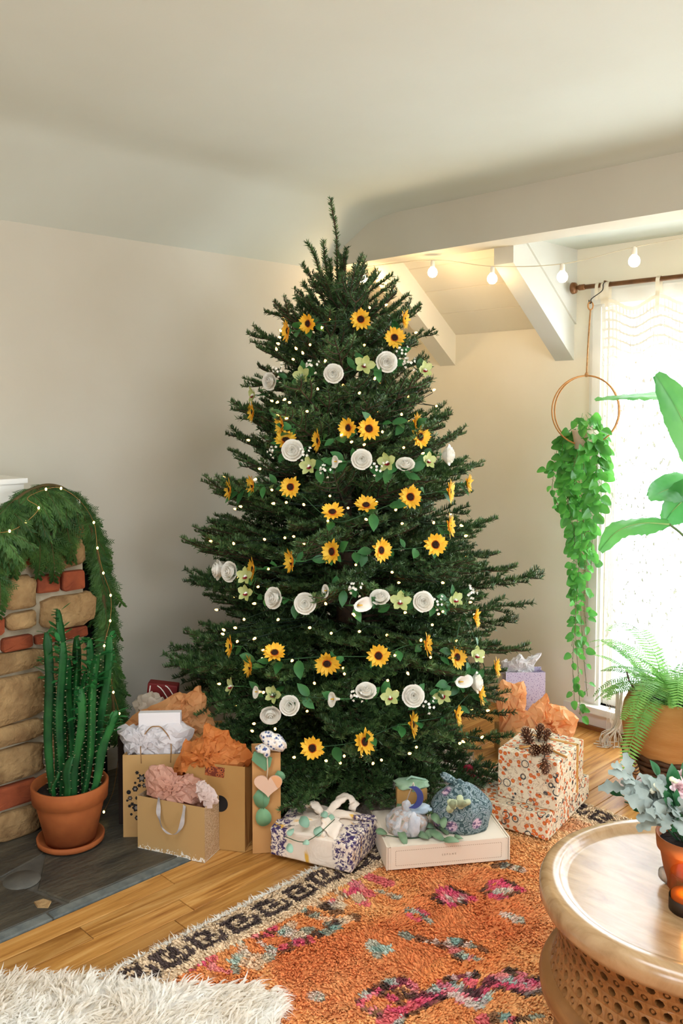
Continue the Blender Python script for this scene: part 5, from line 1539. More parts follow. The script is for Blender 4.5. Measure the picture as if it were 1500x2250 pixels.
# crimson pouch on the floor behind
kp = gp(1028, 1762); kp[2] = 0.02
cp = thing('cloth_pouch', 'crimson cloth bundle behind the teal paisley bundle', 'gift', kp)
put('cloth_body', pouch(kp, (0.055, 0.05, 0.115), 12), mat('crimson_cloth', S(168, 40, 62), S(138, 28, 48), 14, .8, .4, 20, bd=.01), cp)
put('knot', lump(kp + V3(0, 0, .112), (0.022, 0.016, 0.014), 3), mat('crimson_cloth_dark', S(150, 34, 54), S(126, 24, 44), 14, .8), cp)
# olive / bay leaves on the mailer
LEAFG = mat('bay_leaf', S(132, 158, 124), S(104, 136, 100), 14, 0.5, trans=0.1, perobj=0.3)
pts = [onbox(848, 1838), onbox(900, 1842), onbox(950, 1838), onbox(1000, 1846)]
pts[0][2] += .004
lv = []
for (px, py, rx, rz_, an) in ((838, 1828, 8, 13, 1.2), (884, 1838, 9, 20, .3), (876, 1822, 9, 17, 1.4), (930, 1836, 8, 14, 1.0), (945, 1830, 9, 16, -.8), (960, 1836, 9, 18, .9), (992, 1846, 8, 17, 1.5), (955, 1792, 9, 15, .4), (972, 1800, 8, 14, -.2), (975, 1822, 8, 15, .5), (940, 1814, 8, 15, 1.3), (882, 1758, 8, 22, -.6), (1008, 1840, 5, 10, 1.2)):
    lv.append((gp(px, py, HB + .0165 + (.012 if py > 1800 else .05)) - Hd * (.0 if py > 1810 else .02), rx * mp_, rz_ * mp_, an, unit(V3(0, 0, 1) - Hd * .5)))
sprig('bay_sprig', 'sprig of grey green bay leaves lying across the mailer box', pts, lv, 'sprig', None, LEAFG)

# ------------------------------------------------------------------ floral paper boxes
def _floral(nt, p, vec):
    base = S(224, 209, 180)
    # big dark rings with pale centres
    d = voro(nt, vec, 24, rnd_=0.85)
    ringm = ramp(nt, d, [(0.30, (0, 0, 0)), (0.32, (1, 1, 1)), (0.37, (1, 1, 1)), (0.39, (0, 0, 0))])
    cut_ = ramp(nt, noise_tex(nt, vec, 26, 1), [(0.34, (0, 0, 0)), (0.38, (1, 1, 1))])
    d2 = voro(nt, coords(nt, (1, 1, 1), (.5, .3, .8)), 56)
    fl = ramp(nt, d2, [(0.0, S(232, 176, 70)), (0.10, S(222, 120, 44)), (0.20, S(214, 132, 60)), (0.30, S(206, 92, 40))])
    pick = N(nt, 'ShaderNodeTexVoronoi'); pick.inputs['Scale'].default_value = 56; nt.links.new(coords(nt, (1, 1, 1), (.5, .3, .8)), pick.inputs[0])
    sc_ = N(nt, 'ShaderNodeSeparateColor'); nt.links.new(pick.outputs[1], sc_.inputs[0])
    pet = N(nt, 'ShaderNodeTexWave'); pet.inputs['Scale'].default_value = 30; pet.inputs['Distortion'].default_value = 6; nt.links.new(vec, pet.inputs[0])
    fm = mth(nt, 'MULTIPLY', ramp(nt, d2, [(0.40, (1, 1, 1)), (0.46, (0, 0, 0))]), mth(nt, 'GREATER_THAN', sc_.outputs[0], 0.34))
    c = mix(nt, mth(nt, 'MULTIPLY', ramp(nt, d, [(0.04, (1, 1, 1)), (0.12, (0, 0, 0))]), 0.9), base, S(176, 160, 90))
    c = mix(nt, fm, c, fl)
    c = mix(nt, mth(nt, 'MULTIPLY', ramp(nt, d2, [(0.25, (1, 1, 1)), (0.31, (0, 0, 0))]), mth(nt, 'LESS_THAN', sc_.outputs[0], 0.10)), c, S(52, 56, 62))
    c = mix(nt, mth(nt, 'MULTIPLY', ramp(nt, d2, [(0.2, (1, 1, 1)), (0.26, (0, 0, 0))]), mth(nt, 'MULTIPLY', mth(nt, 'GREATER_THAN', sc_.outputs[0], 0.3), mth(nt, 'LESS_THAN', sc_.outputs[0], 0.38))), c, S(206, 168, 170))
    c = mix(nt, mth(nt, 'MULTIPLY', ringm, cut_), c, S(50, 62, 66))
    stroke = ramp(nt, noise_tex(nt, vec, 46, 3, .5, .8), [(0.50, (0, 0, 0)), (0.54, (1, 1, 1)), (0.58, (0, 0, 0))])
    c = mix(nt, mth(nt, 'MULTIPLY', stroke, 0.7), c, S(150, 110, 80))
    nt.links.new(c, p.inputs['Base Color']); p.inputs['Specular IOR Level'].default_value = 0.35
FLOW = fabric('floral_wrapping_paper', None, _floral, 0.5)
lowF, lowR = gp(1202, 1858), gp(1293, 1760)
lowF[2] = lowR[2] = 0
Xl = unit(np.cross(unit(lowR - lowF), V3(0, 0, 1)));          # to the right-front; the front face runs along -Xl
if Xl @ Rt < 0: Xl = -Xl
Yl = unit(lowR - lowF)
LW = 0.34; LD = float(np.linalg.norm(lowR - lowF)); LH = 0.087
def giftbox(nm, label, corner, w, d, h, z, cat='gift box'):
    """corner = front right floor corner"""
    c = np.array(corner) - Xl * w / 2 + Yl * d / 2
    t = thing(nm, label, cat, (c[0], c[1], z))
    t.matrix_world = basis(Xl, Yl, V3(0, 0, 1), (c[0], c[1], z))
    v, f = rbox(w, d, h, 0.003, 1)
    link('wrapped_box', mkmesh('wrapped_box', v, f, FLOW, None, False), t)
    # paper folds at the end
    for s in (1,):
        e = B(); e.add(*prism([(w / 2, -d / 2 + .004, .002), (w / 2, d / 2 - .004, .002), (w / 2, 0.0, h * .55)], [(w / 2 + .0012, -d / 2 + .004, .002), (w / 2 + .0012, d / 2 - .004, .002), (w / 2 + .0012, 0.0, h * .55)]))
        link('paper_fold', mkmesh('paper_fold', *e.get()[:2], FLOW, None, False), t)
    return t
lo = giftbox('gift_box', 'flat box in orange floral paper, under the taller floral box', lowF, LW, LD, LH, 0.016)
upF = gp(1221, 1787, 0.016 + LH + .001) + Yl * 0.012
up_w, up_d = 0.225, 0.26
uh = (1789 - 1672) * float(Hd @ upF) / FPX * 0.98
ub = giftbox('gift_box', 'taller box in orange floral paper with pinecones on top, stacked on the flat one', upF, up_w, up_d, uh, 0.016 + LH + .0005)
GOLDR = mat('gold_satin_ribbon', S(206, 154, 84), S(186, 132, 66), 12, 0.35, stretch=(1, 1, 8))
b = B(); b.add(*box((up_w / 2 - .001, .055, 0.0), (up_w / 2 + .0022, .071, uh + .0015))); b.add(*box((-up_w / 2, .055, uh), (up_w / 2 + .002, .071, uh + .0015)))
link('ribbon', mkmesh('ribbon', *b.get()[:2], GOLDR, None, False), ub)
b = B(); b.add(*box((-.06, -.02, uh), (.10, -.004, uh + .0015)))
# pinecones
CONE = mat('pinecone_scale', S(112, 70, 44), S(72, 42, 28), 40, 0.7, perobj=0.2)
CONET = mat('pinecone_tip', S(188, 150, 116), None, rough=0.8)
def pinecone_mesh(seed, l=0.055, r0=0.021):
    r = random.Random(seed)
    b = B()
    b.add(*lathe([(0.001, 0), (r0 * .4, l * .15), (r0 * .5, l * .5), (0.001, l * .95)], 10))
    k_ = 70
    for i in range(k_):
        u = (i + .5) / k_
        a = i * 2.39996
        R = r0 * math.sin(PI * (0.12 + 0.84 * u)) ** 0.8
        el = math.radians(-25 + 95 * u)
        v, f = petal(R * 0.85 + .003, 0.0105 * (1 - .4 * u), 4, .35, 0.7, base_w=.6, fold=.25)
        v = roty(v, el); v[:, 0] += R * .25; v = rotz(v, a); v[:, 2] += l * (0.04 + .88 * u)
        b.add(v, f)
        tip = v[10]; b.add(*box(tip - .0012, tip + .0012), m=1)
    V, F, mi = b.get()
    return mkmesh('cone', V, F, [CONE, CONET], mi, False)
PCM = [pinecone_mesh(i) for i in range(2)]
zt_ = upF[2] + uh
ZTOP = 0.016 + LH + .0005 + uh
PL = [((1160, 1622), (-.3, .1, .9), 1.1, 'dark pinecone at the left end of the cluster on the floral box'), ((1185, 1612), (.2, .3, .8), 1.0, 'pinecone behind the middle of the cluster on the floral box'), ((1200, 1618), (.3, .2, .9), .85, 'pinecone at the back right of the cluster on the floral box'), ((1176, 1648), (-.5, -.6, .2), .9, 'pinecone pointing left at the front of the cluster on the floral box'), ((1197, 1646), (.3, -.6, .3), .95, 'pinecone in the right front of the cluster on the floral box'), ((1197, 1690), (0, -.25, -1), 1.0, 'pinecone hanging over the front edge of the floral box')]
for i, ((px, py), dr, s_, lb_) in enumerate(PL):
    p = gp(px, py, ZTOP + .022)
    if i == 5: p = atD(1196, 1664, upF - Hd * .022 + Hd * .0)
    d = unit(Rt * dr[0] + Hd * dr[1] + V3(0, 0, dr[2]))
    t = thing('pinecone', lb_, 'pinecone', p, 'pinecones on the floral box')
    t.matrix_world = zmat(d, p - d * .02 * (0 if i == 5 else 1), s_)
    link('cone', PCM[i % 2], t); 
    link('stalk', mkmesh('stalk', *tube([(0, 0, -.018), (0, 0, .004)], .002, 5), BARK), t)
wp2 = gp(1192, 1640, ZTOP)
br_ = thing('ribbon_bow', 'tan ribbon tied among the pinecones on the floral box', 'ribbon', wp2)
put('ribbon', tube(catmull([gp(1140, 1643, ZTOP + .003), gp(1165, 1640, ZTOP + .012), gp(1192, 1640, ZTOP + .010), gp(1215, 1650, ZTOP + .006), gp(1245, 1664, ZTOP + .002)], 6), 0.004, 6), GOLDR, br_)

# ------------------------------------------------------------------ lavender bag and the orange tissue bag on the right
def _lav(nt, p, vec):
    d = voro(nt, vec, 150)
    nt.links.new(ramp(nt, d, [(0.22, S(126, 104, 168)), (0.30, S(216, 206, 232))]), p.inputs['Base Color'])
LAV = fabric('lavender_dotted_paper', None, _lav, .5)
l0 = gp(1120, 1640); l1 = gp(1206, 1618)
l0 = atD(1108, 1632, gp(1160, 1628)); l0[2] = 0
base_ = gp(1160, 1622); 
l0 = base_ - Rt * 0.105; l1 = base_ + Rt * 0.075
ml_ = float(Hd @ base_) / FPX
hl = (1622 - 1472) * ml_
t, P, w = bag('gift_bag', 'lavender dotted gift bag with white tissue standing behind the orange tissue', l0, l1, 0.09, hl, LAV)
mound('tissue_paper', 'white tissue paper rising in peaks from the lavender bag', TISW, [(1094, 1476), (1106, 1452), (1120, 1458), (1140, 1436), (1158, 1450), (1190, 1434), (1172, 1462), (1166, 1490), (1110, 1492)], P(0, .045, 0), .03, 14, amp=.6)
o0 = gp(1118, 1662) ; o0 = gp(1102, 1668)
mo_ = float(Hd @ o0) / FPX
ho = (1668 - 1606) * mo_
t, P, w = bag('gift_bag', 'low kraft bag overflowing with orange tissue behind the floral boxes', o0 - Rt * .01, o0 + Rt * 0.22, 0.13, ho, KRAFT)
TISO2 = mat('bright_orange_tissue', S(254, 204, 148), S(250, 186, 122), 9, 0.6, trans=0.4)
mound('tissue_paper', 'tall bright orange tissue sheet between the tree and the lavender bag', TISO2, [(1088, 1510), (1104, 1492), (1126, 1502), (1150, 1496), (1156, 1530), (1150, 1560), (1184, 1590), (1180, 1626), (1140, 1636), (1096, 1610)], P(0, .075, 0), .035, 63, amp=.6)
mound('tissue_paper', 'big bright orange tissue puff right behind the floral boxes', TISO2, [(1104, 1604), (1130, 1560), (1150, 1566), (1176, 1544), (1200, 1522), (1206, 1548), (1240, 1552), (1272, 1580), (1262, 1612), (1252, 1640), (1190, 1652), (1110, 1640)], P(0, .04, 0), .05, 61, amp=.7)
# ------------------------------------------------------------------ curtain rod, lace curtain
RODM = mat('bronze_wood', S(140, 96, 56), S(112, 74, 42), 20, 0.4, metal=0.3)
YR = YW - 0.085
ZR = float(atY(1290, 630, YR)[2])
xr0 = float(atY(1262, 632, YR)[0])
rd = thing('curtain_rod', 'bronze curtain rod with round finial above the window', 'curtain rod', (xr0, YR, ZR))
put('rod', tube([(xr0 + .02, YR, ZR), (XR - .1, YR, ZR)], 0.0105, 12), RODM, rd)
fn = B()
fn.add(*tube([(xr0 - .012, YR, ZR), (xr0 - .010, YR, ZR), (xr0 + .004, YR, ZR), (xr0 + .010, YR, ZR)], [0.018, 0.027, 0.025, 0.010], 20))
fn.add(*tube([(xr0 + .008, YR, ZR), (xr0 + .02, YR, ZR), (xr0 + .024, YR, ZR), (xr0 + .05, YR, ZR), (xr0 + .054, YR, ZR)], [0.008, 0.008, 0.0135, 0.0135, 0.0105], 16))
put('finial', fn, RODM, rd)
put('bracket', tube([(xr0 + .15, YW - .002, ZR + .012), (xr0 + .15, YR, ZR + .014), (xr0 + .15, YR, ZR - .004)], 0.006, 8), RODM, rd)
put('bracket', tube([(-0.3, YW - .002, ZR + .012), (-0.3, YR, ZR + .014), (-0.3, YR, ZR - .004)], 0.006, 8), RODM, rd)
LACE, nt, p = nodes('lace_curtain')
uvn = N(nt, 'ShaderNodeTexCoord')
mp1 = N(nt, 'ShaderNodeMapping'); nt.links.new(uvn.outputs['UV'], mp1.inputs[0])
sx = N(nt, 'ShaderNodeSeparateXYZ'); nt.links.new(mp1.outputs[0], sx.inputs[0])
def thread(sock, per, w):
    fr = mth(nt, 'FRACT', mth(nt, 'MULTIPLY', sock, per))
    return mth(nt, 'LESS_THAN', fr, w)
wob = noise_tex(nt, mp1.outputs[0], 30, 2)
ux = mth(nt, 'ADD', sx.outputs[0], mth(nt, 'MULTIPLY', wob, 0.006))
vy = mth(nt, 'ADD', sx.outputs[1], mth(nt, 'MULTIPLY', wob, 0.008))
net = mth(nt, 'MAXIMUM', thread(ux, 62, 0.26), thread(vy, 48, 0.26))
fine = mth(nt, 'MAXIMUM', thread(ux, 150, 0.25), mth(nt, 'GREATER_THAN', noise_tex(nt, mp1.outputs[0], 60, 3), 0.62))
topm = ramp(nt, sx.outputs[1], [(0.10, (1, 1, 1)), (0.16, (0, 0, 0))])
al = mth(nt, 'ADD', mth(nt, 'MULTIPLY', net, topm), mth(nt, 'MULTIPLY', fine, mth(nt, 'SUBTRACT', 1.0, topm)))
dif = N(nt, 'ShaderNodeBsdfDiffuse'); dif.inputs[0].default_value = S(244, 240, 228)
trl = N(nt, 'ShaderNodeBsdfTranslucent'); trl.inputs[0].default_value = S(248, 244, 234)
tra = N(nt, 'ShaderNodeBsdfTransparent')
m1_ = N(nt, 'ShaderNodeMixShader'); m1_.inputs[0].default_value = 0.025
nt.links.new(dif.outputs[0], m1_.inputs[1]); nt.links.new(trl.outputs[0], m1_.inputs[2])
m2_ = N(nt, 'ShaderNodeMixShader'); nt.links.new(al, m2_.inputs[0]); nt.links.new(tra.outputs[0], m2_.inputs[1]); nt.links.new(m1_.outputs[0], m2_.inputs[2])
nt.links.new(m2_.outputs[0], nt.nodes['Material Output'].inputs[0])
LACES = mat('curtain_tape', S(236, 226, 204), S(228, 216, 190), 20, 0.9, trans=0.25)
cu = thing('lace_curtain', 'long white crocheted lace curtain hanging from the bronze rod by loops', 'curtain', (-1.2, YR, ZR))
xa = float(atY(1322, 650, YR)[0]); xb = 0.45
W_ = xb - xa
ztop = ZR - 0.075; zbot = 0.03
nu, nv = 120, 26
tie = 0.235
V = []; UV = []
for i in range(nu):
    u = i / (nu - 1)
    ph = (u * W_ - 0.03) / tie
    sag = 0.045 * (0.5 - 0.5 * math.cos(2 * PI * ph)) if True else 0
    for j in range(nv):
        v_ = j / (nv - 1)
        gat = 1 - 0.04 * math.sin(v_ * PI)
        x_ = xa + u * W_ + (0.05 * v_ if u < 0.02 else 0.05 * v_ * (1 - u))
        y_ = YR + 0.02 * math.sin(u * 46) * (0.3 + 0.7 * v_) + 0.012 * math.sin(u * 17 + 2 * v_)
        z_ = (ztop - sag * (1 - v_)) * (1 - v_) + zbot * v_
        V.append((x_, y_, z_)); UV.append((u * W_, v_))
o = put('curtain_panel', (V, gridf(nu, nv)), LACE, cu)
uvl = o.data.uv_layers.new(name='UVMap')
li = np.empty(len(o.data.loops), np.int32); o.data.loops.foreach_get('vertex_index', li)
uvl.data.foreach_set('uv', np.array(UV, np.float32)[li].ravel())
hem = catmull([(xa + u * W_ + .0, YR - .003, ztop - 0.045 * (0.5 - 0.5 * math.cos(2 * PI * (u * W_ - .03) / tie)) + .004) for u in np.linspace(0, 1, 100)], 1)
b = B(); 
for k_ in range(len(hem) - 1):
    a_, c_ = hem[k_], hem[k_ + 1]
    b.add([a_ + V3(0, 0, .008), a_ - V3(0, 0, .008), c_ - V3(0, 0, .008), c_ + V3(0, 0, .008)], [(0, 1, 2, 3)])
bw = bmesh.new(); bw.free()
hv_ = []
for q in hem: hv_ += [q + V3(0, 0, .008), q - V3(0, 0, .008)]
put('scalloped_hem', (hv_, [(2 * i, 2 * i + 1, 2 * i + 3, 2 * i + 2) for i in range(len(hem) - 1)]), LACES, cu)
def loop_tie(x_, w, tail):
    pts = [(x_, YR - .012, ZR - .085 - tail), (x_, YR - .015, ZR - .03), (x_, YR - .013, ZR), (x_, YR, ZR + .0135), (x_, YR + .013, ZR), (x_, YR + .013, ZR - .06)]
    c_ = catmull(pts, 5); V = []
    for q in c_: V += [q - V3(w, 0, 0), q + V3(w, 0, 0)]
    put('hanging_loop', (V, [(2 * i, 2 * i + 1, 2 * i + 3, 2 * i + 2) for i in range(len(c_) - 1)]), LACES, cu)
loop_tie(xa + .01, 0.010, 0.0); loop_tie(xa - .02, 0.008, -.02)
k_ = 0
x_ = xa + 0.03
while x_ < xb:
    loop_tie(x_, 0.009, 0.015 if k_ != 1 else 0.05); x_ += tie; k_ += 1
# the hem of the curtain pools on the floor beside the planter
FRG = mat('white_fringe', S(244, 240, 230), S(226, 218, 202), 30, 0.9, trans=0.2)
cp0 = atY(1352, 1560, YR - .06); 
b = B()
for k_ in range(26):
    a_ = gp(1345 + rnd.uniform(-3, 16), 1640); 
    st_ = atY(1352 + rnd.uniform(0, 18), 1520, YR - .02); mid_ = atY(1350 + rnd.uniform(-4, 14), 1590, YR - .05)
    en_ = gp(1338 + rnd.uniform(-22, 30), 1638 + rnd.uniform(-8, 8)) + V3(0, 0, .004)
    b.add(*tube(catmull([st_, mid_, en_ + V3(0, 0, .04), en_, en_ + Rt * rnd.uniform(-.04, .03)], 4), 0.0022, 4))
o = put('fringe', b, FRG, cu); o['kind'] = 'stuff'

# ------------------------------------------------------------------ hanging hoop planter
RATT = mat('rattan', S(196, 140, 78), S(176, 120, 62), 20, 0.5)
ROPE = mat('jute_rope', S(190, 146, 96), S(150, 108, 64), 60, 0.9, 0.5, 120)
IVY = mat('heartleaf', S(104, 176, 74), S(64, 138, 58), 7, 0.35, trans=0.38, perobj=0.7)
VINE = mat('vine_stem', S(120, 106, 60), S(92, 96, 50), 20, 0.7)
YP = 3.50
hc = atY(1287, 902, YP); Rh = (902 - 826) * float(Hd @ hc) / FPX
hp_ = thing('hanging_planter', 'trailing heartleaf plant in a double rattan hoop hung from the curtain rod', 'hanging plant', hc)
ring_t = atY(1297, 672, YP)
put('hanging_ring', tube([ring_t + Rt * .011 * math.cos(a) + V3(0, 0, .017) * math.sin(a) for a in np.linspace(0, 2 * PI, 21)[:-1]], 0.003, 8, closed=True), RATT, hp_)
hk = [V3(ring_t[0] - .002, YR - .004, ZR + .012), V3(ring_t[0] - .006, YR - .014, ZR), V3(ring_t[0], YR - .035, ZR - .03), ring_t + V3(.004, 0, .030), ring_t + V3(.004, 0, .014), ring_t + V3(-.006, 0, .012), ring_t + V3(-.008, 0, .026)]
put('hook', tube(catmull([V3(ring_t[0] + .004, YR + .012, ZR + .004)] + hk, 5), 0.0022, 6), IRON, hp_)
rp_ = [ring_t - V3(0, 0, .018), atY(1292, 750, YP), hc + V3(0, 0, Rh + .004)]
put('rope', tube(catmull(rp_, 6), 0.0034, 6), ROPE, hp_)
put('rope_knot', tube([hc + V3(0, 0, Rh - .006), hc + V3(0, 0, Rh + .006), hc + V3(0, 0, Rh + .014)], [0.006, 0.009, 0.005], 10), ROPE, hp_)
for sx_, ang in ((1.0, 0.12), (0.93, -0.62)):
    dx = V3(math.cos(ang), math.sin(ang), 0); dx = Rt * math.cos(ang) + Hd * math.sin(ang)
    put('hoop', tube([hc + dx * Rh * 1.02 * sx_ * math.cos(a) + V3(0, 0, Rh * math.sin(a)) for a in np.linspace(0, 2 * PI, 49)[:-1]], 0.0034, 8, closed=True), RATT, hp_)
pb = hc + V3(0, 0, -Rh * 0.98)
put('pot', lathe([(0.001, 0.0), (0.045, 0.0), (0.058, 0.075), (0.062, 0.085), (0.055, 0.085), (0.05, 0.07), (0.001, 0.07)], 28, pb + V3(0, 0, -.02)), mat('white_pot', S(224, 206, 184), S(214, 194, 170), 8, .5), hp_)
def heart_leaf(l, w, seed):
    r = random.Random(seed)
    V = [(0, 0, 0)]
    n = 16
    for i in range(n):
        a = -PI + 2 * PI * (i + .5) / n
        rr = 1.0 - 0.28 * (abs(a) / PI) ** 6 * 2
        x_ = 0.5 * l + 0.62 * l * math.cos(a) * (1.0 if math.cos(a) > 0 else 0.86) * rr
        y_ = 0.5 * w * math.sin(a) * (1 - 0.30 * max(0, math.cos(a))) 
        V.append((x_ if abs(a) < 2.9 else 0.06 * l, y_, -0.25 * l * (x_ / l) ** 2 + 0.35 * abs(y_) - 0.0))
    V[0] = (0.45 * l, 0, -0.05 * l)
    b = B(); b.add(V, [(0, 1 + i, 1 + (i + 1) % n) for i in range(n)])
    b.add(*tube([(-0.02, 0, 0.004), (0.10 * l, 0, 0)], 0.0009, 4))
    return m_of(b, 'leaf', IVY)
HL = [heart_leaf(0.046, 0.042, 1), heart_leaf(0.036, 0.031, 2), heart_leaf(0.028, 0.022, 3)]
vr = random.Random(21)
soil = pb + V3(0, 0, .06)
mh = float(Hd @ hc) / FPX
def hang_leaf(p, big, out):
    d = unit(out * vr.uniform(.4, 1.2) + V3(0, 0, vr.uniform(-1.4, -.1)) - Hd * vr.uniform(0, .8) + Rt * vr.uniform(-.5, .5))
    up = unit(-Hd * vr.uniform(.4, 1.4) + V3(0, 0, vr.uniform(0, .9)) + Rt * vr.uniform(-.7, .7))
    me = HL[0] if big > .66 else HL[1] if big > .33 else HL[2]
    link('leaf', me, hp_, xmat(d, up, p - hc + d * .012, vr.uniform(.8, 1.15)))
for k_ in range(52):                         # the full crown
    a = vr.uniform(0, 2 * PI); r = vr.uniform(.01, .095); 
    o_ = Rt * math.cos(a) + Hd * math.sin(a)
    p = soil + o_ * r * .8 + V3(0, 0, vr.uniform(-.02, .085) - r * .5)
    hang_leaf(p, vr.uniform(.3, 1), o_)
VN = [([(1262, 930), (1236, 975), (1240, 1030), (1246, 1100), (1250, 1170)], 1), ([(1285, 920), (1262, 990), (1262, 1060), (1268, 1140), (1262, 1220), (1268, 1300)], 1), ([(1300, 930), (1310, 990), (1308, 1060), (1296, 1130), (1290, 1210), (1283, 1290), (1286, 1370)], .9), ([(1275, 930), (1250, 1000), (1244, 1080), (1256, 1160), (1266, 1240), (1262, 1330), (1256, 1420)], .7), ([(1290, 940), (1282, 1020), (1284, 1110), (1276, 1200), (1268, 1290), (1264, 1390), (1270, 1480), (1274, 1570)], .5), ([(1280, 940), (1270, 1040), (1286, 1140), (1284, 1240), (1276, 1340), (1282, 1440), (1290, 1530)], .45), ([(1252, 940), (1226, 980), (1216, 1040), (1214, 1085), (1234, 1120)], .6), ([(1310, 935), (1320, 1000), (1312, 1090), (1302, 1170), (1298, 1250)], .9), ([(1266, 1000), (1248, 1090), (1262, 1180), (1258, 1260), (1264, 1350), (1258, 1450), (1262, 1550)], .4)]
for pts, big in VN:
    dy = vr.uniform(-.06, .03)
    c_ = catmull([atY(x, y, YP + dy * min(1, (y - 900) / 60)) for x, y in pts], 6)
    c_[0] = soil + (c_[0] - soil) * .6
    put('vine', tube(c_, 0.0013, 5), VINE, hp_)
    for i in range(2, len(c_)):
        u = i / len(c_)
        for q in range(2 if u < .5 else 1):
            if vr.random() < (0.95 if u < .45 else .75):
                hang_leaf(c_[i], big * (1.15 - .55 * u) + vr.uniform(-.2, .2), Rt * vr.choice((-1, 1)))
hang_leaf(atY(1205, 1030, YP - .02), .9, -Rt)

# ------------------------------------------------------------------ fern in a tan planter on a rattan stand
FERN = mat('fern_green', S(150, 200, 104), S(112, 172, 84), 8, 0.5, trans=0.4, perobj=0.5)
def fern_proto(seed, L_=0.5, droop=0.8):
    r = random.Random(seed)
    b = B()
    n = 16
    u = np.linspace(0, 1, n)
    ang = np.interp(u, [0, .35, 1], [1.15, 0.25, -droop])
    seg = L_ / (n - 1)
    main = np.cumsum(np.c_[np.cos(ang) * seg, 0 * ang, np.sin(ang) * seg], axis=0); main -= main[0]
    b.add(*tube(main, np.linspace(0.0022, 0.0007, n), 4))
    m = 36
    for i in range(m):
        q = 0.08 + 0.91 * i / m
        p0 = np.array([np.interp(q, u, main[:, k]) for k in range(3)])
        t = unit(np.array([np.interp(min(1, q + .03), u, main[:, k]) for k in range(3)]) - p0)
        nrm = np.cross(t, V3(0, 1, 0)); 
        if nrm[2] > 0: nrm = -nrm
        nrm = -nrm
        l = L_ * 0.115 * math.sin(PI * (0.12 + .86 * q)) ** 0.7 + .004
        for s in (1, -1):
            d = unit(V3(0, s, 0) + t * 0.28 - nrm * .12 + nrm * r.uniform(-.08, .08))
            w = t * 0.0042
            e = p0 + d * l
            md = p0 + d * l * .5
            b.add([p0 - w * .6, p0 + w * .6, md + w, md - w, e], [(0, 1, 2, 3), (3, 2, 4)])
    return m_of(b, 'frond', FERN, False)
FP = [fern_proto(1, .50, 1.1), fern_proto(2, .42, .9), fern_proto(3, .56, 1.35), fern_proto(4, .36, .5)]
fc = gp(1480, 1728); mfc = float(Hd @ fc) / FPX
PLN = mat('tan_woven_planter', S(196, 142, 84), S(180, 124, 66), 6, 0.8, 0.5, 40, stretch=(1, 1, 4))
RATD = mat('dark_rattan', S(96, 62, 38), S(60, 38, 24), 26, 0.6)
LEGW = mat('tan_wood', S(178, 124, 74), S(160, 106, 60), 10, 0.5, stretch=(6, 6, 1))
fs = thing('plant_stand', 'dark rattan plant stand with short wooden legs under the fern', 'plant stand', (fc[0], fc[1], 0))
zS = 0.085
for k_ in range(4):
    put('coil', tube([(fc[0] + (0.185 + .004 * math.sin(k_ * 2)) * math.cos(a), fc[1] + (0.185 + .004 * math.sin(k_ * 2)) * math.sin(a), zS + .012 + k_ * .018 + .003 * math.sin(a * 14 + k_ * PI)) for a in np.linspace(0, 2 * PI, 81)[:-1]], 0.0095, 7, closed=True), RATD, fs)
put('stand_plate', lathe([(0.001, zS + .004), (0.18, zS + .004), (0.18, zS + .016), (0.001, zS + .016)], 32, (fc[0], fc[1], 0)), RATD, fs)
for a in (0.6, 2.2, 3.9, 5.4):
    ca, sa = math.cos(a), math.sin(a)
    put('leg', tube([(fc[0] + .17 * ca, fc[1] + .17 * sa, 0), (fc[0] + .155 * ca, fc[1] + .155 * sa, zS + .01)], [0.013, 0.018], 10), LEGW, fs)
zP = zS + .018
hP = 0.275
pf = thing('potted_fern', 'large green fern in a tan rounded planter beside the window', 'plant', (fc[0], fc[1], zP))
Rp = 0.205
put('planter', lathe([(0.001, 0.001), (0.15, 0.001), (0.172, 0.03), (0.196, .10), (Rp, .16), (0.198, .22), (0.178, hP - .008), (0.176, hP), (0.168, hP), (0.168, hP - .04), (0.001, hP - .045)], 40, (fc[0], fc[1], zP)), PLN, pf)
put('soil', lathe([(0.168, hP - .038), (0.08, hP - .03), (0.001, hP - .03)], 24, (fc[0], fc[1], zP)), SOIL, pf)
# striped rope handle at the left of the planter
hpts = [atD(1368, 1632, fc - Hd * .10), atD(1378, 1655, fc - Hd * .13), atD(1392, 1680, fc - Hd * .15), atD(1398, 1700, fc - Hd * .15)]
b = B(); pth = catmull(hpts, 6)
for i in range(len(pth) - 1): b.add(*tube([pth[i], (pth[i] + pth[i + 1]) / 2, pth[i + 1]], [0.012, 0.015, 0.012], 8), m=i % 2)
put('rope_handle', b, [ROPE, RATD], pf)
put('dry_stem', tube(catmull([atD(1376, 1475, fc - Hd * .05), atD(1384, 1500, fc - Hd * .06), atD(1400, 1520, fc - Hd * .05), atD(1420, 1535, fc)], 5), 0.0035, 5), BARK, pf)
fr_ = random.Random(4)
for i in range(64):
    a = 2 * PI * i * 0.381966 * 1.0
    o_ = V3(math.cos(a), math.sin(a), 0)
    r_ = fr_.uniform(0.0, 0.14)
    tilt = fr_.uniform(-.5, .2) if i % 3 == 0 else fr_.uniform(.1, 1.1)
    k_ = fr_.random()
    d = unit(o_ + V3(0, 0, tilt))
    s = fr_.uniform(.7, 1.0)
    # towards the window there is less room
    p = V3(fc[0], fc[1], zP + hP - .03) + o_ * r_
    reach = 0.40 * s
    if fc[1] + o_[1] * reach > YR - .08: s *= .45
    link('frond', FP[int(k_ * 4)], pf, xmat(d, V3(0, 0, 1) + o_ * .2, p - V3(fc[0], fc[1], zP), s))

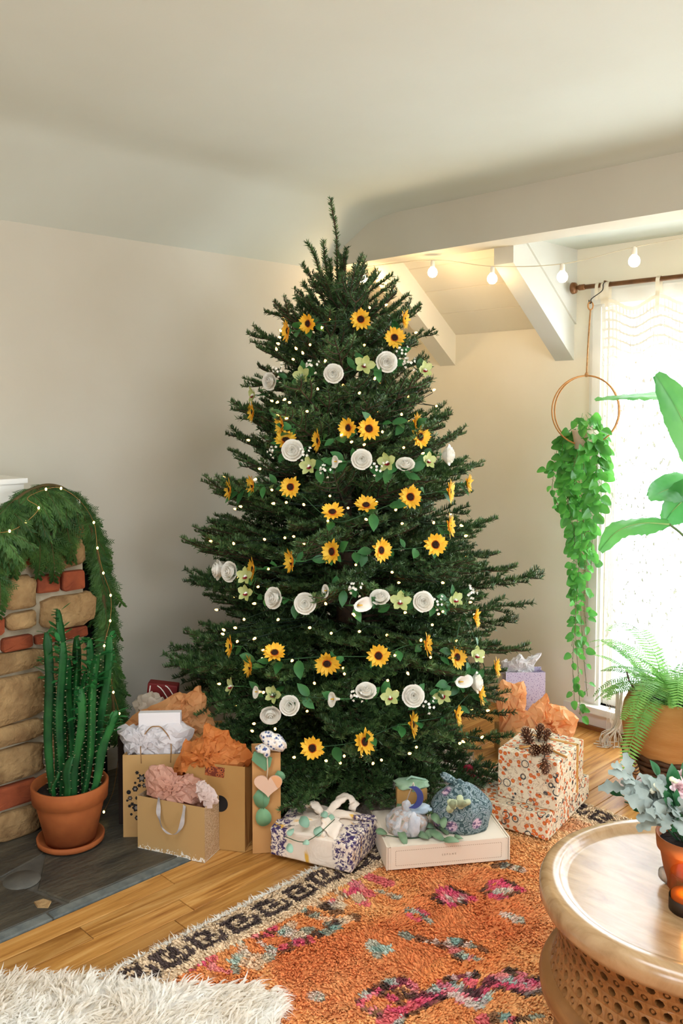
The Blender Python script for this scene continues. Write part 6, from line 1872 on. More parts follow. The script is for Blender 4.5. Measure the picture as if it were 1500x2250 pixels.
# ------------------------------------------------------------------ bird of paradise plant reaching in from the right
BOP = mat('paradise_leaf', S(104, 172, 88), S(74, 144, 74), 4, 0.35, trans=0.4, stretch=(1, 1, 1))
BOPM = mat('paradise_midrib', S(168, 194, 120), None, rough=0.5, trans=.2)
STKM = mat('paradise_stalk', S(96, 118, 70), S(80, 100, 58), 8, 0.5)
pbase = V3(-0.72, 3.12, 0.0)
bp = thing('bird_of_paradise', 'tall broad-leaved bird of paradise plant in a pot right of the window', 'plant', pbase)
put('pot', lathe([(0.001, 0.0), (0.12, 0.0), (0.155, 0.26), (0.165, 0.30), (0.15, 0.30), (0.145, 0.26), (0.001, 0.26)], 32, pbase), mat('cream_pot', S(226, 216, 196), S(214, 202, 180), 6, .5), bp)
put('soil', lathe([(0.147, 0.262), (0.07, 0.268), (0.001, 0.266)], 20, pbase), SOIL, bp)
def big_leaf(spine, nrm, w, seed, curl=0.15, wave=0.05, fold=0.25, split=()):
    r = random.Random(seed)
    P_ = catmull(spine, 7)
    n = len(P_); m = 13
    V = []
    L_ = np.linalg.norm(np.diff(P_, axis=0), axis=1).sum()
    for i in range(n):
        u = i / (n - 1)
        t = unit(P_[min(i + 1, n - 1)] - P_[max(i - 1, 0)])
        s = unit(np.cross(t, nrm)); nn = np.cross(s, t)
        ww = w / 2 * max(0.0, math.sin(PI * min(1, (u * .93 + .04))) ** 0.62) * (1 - .25 * u)
        for j in range(m):
            q = (j - (m - 1) / 2) / ((m - 1) / 2)
            z_ = fold * abs(q) * ww - curl * q * q * ww + wave * w * math.sin(u * 9 + 3 * q + seed) * abs(q) + 0.004 * math.sin(u * 55 + abs(q) * 6) * abs(q)
            V.append(P_[i] + s * q * ww + nn * z_)
    F = [f for f in gridf(n, m) if not any(f[0] // m in (a,) and (f[0] % m) in b_ for a, b_ in split)]
    lf = put('leaf', (V, F), BOP, bp)
    put('midrib', tube(P_ - np.array(nrm) * .002, np.linspace(.005, .0015, n), 5), BOPM, lf)
    return lf
# one distance for each leaf, all in front of the window
D1, D2, D3, D4 = 3.15, 3.55, 3.4, 3.3
_atD = atD
def atD(x, y, ref):                          # keep the leaves on the room side of the curtain
    q = _atD(x, y, ref)
    return q if q[1] < 3.46 else atY(x, y, 3.46)

big_leaf([atD(1600, 1170, D1 + .05), atD(1545, 1020, D1), atD(1490, 905, D1), atD(1440, 822, D1 - .02)], unit(-Hd * 1.0 + Rt * .3 + V3(0, 0, .2)), 0.21, 1, curl=.1, wave=.02)
big_leaf([atD(1590, 868, D2 + .1), atD(1500, 868, D2), atD(1400, 870, D2), atD(1308, 880, D2 - .05)], unit(V3(0, 0, 1) - Hd * .20), 0.17, 2, fold=.15, wave=.03)
big_leaf([atD(1540, 1120, D3), atD(1500, 1070, D3), atD(1460, 1078, D3 - .04), atD(1424, 1096, D3 - .10)], unit(V3(0, 0, .6) - Hd * .8), 0.15, 3, curl=.3)
big_leaf([atD(1560, 1080, D3), atD(1515, 1090, D3 - .02), atD(1480, 1120, D3 - .04), atD(1456, 1152, D3 - .05)], unit(-Hd + Rt * .2), 0.17, 4, curl=.2, wave=.06)
big_leaf([atD(1470, 1152, D4), atD(1410, 1150, D4), atD(1355, 1168, D4 - .03), atD(1316, 1210, D4 - .05)], unit(V3(0, 0, .8) - Hd * .55 + Rt * -.2), 0.115, 5, curl=.4, wave=.08)
top = pbase + V3(0, 0, .26)
for e, md in ((atD(1600, 1170, D1 + .05), .3), (atD(1590, 868, D2 + .1), .5), (atD(1540, 1120, D3), .2), (atD(1560, 1080, D3), .25)):
    put('stalk', tube(catmull([top + V3(rnd.uniform(-.03, .03), rnd.uniform(-.03, .03), 0), (top + e) / 2 + V3(.05, 0, .12), e], 6), [0.009] * 7 + [0.006] * 6, 7), STKM, bp)
put('stalk', tube(catmull([atD(1470, 1152, D4), atD(1500, 1176, D4), atD(1560, 1240, D4), top], 6), 0.005, 7), STKM, bp)

atD = _atD
# ------------------------------------------------------------------ globe string lights under the header
GLB = mat('globe_bulb', S(255, 240, 210), None, emis=(1.0, 0.86, 0.60, 1), es=7)
SOCK = mat('white_socket', S(236, 230, 214), None, rough=.5)
CORD = mat('white_cord', S(222, 212, 186), None, rough=.6)
YG = 3.14
gl = [(797, 610), (950, 597), (1081, 611), (1235, 607), (1393, 572), (1560, 540)]
gp3 = [atY(x, y, YG + (.0 if i < 2 else .05)) for i, (x, y) in enumerate(gl)]
gt = thing('globe_string_lights', 'string of white globe bulbs draped below the header beam', 'string lights', gp3[2])
cpts = [atY(770, 520, YG), gp3[0] + V3(0, 0, .05), gp3[1] + V3(0, 0, .052), gp3[2] + V3(0, 0, .05), gp3[3] + V3(0, 0, .05), gp3[4] + V3(0, 0, .05), gp3[5] + V3(0, 0, .05), gp3[5] + V3(.3, 0, .1)]
cpts[0][2] = 2.19
put('cord', tube(catmull(cpts, 8), 0.0018, 5), CORD, gt)
v1, f1 = lathe([(0.0005, -0.026), (0.012, -0.0235), (0.0205, -0.014), (0.0225, -0.002), (0.019, 0.010), (0.011, 0.019), (0.008, 0.025)], 18)
GM = mkmesh('globe_bulb', v1, f1, GLB)
v2, f2 = lathe([(0.0095, 0.020), (0.0105, 0.026), (0.0095, 0.046), (0.004, 0.052), (0.0005, 0.052)], 14)
SK = mkmesh('bulb_socket', v2, f2, SOCK)
for i, q in enumerate(gp3):
    bo = link('globe_bulb', GM, gt, Matrix.Translation(Vector(q - gp3[2])))
    link('bulb_socket', SK, bo)
    l = bpy.data.lights.new('globe_bulb_light', 'POINT'); l.energy = 3.2 if i < 2 else 1.0 if i == 2 else 0.3; l.color = (1.0, .66, .32); l.shadow_soft_size = .024
    lo_ = bpy.data.objects.new('globe_bulb_light', l); COL.objects.link(lo_); lo_.parent = gt; lo_.location = q - gp3[2] + V3(0, 0, -.032)
# ------------------------------------------------------------------ the orange wool rug
RX0, RX1, RY0, RY1 = -2.035, 0.35, 0.45, 2.965
rr_ = np.random.default_rng(77)
def vnoise(x, y, s, seed):                   # smooth value noise, vectorised
    g = np.random.default_rng(seed).random((64, 64))
    u, v = x * s + 500, y * s + 500
    i, j = np.floor(u).astype(int), np.floor(v).astype(int)
    fu, fv = u - i, v - j
    fu, fv = fu * fu * (3 - 2 * fu), fv * fv * (3 - 2 * fv)
    q = lambda a, b_: g[a % 64, b_ % 64]
    return (q(i, j) * (1 - fu) + q(i + 1, j) * fu) * (1 - fv) + (q(i, j + 1) * (1 - fu) + q(i + 1, j + 1) * fu) * fv
C3 = lambda *a: np.array(S(*a)[:3])
OR1, OR2, OR3, OR4 = C3(234, 146, 86), C3(244, 178, 114), C3(248, 202, 148), C3(250, 218, 178)
CRM, DRK, PNK, PNK2, TEA, TEA2, WHT, SAL = C3(226, 204, 172), C3(72, 60, 56), C3(224, 84, 118), C3(236, 138, 146), C3(126, 166, 154), C3(176, 200, 184), C3(222, 206, 190), C3(228, 132, 104)
# woven motifs: strokes through points of the rug (given where they show in the photograph), width in cm, colours mixed along them
MOT = []
def stroke(px, w, cols, jag=0.0): MOT.append(([gp(x, y)[:2] for x, y in px], w / 100.0, cols, jag))
stroke([(700, 1960), (745, 1935), (780, 1950), (815, 1970)], 4.0, [PNK, PNK2, PNK]); stroke([(805, 1925), (850, 1945)], 3.4, [PNK]); stroke([(740, 1985), (775, 1965), (800, 1990)], 3.5, [PNK, CRM])
stroke([(740, 1965), (765, 1978)], 2.8, [DRK, CRM]); stroke([(830, 1960), (870, 1975)], 3.0, [CRM, TEA2])
stroke([(640, 2005), (668, 2000), (690, 2015)], 3.6, [TEA, DRK, TEA]); stroke([(655, 1990), (640, 1998)], 2.6, [TEA]); stroke([(690, 1985), (720, 1995), (750, 1990), (735, 2010)], 3.4, [WHT, CRM, DRK]); stroke([(680, 2045), (705, 2055), (735, 2040), (715, 2032)], 3.6, [TEA, DRK, TEA])
stroke([(700, 2020), (740, 2030), (780, 2020)], 3.0, [CRM, OR4, DRK]); stroke([(640, 2035), (625, 2050), (660, 2060), (650, 2075)], 3.2, [CRM, TEA2, WHT])
stroke([(580, 2030), (600, 2040), (590, 2055)], 3.2, [PNK, DRK, PNK]); stroke([(550, 2055), (575, 2062)], 3, [PNK2, DRK]); stroke([(620, 2085), (655, 2075), (680, 2070)], 3.4, [PNK, DRK, PNK]); stroke([(615, 2095), (640, 2090)], 2.4, [DRK])
stroke([(500, 2085), (530, 2078), (545, 2095), (520, 2115), (560, 2125)], 3.2, [WHT, TEA2, CRM]); stroke([(575, 2075), (600, 2090), (590, 2105)], 2.8, [WHT, TEA2]); stroke([(540, 2100), (580, 2110)], 2.6, [CRM]); stroke([(520, 2130), (518, 2140)], 2.8, [TEA])
stroke([(430, 2120), (445, 2125), (425, 2135)], 3.2, [PNK, DRK, PNK]); stroke([(390, 2140), (415, 2138)], 2.6, [PNK, DRK]); stroke([(470, 2128), (505, 2140)], 2.6, [PNK2]); stroke([(455, 2110), (470, 2115)], 2.4, [PNK])
for c_ in ((995, 1975), (1100, 1958)):       # two jagged flowers
    x, y = c_
    stroke([(x - 42, y + 2), (x - 22, y - 14), (x, y - 18), (x + 22, y - 10), (x + 44, y + 2), (x + 26, y + 12), (x, y + 18), (x - 24, y + 12), (x - 42, y + 2)], 2.4, [DRK, PNK, DRK, PNK]); stroke([(x - 24, y), (x, y - 7), (x + 26, y)], 3.4, [PNK, PNK2, PNK]); stroke([(x - 12, y + 6), (x + 16, y + 6)], 3.0, [PNK2 if x < 1050 else TEA2, WHT])
stroke([(892, 2005), (920, 2010), (950, 2028)], 2.6, [TEA, TEA2]); stroke([(915, 2005), (940, 2012)], 2.4, [PNK]); stroke([(896, 2018), (918, 2026)], 2.4, [PNK]); stroke([(1105, 2015), (1135, 2025)], 3, [WHT, TEA2])
stroke([(822, 2080), (850, 2092), (835, 2100)], 3.6, [TEA2, TEA]); stroke([(890, 2055), (898, 2064)], 3.0, [TEA]); stroke([(928, 2066), (955, 2072)], 2.6, [DRK, WHT]); stroke([(970, 2082), (1005, 2072), (1035, 2082)], 2.8, [DRK, WHT, TEA]); stroke([(1000, 2092), (1025, 2108), (1050, 2112)], 3.0, [PNK2, TEA, TEA2]); stroke([(1000, 2105), (1010, 2112)], 2.2, [DRK]); stroke([(1055, 2085), (1065, 2095)], 2, [DRK])
stroke([(1110, 1905), (1145, 1915)], 3.4, [TEA2, DRK, WHT]); stroke([(1080, 1908), (1100, 1902)], 2.4, [DRK]); stroke([(690, 2190), (712, 2196)], 2.6, [WHT, TEA2])
# the long pink zigzag in the foreground
zz_ = [(855, 2250), (885, 2222), (925, 2205), (960, 2185), (990, 2180), (1020, 2198), (1040, 2202), (1060, 2185), (1085, 2168), (1120, 2172), (1150, 2180), (1180, 2165), (1215, 2152)]
stroke(zz_, 4.6, [PNK, PNK, PNK2]); stroke([(x, y - 12) for x, y in zz_[2:]], 2.2, [DRK, TEA2, DRK]); stroke([(x + 6, y + 12) for x, y in zz_], 2.0, [TEA2, DRK, WHT])
stroke([(795, 2215), (820, 2190), (850, 2172), (880, 2160), (905, 2168), (900, 2190), (870, 2200)], 3.0, [PNK, PNK2, DRK, PNK]); stroke([(790, 2208), (815, 2180), (850, 2162), (885, 2155)], 2.2, [DRK, TEA2, DRK]); stroke([(830, 2180), (860, 2195), (885, 2210)], 2.6, [PNK, DRK]); stroke([(800, 2218), (830, 2232)], 2.4, [PNK2, DRK]); stroke([(870, 2180), (890, 2175)], 2.4, [DRK, OR2])
stroke([(975, 2165), (1000, 2150), (1035, 2150), (1030, 2165)], 3.0, [PNK, DRK, PNK]); stroke([(985, 2152), (1030, 2145)], 2.0, [DRK, WHT]); stroke([(1090, 2150), (1115, 2140), (1145, 2145), (1155, 2155)], 2.8, [DRK, PNK2, DRK]); stroke([(1140, 2160), (1165, 2165)], 2.6, [PNK]); stroke([(1070, 2248), (1110, 2240), (1140, 2248), (1190, 2236)], 3.6, [PNK, DRK, TEA]); stroke([(1150, 2195), (1180, 2185)], 2.4, [DRK])
def segd(P, a, b_):
    a, b_ = np.array(a), np.array(b_)
    ab = b_ - a
    t = np.clip(((P - a) @ ab) / (ab @ ab + 1e-9), 0, 1)
    return np.linalg.norm(P - a - t[:, None] * ab, axis=1), t
def rugcol(x, y):
    P = np.c_[x, y]
    n1, n2, n3 = vnoise(x, y, 2.2, 1), vnoise(x, y, 7, 2), vnoise(x, y, 26, 3)
    far = np.clip((x + y * 0.55 + 0.45) / 1.1, 0, 1)
    t = np.clip(0.15 + far * 0.62 + (n1 - .5) * .7 + (n2 - .5) * .5 + (n3 - .5) * .25, 0, 1)[:, None]
    c = np.where(t < .33, OR1 + (OR2 - OR1) * t / .33, np.where(t < .66, OR2 + (OR3 - OR2) * (t - .33) / .33, OR3 + (OR4 - OR3) * (t - .66) / .34))
    red = (vnoise(x, y, 3.2, 9) > .62) & (far < .55)
    c = np.where(red[:, None], c * .72 + C3(206, 96, 66) * .28, c)
    for pts, w, cols, jag in MOT:
        tot = len(pts) - 1
        for k_ in range(tot):
            d, tt = segd(P, pts[k_], pts[k_ + 1])
            m = d < w * (.20 + .62 * n3)
            if m.any():
                idx = (((k_ + tt[m]) / tot) * len(cols) * 1.6 + n2[m] * 1.2).astype(int) % len(cols)
                c[m] = np.array(cols)[idx] * .72 + c[m] * .28
    # borders: cream with a dark meander, on the left side and along the far end
    for e, along in ((x - RX0, y), (RY1 - y, x)):
        bw_ = 0.118
        m = e < bw_
        u = (along / 0.115) % 1.0
        v_ = e / bw_
        key = ((np.abs(v_ - .78) < .085) & (u > .12) & (u < .9)) | ((np.abs(v_ - .24) < .085) & (u < .62)) | ((np.abs(u - .16) < .09) & (v_ > .24) & (v_ < .8)) | ((np.abs(u - .60) < .085) & (v_ > .2) & (v_ < .56)) | ((np.abs(v_ - .52) < .08) & (u > .36) & (u < .64)) | ((np.abs(u - .88) < .07) & (v_ > .45) & (v_ < .8))
        crm = C3(228, 200, 164) * (.9 + .2 * n2[:, None])
        c = np.where(m[:, None], crm, c)
        c = np.where((m & key)[:, None], DRK * (1 + 1.0 * n3[:, None]), c)
        m2 = (e >= bw_) & (e < bw_ + .025)
        c = np.where(m2[:, None], OR4 * .95, c)
    return c
RUGM, nt, p = nodes('rug_wool')
at_ = N(nt, 'ShaderNodeAttribute', attribute_name='paint')
nt.links.new(at_.outputs['Color'], p.inputs['Base Color']); p.inputs['Roughness'].default_value = 0.95; p.inputs['Specular IOR Level'].default_value = 0.05
ru = thing('wool_rug', 'shaggy orange wool rug with pink and dark motifs and a key border', 'rug', (-0.85, 1.7, 0.0))
gx, gy = np.meshgrid(np.linspace(RX0 + .006, RX1, 240), np.linspace(RY0, RY1 - .006, 250), indexing='ij')
Vb = np.c_[gx.ravel(), gy.ravel(), np.full(gx.size, .004)]
put('rug_base', (Vb, gridf(240, 250)), RUGM, ru, False, None, rugcol(Vb[:, 0], Vb[:, 1]) * .8)
nt_ = 120000
px_ = rr_.uniform(RX0, 0.0, nt_); py_ = rr_.uniform(0.75, RY1, nt_)
near = (py_ < 2.1) | (rr_.random(nt_) < .8)
px_, py_ = px_[near], py_[near]
n_ = len(px_)
ang = 5.2 + (vnoise(px_, py_, 9, 31) - .5) * 5.0 + rr_.normal(size=n_) * .35
lean = np.c_[np.cos(ang), np.sin(ang)] * rr_.uniform(.007, .016, (n_, 1))
hgt = rr_.uniform(.007, .012, n_) * (.8 + .5 * vnoise(px_, py_, 16, 41))
wid = rr_.uniform(.0026, .0044, n_)
a0 = rr_.uniform(0, 2 * PI, n_)
rows = []
for k_ in range(3):
    an = a0 + k_ * 2 * PI / 3
    rows.append(np.c_[px_ + wid * np.cos(an), py_ + wid * np.sin(an), np.full(n_, .003)])
for k_ in range(3):
    an = a0 + k_ * 2 * PI / 3
    rows.append(np.c_[px_ + lean[:, 0] * .7 + wid * .85 * np.cos(an), py_ + lean[:, 1] * .7 + wid * .85 * np.sin(an), hgt * .72 + .002 * k_])
rows.append(np.c_[px_ + lean[:, 0], py_ + lean[:, 1], hgt])
Vt = np.stack(rows, 1).reshape(-1, 3)
bs = (np.arange(n_) * 7)[:, None]
Ft = []
for q in ((0, 1, 4, 3), (1, 2, 5, 4), (2, 0, 3, 5)): Ft += (bs + np.array(q)).tolist()
for q in ((3, 4, 6), (4, 5, 6), (5, 3, 6)): Ft += (bs + np.array(q)).tolist()
ct_ = rugcol(px_, py_) * rr_.uniform(.82, 1.15, (n_, 1))
o = put('pile', (Vt, Ft), RUGM, ru, True, None, np.repeat(ct_, 7, axis=0)); o['kind'] = 'stuff'
# loose pale ends along the left edge
fy = rr_.uniform(.8, RY1, 2600)
def frf(n):
    return np.c_[np.full(n, RX0 + .004), fy[:n], np.full(n, .006)], np.tile([[-.75, -.15, .55]], (n, 1))
V, F = fur(frf, 2600, .026, .0022, rr_, .45, 2, .5)
V[:, 2] = np.maximum(V[:, 2], .001)
o = put('edge_fringe', (V, F), FRG, ru, False); o['kind'] = 'stuff'

# ------------------------------------------------------------------ cream shaggy rug in the near left corner
WOOL = mat('cream_wool', S(255, 252, 245), S(248, 240, 226), 9, 0.95, trans=0.5)
poly = [(-2.36, .82), (-2.245, .93), (-2.09, 1.09), (-1.95, 1.20), (-1.82, 1.31), (-1.71, 1.42), (-1.64, 1.43), (-1.58, 1.38), (-1.52, 1.28), (-1.47, 1.16), (-1.42, 1.0), (-1.6, .6), (-2.0, .45), (-2.4, .6)]
poly = [(a + .02, b_ - .035) for a, b_ in poly]
wr = thing('sheepskin_rug', 'cream long-haired shaggy rug lying over the wood and the orange rug', 'rug', (-1.85, .95, 0.0))
put('hide', prism([(a, b_, .018) for a, b_ in poly], [(a, b_, .026) for a, b_ in poly]), WOOL, wr, False)
PA = np.array(poly)
def inside(P):
    r = np.zeros(len(P), bool)
    j = len(PA) - 1
    for i in range(len(PA)):
        c_ = ((PA[i, 1] > P[:, 1]) != (PA[j, 1] > P[:, 1])) & (P[:, 0] < (PA[j, 0] - PA[i, 0]) * (P[:, 1] - PA[i, 1]) / (PA[j, 1] - PA[i, 1] + 1e-12) + PA[i, 0])
        r ^= c_; j = i
    return r
def wf(n):
    k_ = 3000                                # locks of wool
    P = np.c_[rr_.uniform(-2.45, -1.35, k_ * 3), rr_.uniform(.4, 1.45, k_ * 3)]
    P = P[inside(P)][:k_]
    an = 2.3 + (vnoise(P[:, 0], P[:, 1], 8, 5) - .5) * 4
    D = np.c_[np.cos(an) * .8, np.sin(an) * .8, np.ones(len(P))]
    e = P - np.array([-1.85, .85]); D[:, :2] += e * 1.1
    D += rr_.normal(size=D.shape) * .22
    i = rr_.integers(0, len(P), n)
    return np.c_[P[i] + rr_.normal(size=(n, 2)) * .0055, np.full(n, .024)], D[i]
V, F = fur(wf, 20000, .054, .0036, rr_, .2, 4, .75)
V[:, 2] = np.maximum(V[:, 2], .004)
o = put('wool', (V, F), WOOL, wr, False); o['kind'] = 'stuff'

# ------------------------------------------------------------------ carved round coffee table
ZT = 0.42
tcx, tcy, TRr = -0.808, 1.937, 0.346
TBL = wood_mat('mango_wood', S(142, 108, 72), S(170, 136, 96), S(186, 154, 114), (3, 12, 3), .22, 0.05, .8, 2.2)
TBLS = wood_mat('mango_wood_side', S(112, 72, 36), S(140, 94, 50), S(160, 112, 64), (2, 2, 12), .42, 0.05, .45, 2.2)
TDRK = mat('painted_hole_shade', S(44, 30, 20), None, rough=.9)  # shade inside the carved holes, put into the colour of the core
tt = thing('coffee_table', 'round carved wooden drum coffee table with a raised rim', 'coffee table', (tcx, tcy, 0))
tc_ = (tcx, tcy, 0)
put('table_top', lathe([(0.001, ZT - .016), (.28, ZT - .016), (.296, ZT - .014), (.300, ZT - .004), (.304, ZT), (.330, ZT), (.340, ZT - .006), (TRr, ZT - .018), (TRr, ZT - .040), (.340, ZT - .052), (.322, ZT - .056), (.001, ZT - .056)], 96, tc_), TBL, tt)
z0_, z1_ = .20, ZT - .056
def rprof(z):                                # waisted drum
    u = (z - z0_) / (z1_ - z0_)
    return .318 - .022 * math.sin(PI * u) + .006 * u
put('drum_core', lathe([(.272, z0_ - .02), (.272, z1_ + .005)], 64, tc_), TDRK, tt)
b = B()
ncol, nrow = 64, 6
dzr = (z1_ - z0_) / nrow
for j in range(nrow):
    for i in range(ncol):
        a0_ = 2 * PI * (i + .5 * (j % 2)) / ncol
        da = 2 * PI / ncol
        za = z0_ + j * dzr
        open_ = (i + j // 2) % 2 == 0 if j % 2 == 0 else (i + (j + 1) // 2) % 2 == 0
        def pt(u, v_, dr=0.0):
            z = za + (v_ + .5) * dzr
            r = rprof(z) + dr
            an = a0_ + u * da
            return (tcx + r * math.cos(an), tcy + r * math.sin(an), z)
        outer = [(-.5, -.5), (0, -.5), (.5, -.5), (.5, 0), (.5, .5), (0, .5), (-.5, .5), (-.5, 0)]
        k_ = .33 if open_ else .27
        inner = [(-k_ * .7, -k_ * .8), (0, -k_ * 1.2), (k_ * .7, -k_ * .8), (k_, 0), (k_ * .7, k_ * .8), (0, k_ * 1.2), (-k_ * .7, k_ * .8), (-k_, 0)]
        V = [pt(*q) for q in outer] + [pt(*q, .002) for q in inner] + [pt(q[0] * .9, q[1] * .9, -.035 if open_ else -.006) for q in inner]
        F = [(q, (q + 1) % 8, 8 + (q + 1) % 8, 8 + q) for q in range(8)] + [(8 + q, 8 + (q + 1) % 8, 16 + (q + 1) % 8, 16 + q) for q in range(8)]
        b.add(V, F, 0)
        if not open_:
            b.add([pt(q[0] * .9, q[1] * .9, -.006) for q in inner] + [pt(q[0] * .45, q[1] * .45, .001) for q in inner], [(q, (q + 1) % 8, 8 + (q + 1) % 8, 8 + q) for q in range(8)] + [tuple(range(8, 16))], 0)
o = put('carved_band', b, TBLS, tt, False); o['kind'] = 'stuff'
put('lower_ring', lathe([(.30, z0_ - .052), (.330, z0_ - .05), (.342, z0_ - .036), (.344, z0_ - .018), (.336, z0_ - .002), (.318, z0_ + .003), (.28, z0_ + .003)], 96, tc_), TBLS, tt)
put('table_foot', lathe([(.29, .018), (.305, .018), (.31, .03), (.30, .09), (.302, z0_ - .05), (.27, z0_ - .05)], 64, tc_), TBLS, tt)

# things on the table
ZI = ZT - .016
bc = gp(1510, 1948, ZI); mb_ = float(Hd @ bc) / FPX
fp_ = thing('flower_pot', 'terracotta pot of silver leaves and pale flowers on the coffee table', 'plant pot', bc)
hpot = (1948 - 1830) * mb_ * 1.02
put('pot', lathe([(0.001, .001), (45 * mb_, .001), (62 * mb_, hpot * .72), (68 * mb_, hpot * .74), (71 * mb_, hpot), (68 * mb_, hpot), (62 * mb_, hpot * .8), (.001, hpot * .8)], 40, bc), TERRA, fp_)
put('soil', lathe([(63 * mb_, hpot * .84), (30 * mb_, hpot * .9), (.001, hpot * .88)], 24, bc), SOIL, fp_)
DUST = mat('silver_leaf', S(164, 174, 166), S(126, 140, 132), 14, .8, trans=.1, perobj=.25)
GRN2 = mat('waxy_green_leaf', S(40, 96, 56), S(64, 124, 76), 12, .35, trans=.15, perobj=.4)
def lobed(l, w, seed):
    r = random.Random(seed)
    V = []; n = 11
    for i in range(n):
        u = i / (n - 1)
        e = w / 2 * math.sin(PI * (.06 + .88 * u)) ** .8 * (1 + .38 * math.sin(u * 19 + seed)) * (.5 + .7 * u)
        z = .10 * l * math.sin(u * 3) - .25 * l * u * u
        for q in (-1, -.5, 0, .5, 1): V.append((u * l, q * e, z + .25 * abs(q) * e))
    b = B(); b.add(V, gridf(n, 5)); return m_of(b, 'leaf', DUST)
DL = [lobed(.060, .032, i) for i in range(3)]
GL_ = [m_of(leafmesh(.045, .026, i), 'leaf', GRN2) for i in range(2)]
br = random.Random(31)
ctr = bc + V3(0, 0, hpot)
def spray_to(px, py, dd, n, pool, sc=1.0, nm='stem'):
    e = atD(px, py, bc + Hd * dd)
    st = ctr - V3(0, 0, .02) + Rt * br.uniform(-.02, .02)
    c_ = catmull([st, st * .45 + e * .55 + V3(0, 0, .02), e], 6)
    put(nm, tube(c_, .0016, 5), STEMG, fp_)
    for i in range(n):
        u = .35 + .65 * (i + .5) / n
        p = c_[min(len(c_) - 1, int(u * len(c_)))]
        d = unit(unit(e - st) * br.uniform(.5, 1.2) + (Rt * br.uniform(-1, 1) + V3(0, 0, br.uniform(-1, 1)) - Hd * br.uniform(-.3, .8)) * .8)
        link('leaf', br.choice(pool), fp_, xmat(d, unit(-Hd * .7 + V3(0, 0, .8) + Rt * br.uniform(-.4, .4)), p - bc, sc * br.uniform(.75, 1.15)))
for a in ((1368, 1692, 0, 6, DL, .85), (1385, 1712, -.02, 7, DL, .95), (1376, 1735, 0, 6, DL, .9), (1400, 1758, -.03, 7, DL, 1.0), (1418, 1785, -.05, 7, DL, 1.0), (1440, 1800, -.06, 6, DL, .9), (1455, 1760, -.03, 7, DL, 1.0), (1475, 1800, -.07, 6, DL, .9), (1500, 1790, -.06, 6, DL, .9), (1430, 1740, 0, 6, DL, .8)): spray_to(*a)
for a in ((1450, 1712, .03, 7, GL_, 1.0), (1475, 1740, .0, 9, GL_, 1.1), (1470, 1780, -.04, 8, GL_, 1.1), (1490, 1815, -.06, 6, GL_, 1.0), (1350, 1742, .01, 2, GL_, 1.0), (1372, 1762, .0, 4, GL_, .7), (1500, 1720, .03, 7, GL_, 1.0), (1440, 1775, .02, 6, GL_, .9), (1530, 1760, .0, 7, GL_, 1.1)): spray_to(*a)
PINKF = mat('blush_petal', S(246, 226, 226), S(240, 200, 202), 10, .6, trans=.2)
def ruffle(c, r, seed, mt):
    q = random.Random(seed); b = B()
    for ring in range(4):
        for i in range(7):
            v, f = petal(r * (.5 + .17 * ring), r * .55, 5, .5 - .18 * ring, .5, fold=-.2); v = roty(v, 1.2 - .32 * ring + q.uniform(-.15, .15)); b.add(tf(rotz(v, i * 2 * PI / 7 + ring * .45 + q.uniform(-.15, .15)), zmat(unit(-Hd + V3(0, 0, .6)), c)), f)
    put('blossom', b, mt, fp_)
ruffle(atD(1492, 1732, bc - Hd * .02), 26 * mb_, 1, PINKF); ruffle(atD(1498, 1708, bc + Hd * .02), 18 * mb_, 2, PINKF); ruffle(atD(1535, 1770, bc - Hd * .03), 24 * mb_, 3, PINKF)
b = B()
for (px, py) in ((1476, 1712), (1440, 1726), (1433, 1738), (1444, 1733), (1483, 1716), (1416, 1745)): b.add(*lump(atD(px, py, bc - Hd * .03), (.007, .007, .006), px, None, 2, .2))
o = put('buds', b, mat('cream_bud', S(236, 232, 206), S(210, 214, 170), 12, .6), fp_); o['kind'] = 'stuff'
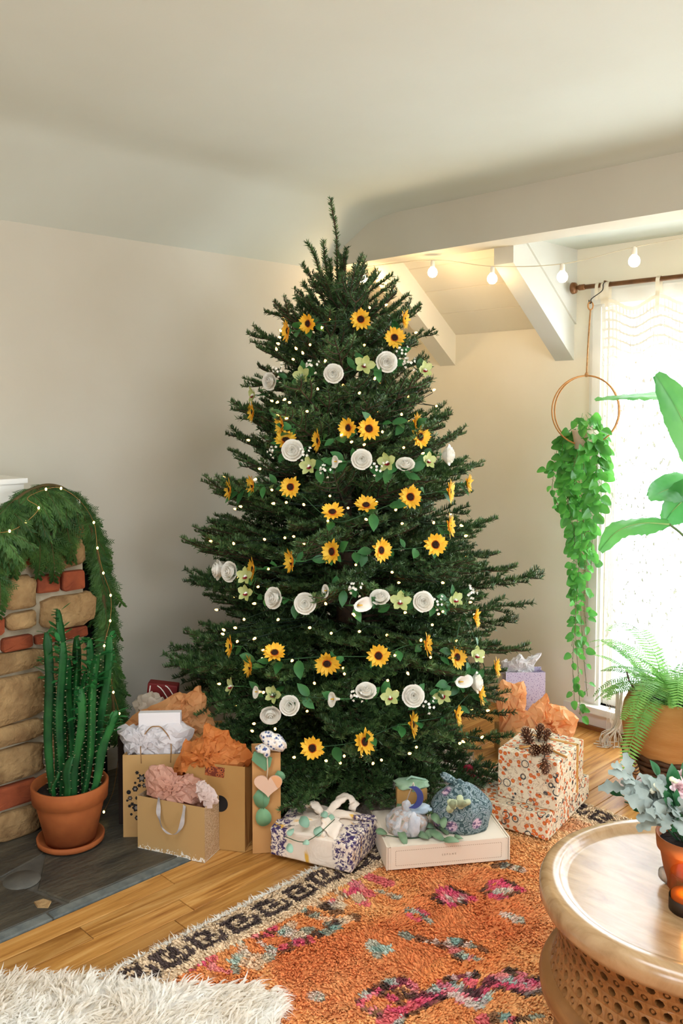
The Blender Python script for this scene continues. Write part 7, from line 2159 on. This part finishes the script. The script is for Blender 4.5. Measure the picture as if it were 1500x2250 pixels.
# amber candle
kc = gp(1512, 2000, ZI); mk_ = float(Hd @ kc) / FPX
cn = thing('candle_jar', 'amber glass candle jar with a lit flame on the coffee table', 'candle', kc)
AMB, nt, p = nodes('amber_glass')
g1_ = N(nt, 'ShaderNodeBsdfTransparent'); g1_.inputs[0].default_value = (.95, .74, .42, 1)
g2_ = N(nt, 'ShaderNodeBsdfGlossy'); g2_.inputs['Roughness'].default_value = .08
mx_ = N(nt, 'ShaderNodeMixShader'); mx_.inputs[0].default_value = .07; nt.links.new(g1_.outputs[0], mx_.inputs[1]); nt.links.new(g2_.outputs[0], mx_.inputs[2]); nt.links.new(mx_.outputs[0], nt.nodes['Material Output'].inputs[0])
rj, hj = 42 * mk_, (2000 - 1912) * mk_
put('jar', lathe([(0.001, .001), (rj * .94, .001), (rj, .006), (rj, hj - .004), (rj * .97, hj), (rj * .93, hj), (rj * .93, .008), (.001, .008)], 36, kc), AMB, cn)
put('wax', lathe([(0.001, .009), (rj * .91, .009), (rj * .91, hj * .42), (rj * .3, hj * .41), (.001, hj * .41)], 28, kc), mat('amber_wax', S(206, 130, 48), S(190, 112, 36), 6, .4, trans=.3), cn)
put('label_band', lathe([(rj + .0004, hj * .02), (rj + .0008, hj * .02), (rj + .0008, hj * .36), (rj + .0004, hj * .36)], 36, kc), mat('dark_label', S(46, 30, 16), None, rough=.6), cn)
put('wick', tube([kc + V3(0, 0, hj * .4), kc + V3(.001, 0, hj * .52)], .0012, 5), BLACK, cn)
put('flame', lathe([(.0004, 0), (.0035, .004), (.0045, .009), (.003, .016), (.0004, .024)], 12, kc + V3(0, 0, hj * .49)), mat('flame', S(255, 200, 110), None, emis=(1, .55, .15, 1), es=30), cn)
l = bpy.data.lights.new('candle_light', 'POINT'); l.energy = .35; l.color = (1, .74, .42); l.shadow_soft_size = .006
lo_ = bpy.data.objects.new('candle_light', l); COL.objects.link(lo_); lo_.parent = cn; lo_.location = V3(0, 0, hj * .7)
# small grey ribbed seed pod beside the pot
sp_ = gp(1463, 1942, ZI)
pd = thing('seed_pod', 'small grey ribbed seed pod between the flower pot and the candle', 'seed pod', sp_)
V = []
for i in range(12):
    u = i / 11
    for q in range(24):
        a = 2 * PI * q / 24
        r = .017 * math.sin(PI * (.06 + .88 * u)) ** .6 * (1 + .10 * math.cos(a * 8))
        V.append(sp_ + Rt * r * math.cos(a) + Hd * r * math.sin(a) + V3(0, 0, .001 + u * .038) + Rt * (u - .5) * -.012)
put('pod', (V, [(i * 24 + q, i * 24 + (q + 1) % 24, (i + 1) * 24 + (q + 1) % 24, (i + 1) * 24 + q) for i in range(11) for q in range(24)] + [tuple(range(24))[::-1], tuple(range(264, 288))]), mat('grey_pod', S(166, 158, 146), S(120, 112, 102), 30, .8), pd)
